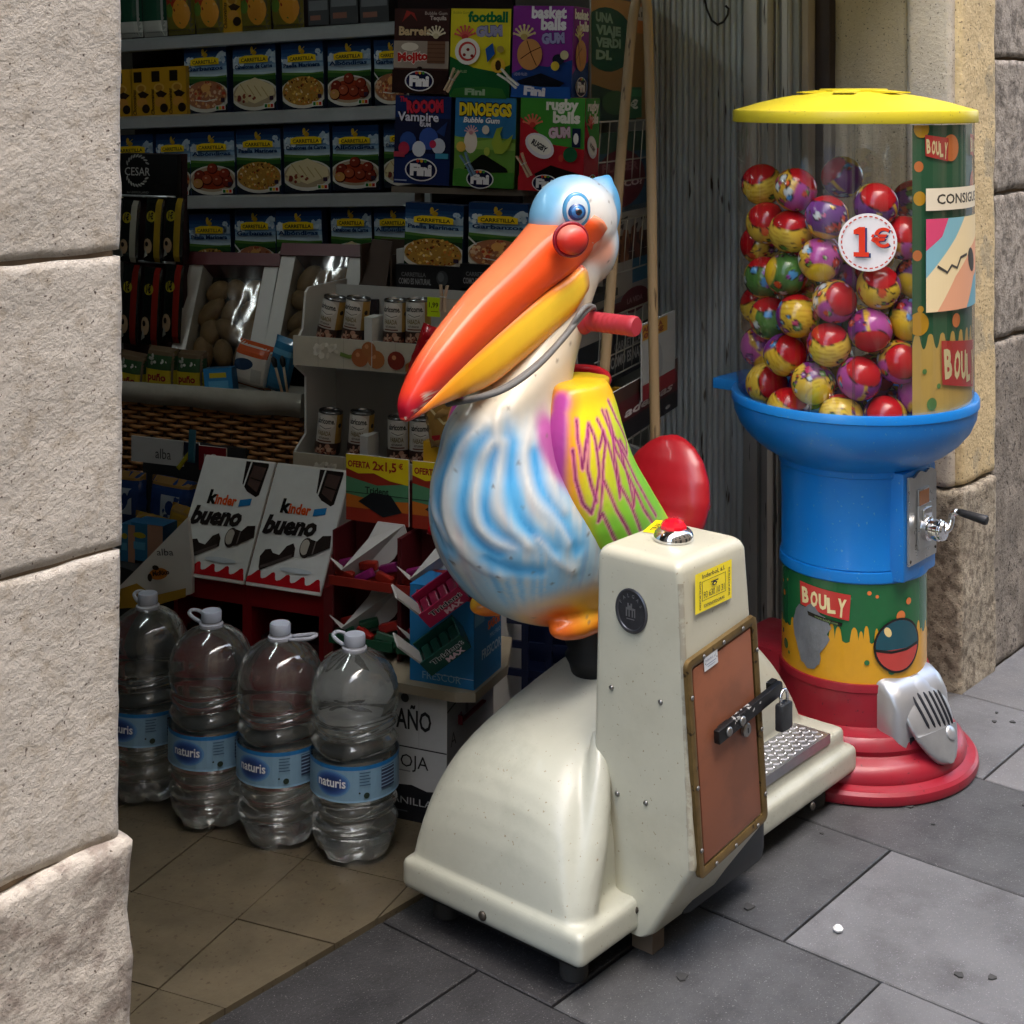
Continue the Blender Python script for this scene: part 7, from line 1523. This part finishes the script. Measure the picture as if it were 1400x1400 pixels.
# ================================================================ RACK AND POSTERS BY THE SHUTTER
UA = Vector((math.cos(math.radians(17)), math.sin(math.radians(17)), 0)); AN = math.radians(17)
PREF = P(860,300,4.22)
def poster(name, px0, px1, py0, py1, f, lab, ref, cat='poster', skew=True):
    a0, a1 = on_pl(px0,py1,ref,UA), on_pl(px1,py1,ref,UA); w = (a1-a0).length; z0 = (on_pl((px0+px1)/2,py1,ref,UA)).z; h = on_pl((px0+px1)/2,py0,ref,UA).z-z0
    o = MB().box((0,0,0),(w,.004,h)).build(name, CARDG); tag(o,lab,cat); o.location = (a0.x,a0.y,z0); o.rotation_euler = (0,0,AN)
    a = Art(w,h); a.clip = (0,0,w,h); f(a,w,h); a.build('print', o, flat((0,0,0),(1,0,0),(0,0,1))); return o
def po1(a,w,h):
    a.rect(0,0,w,h,'#8a6a3f'); a.rect(0,h*.8,w,h,'#a9814f'); a.rect(w*.62,h*.74,w,h,'#b5723a'); a.rect(w*.64,h*.85,w,h*.97,'#b9b5ab'); a.text('alba',w*.84,h*.88,h*.05,'#2a2622',w=w*.3)
    a.ell(w*.25,h*.66,w*.40,h*.26,'#1a4a38',26)
    for k,t in enumerate(('UNA','VIAJE','VERDI','DI.')): a.text(t,w*.06,h*(.80-.10*k),h*.07,'#7f9a8c',w=w*(.26,.38,.38,.24)[k],bold=.06,align='l')
    a.poly([(0,0),(w*.7,0),(w*.6,h*.2),(0,h*.3)],'#1f3a2f'); a.ell(w*.35,h*.15,w*.2,h*.1,'#3a5a3a',14); a.rect(w*.5,h*.02,w*.78,h*.28,'#1f5a3f'); a.text('1€',w*.63,h*.10,h*.07,'#c9cfc9',w=w*.18,bold=.05); a.rect(w*.5,h*.2,w*.78,h*.26,'#2f7a55')
poster('green_poster',808,893,0,165,po1,'orange and green poster with a round green badge high behind the bent pole',PREF)
def po2(a,w,h):
    a.rect(0,0,w,h,'#2a4f66'); a.rect(0,h*.75,w,h,'#2a4a3a'); a.ell(w*.42,h*.42,w*.42,h*.36,'#5a1420',28); a.text('PLACER',w*.42,h*.52,h*.10,'#8a5a60',w=w*.6,bold=.05); a.text('FRESCO?',w*.46,h*.32,h*.075,'#c9b8b8',w=w*.66,bold=.04)
poster('blue_poster',812,893,180,290,po2,'blue poster with a dark red disc asking FRESCO behind the wire rack',PREF)
def po3(a,w,h):
    a.rect(0,0,w,h,'#a5a29a'); rng = random.Random(3)
    for k in range(8): x,y = rng.uniform(.15,.85)*w, rng.uniform(.55,.9)*h; a.line([(x,y),(x+w*.08,y+h*.03),(x+w*.05,y-h*.03)],w*.02,'#2a2622')
    a.rect(0,0,w,h*.48,'#3f2622'); a.scatter(w*.5,h*.25,w*.45,h*.2,['#6a3a2a','#8a5a3a','#2a1612'],20,w*.05,w*.1,rng)
poster('scribble_card',820,893,282,356,po3,'pale scribbled recipe card above brown food picture in the wire rack',PREF+UN*.02)
def po4(a,w,h): a.rect(0,0,w,h,'#2a5a74'); a.poly([(0,h*.2),(w*.6,h*.35),(w*.6,h),(0,h)],'#9a978f'); a.rect(w*.1,h*.5,w*.3,h*.9,'#23272a'); a.rect(0,0,w,h*.2,'#5a2426')
poster('blue_card',815,893,352,425,po4,'pale and blue card below the recipe card in the wire rack',PREF+UN*.02,'card')
def po5(a,w,h): a.rect(0,0,w,h,'#8f8c86'); a.rect(0,0,w,h*.5,'#9f9c95'); a.ell(w*.72,h*.6,w*.2,h*.3,'#5a1420',18); a.text('LA VIDA',w*.72,h*.55,h*.12,'#a98a8a',w=w*.22,bold=.04)
poster('grey_card',790,893,395,455,po5,'grey card with small dark red disc above the black banner',PREF+UN*.02,'card')
def po6(a,w,h): a.rect(0,0,w,h,'#15171a'); a.text('CARRETILLA',w*.62,h*.52,h*.16,'#8a8a88',w=w*.36,bold=.03); a.text('COMO ES NATURAL',w*.68,h*.24,h*.20,'#a9a9a6',w=w*.58,bold=.03); a.ell(w*.3,h*.45,w*.07,h*.3,'#5f6266',14)
poster('black_banner',790,893,445,520,po6,'black banner reading COMO ES NATURAL behind the wire rack',PREF+UN*.03,'banner')
def po7(a,w,h): a.rect(0,0,w,h,'#4f141c'); a.rect(0,0,w,h*.35,'#14141a'); a.rect(0,h*.75,w,h,'#3f2a22'); a.text('además',w*.62,h*.42,h*.16,'#c9c4c0',w=w*.62,bold=.03,shear=.25); a.ell(w*.72,h*.12,w*.035,h*.035,'#8a8a88',12); a.ell(w*.86,h*.12,w*.035,h*.035,'#8a8a88',12)
poster('red_poster',815,924,520,592,po7,'dark red poster reading además low beside the shutter',P(900,550,3.80))
def po8(a,w,h): a.rect(0,0,w,h,'#9fa3a0'); a.rect(0,h*.78,w*.75,h*.98,'#b58a2a'); a.text('AHORA',w*.3,h*.89,h*.06,'#7a2a1a',w=w*.6,bold=.05); a.text('0,80€',w*.33,h*.81,h*.06,'#7a2a1a',w=w*.6,bold=.05); a.ell(w*.4,h*.4,w*.2,h*.3,'#8a8f90',18); a.rect(0,0,w,h*.2,'#7f1f26')
poster('price_poster',878,922,434,536,po8,'white offer poster with yellow corner on the ribbed shutter edge',P(900,500,3.76))
poster('cardboard_sheet',690,800,380,470,lambda a,w,h:(a.rect(0,0,w,h,'#77756f')),'plain grey cardboard behind the pelican neck',PREF+UN*.05,'card')
# wire rack
wr_ = thing('wire_rack','white wire rack of shallow baskets behind the bent wooden pole','wire rack', on_pl(850,620,PREF+UN*.10,UA), AN)
q = wr_.location; LX = lambda px,py: ((on_pl(px,py,PREF+UN*.10,UA)-q).dot(UA), on_pl(px,py,PREF+UN*.10,UA).z-q.z)
for k,(yt,yb) in enumerate(((165,248),(300,372),(425,508),(545,640))):
    xa, xb = LX(812,yt)[0], LX(892,yt)[0]; zt, zb = LX(850,yt)[1], LX(850,yb)[1]
    for z,dy in ((zt,-.012),(zb,0),((zt*.35+zb*.65),0)): MB().tube([(xa,dy,z),(xb,dy,z)],.0026,6).build('rail_wire', WIRE, wr_, smooth=True)
    for i in range(7): x = xa+(xb-xa)*(i+.3)/7; MB().tube([(x,-.012,zt),(x,0,zb)],.0017,5).build('upright_wire', WIRE, wr_, smooth=True)
    MB().box((xa,0,zb-.003),(xb,.08,zb)).build('basket_floor', mat('wire_floor','#6a6862',.5), wr_)
carton('yellow_pack',.045,.095,.02,lambda a,w,h:(a.rect(0,0,w,h,'#b58a22'),a.ell(w*.52,h*.76,w*.26,h*.125,'#a91f22',18),a.ell(w*.52,h*.76,w*.22,h*.105,'#d0c8c0',16),a.ell(w*.52,h*.76,w*.2,h*.095,'#a91f22',16),a.text('3€',w*.52,h*.72,h*.09,'#e0d8d0',w=w*.24,bold=.05)),mat('yellow_card','#a8831c',.5),'yellow hanging pack with red price disc beside the wing top','pack',loc=on_pl(846,580,PREF+UN*.24),rot=(0,.04,PSI))
MB().box((0,0,0),(.001,.001,.001)); carton('white_pouch',.035,.06,.02,lambda a,w,h:a.rect(0,0,w,h,'#8f9296'),CARDG,'pale grey pouch beside the slope of the wing','pouch',loc=on_pl(857,640,PREF+UN*.2),rot=(0,.3,PSI))
# bent pole
pts = [P(818,600,3.40),P(822,560,3.42),P(836,380,3.50),P(850,200,3.56),P(862,60,3.62),P(867,15,3.63),P(873,-6,3.63),P(880,-8,3.62),P(884,5,3.62),P(886,40,3.62),P(890,200,3.58),P(892,380,3.54),P(895,560,3.50),P(897,660,3.48),P(897,800,3.45)]
lo_ = P(808,800,3.36)
bp_ = thing('bent_pole','bent pale wooden pole folded over like a hairpin in front of the shutter','pole', lo_)
o = MB().tube(spline([tuple(p-lo_) for p in [lo_]+pts],90),.0125,10).build('pole_shaft', WOODP, bp_, smooth=True)
# tube lamps on the shop ceiling (their glints show on the price rails and card fronts)
for k,(x,y) in enumerate(((1.70,2.95),)):
    lp_ = thing('ceiling_lamp',('tube lamp on the shop ceiling nearest to the doorway','tube lamp on the shop ceiling above the shelving')[k],'lamp',(x,y,2.597),math.radians(17),'ceiling tube lamps')
    MB().box((-.65,-.06,-.05),(.65,.06,0)).build('housing', CARD, lp_)
    MB().tube([(-.6,0,-.075),(.6,0,-.075)],.014,10).build('tube', mat('lit_tube','#ffffff',.3,emit=('#e6eeee',7.5)), lp_, smooth=True)
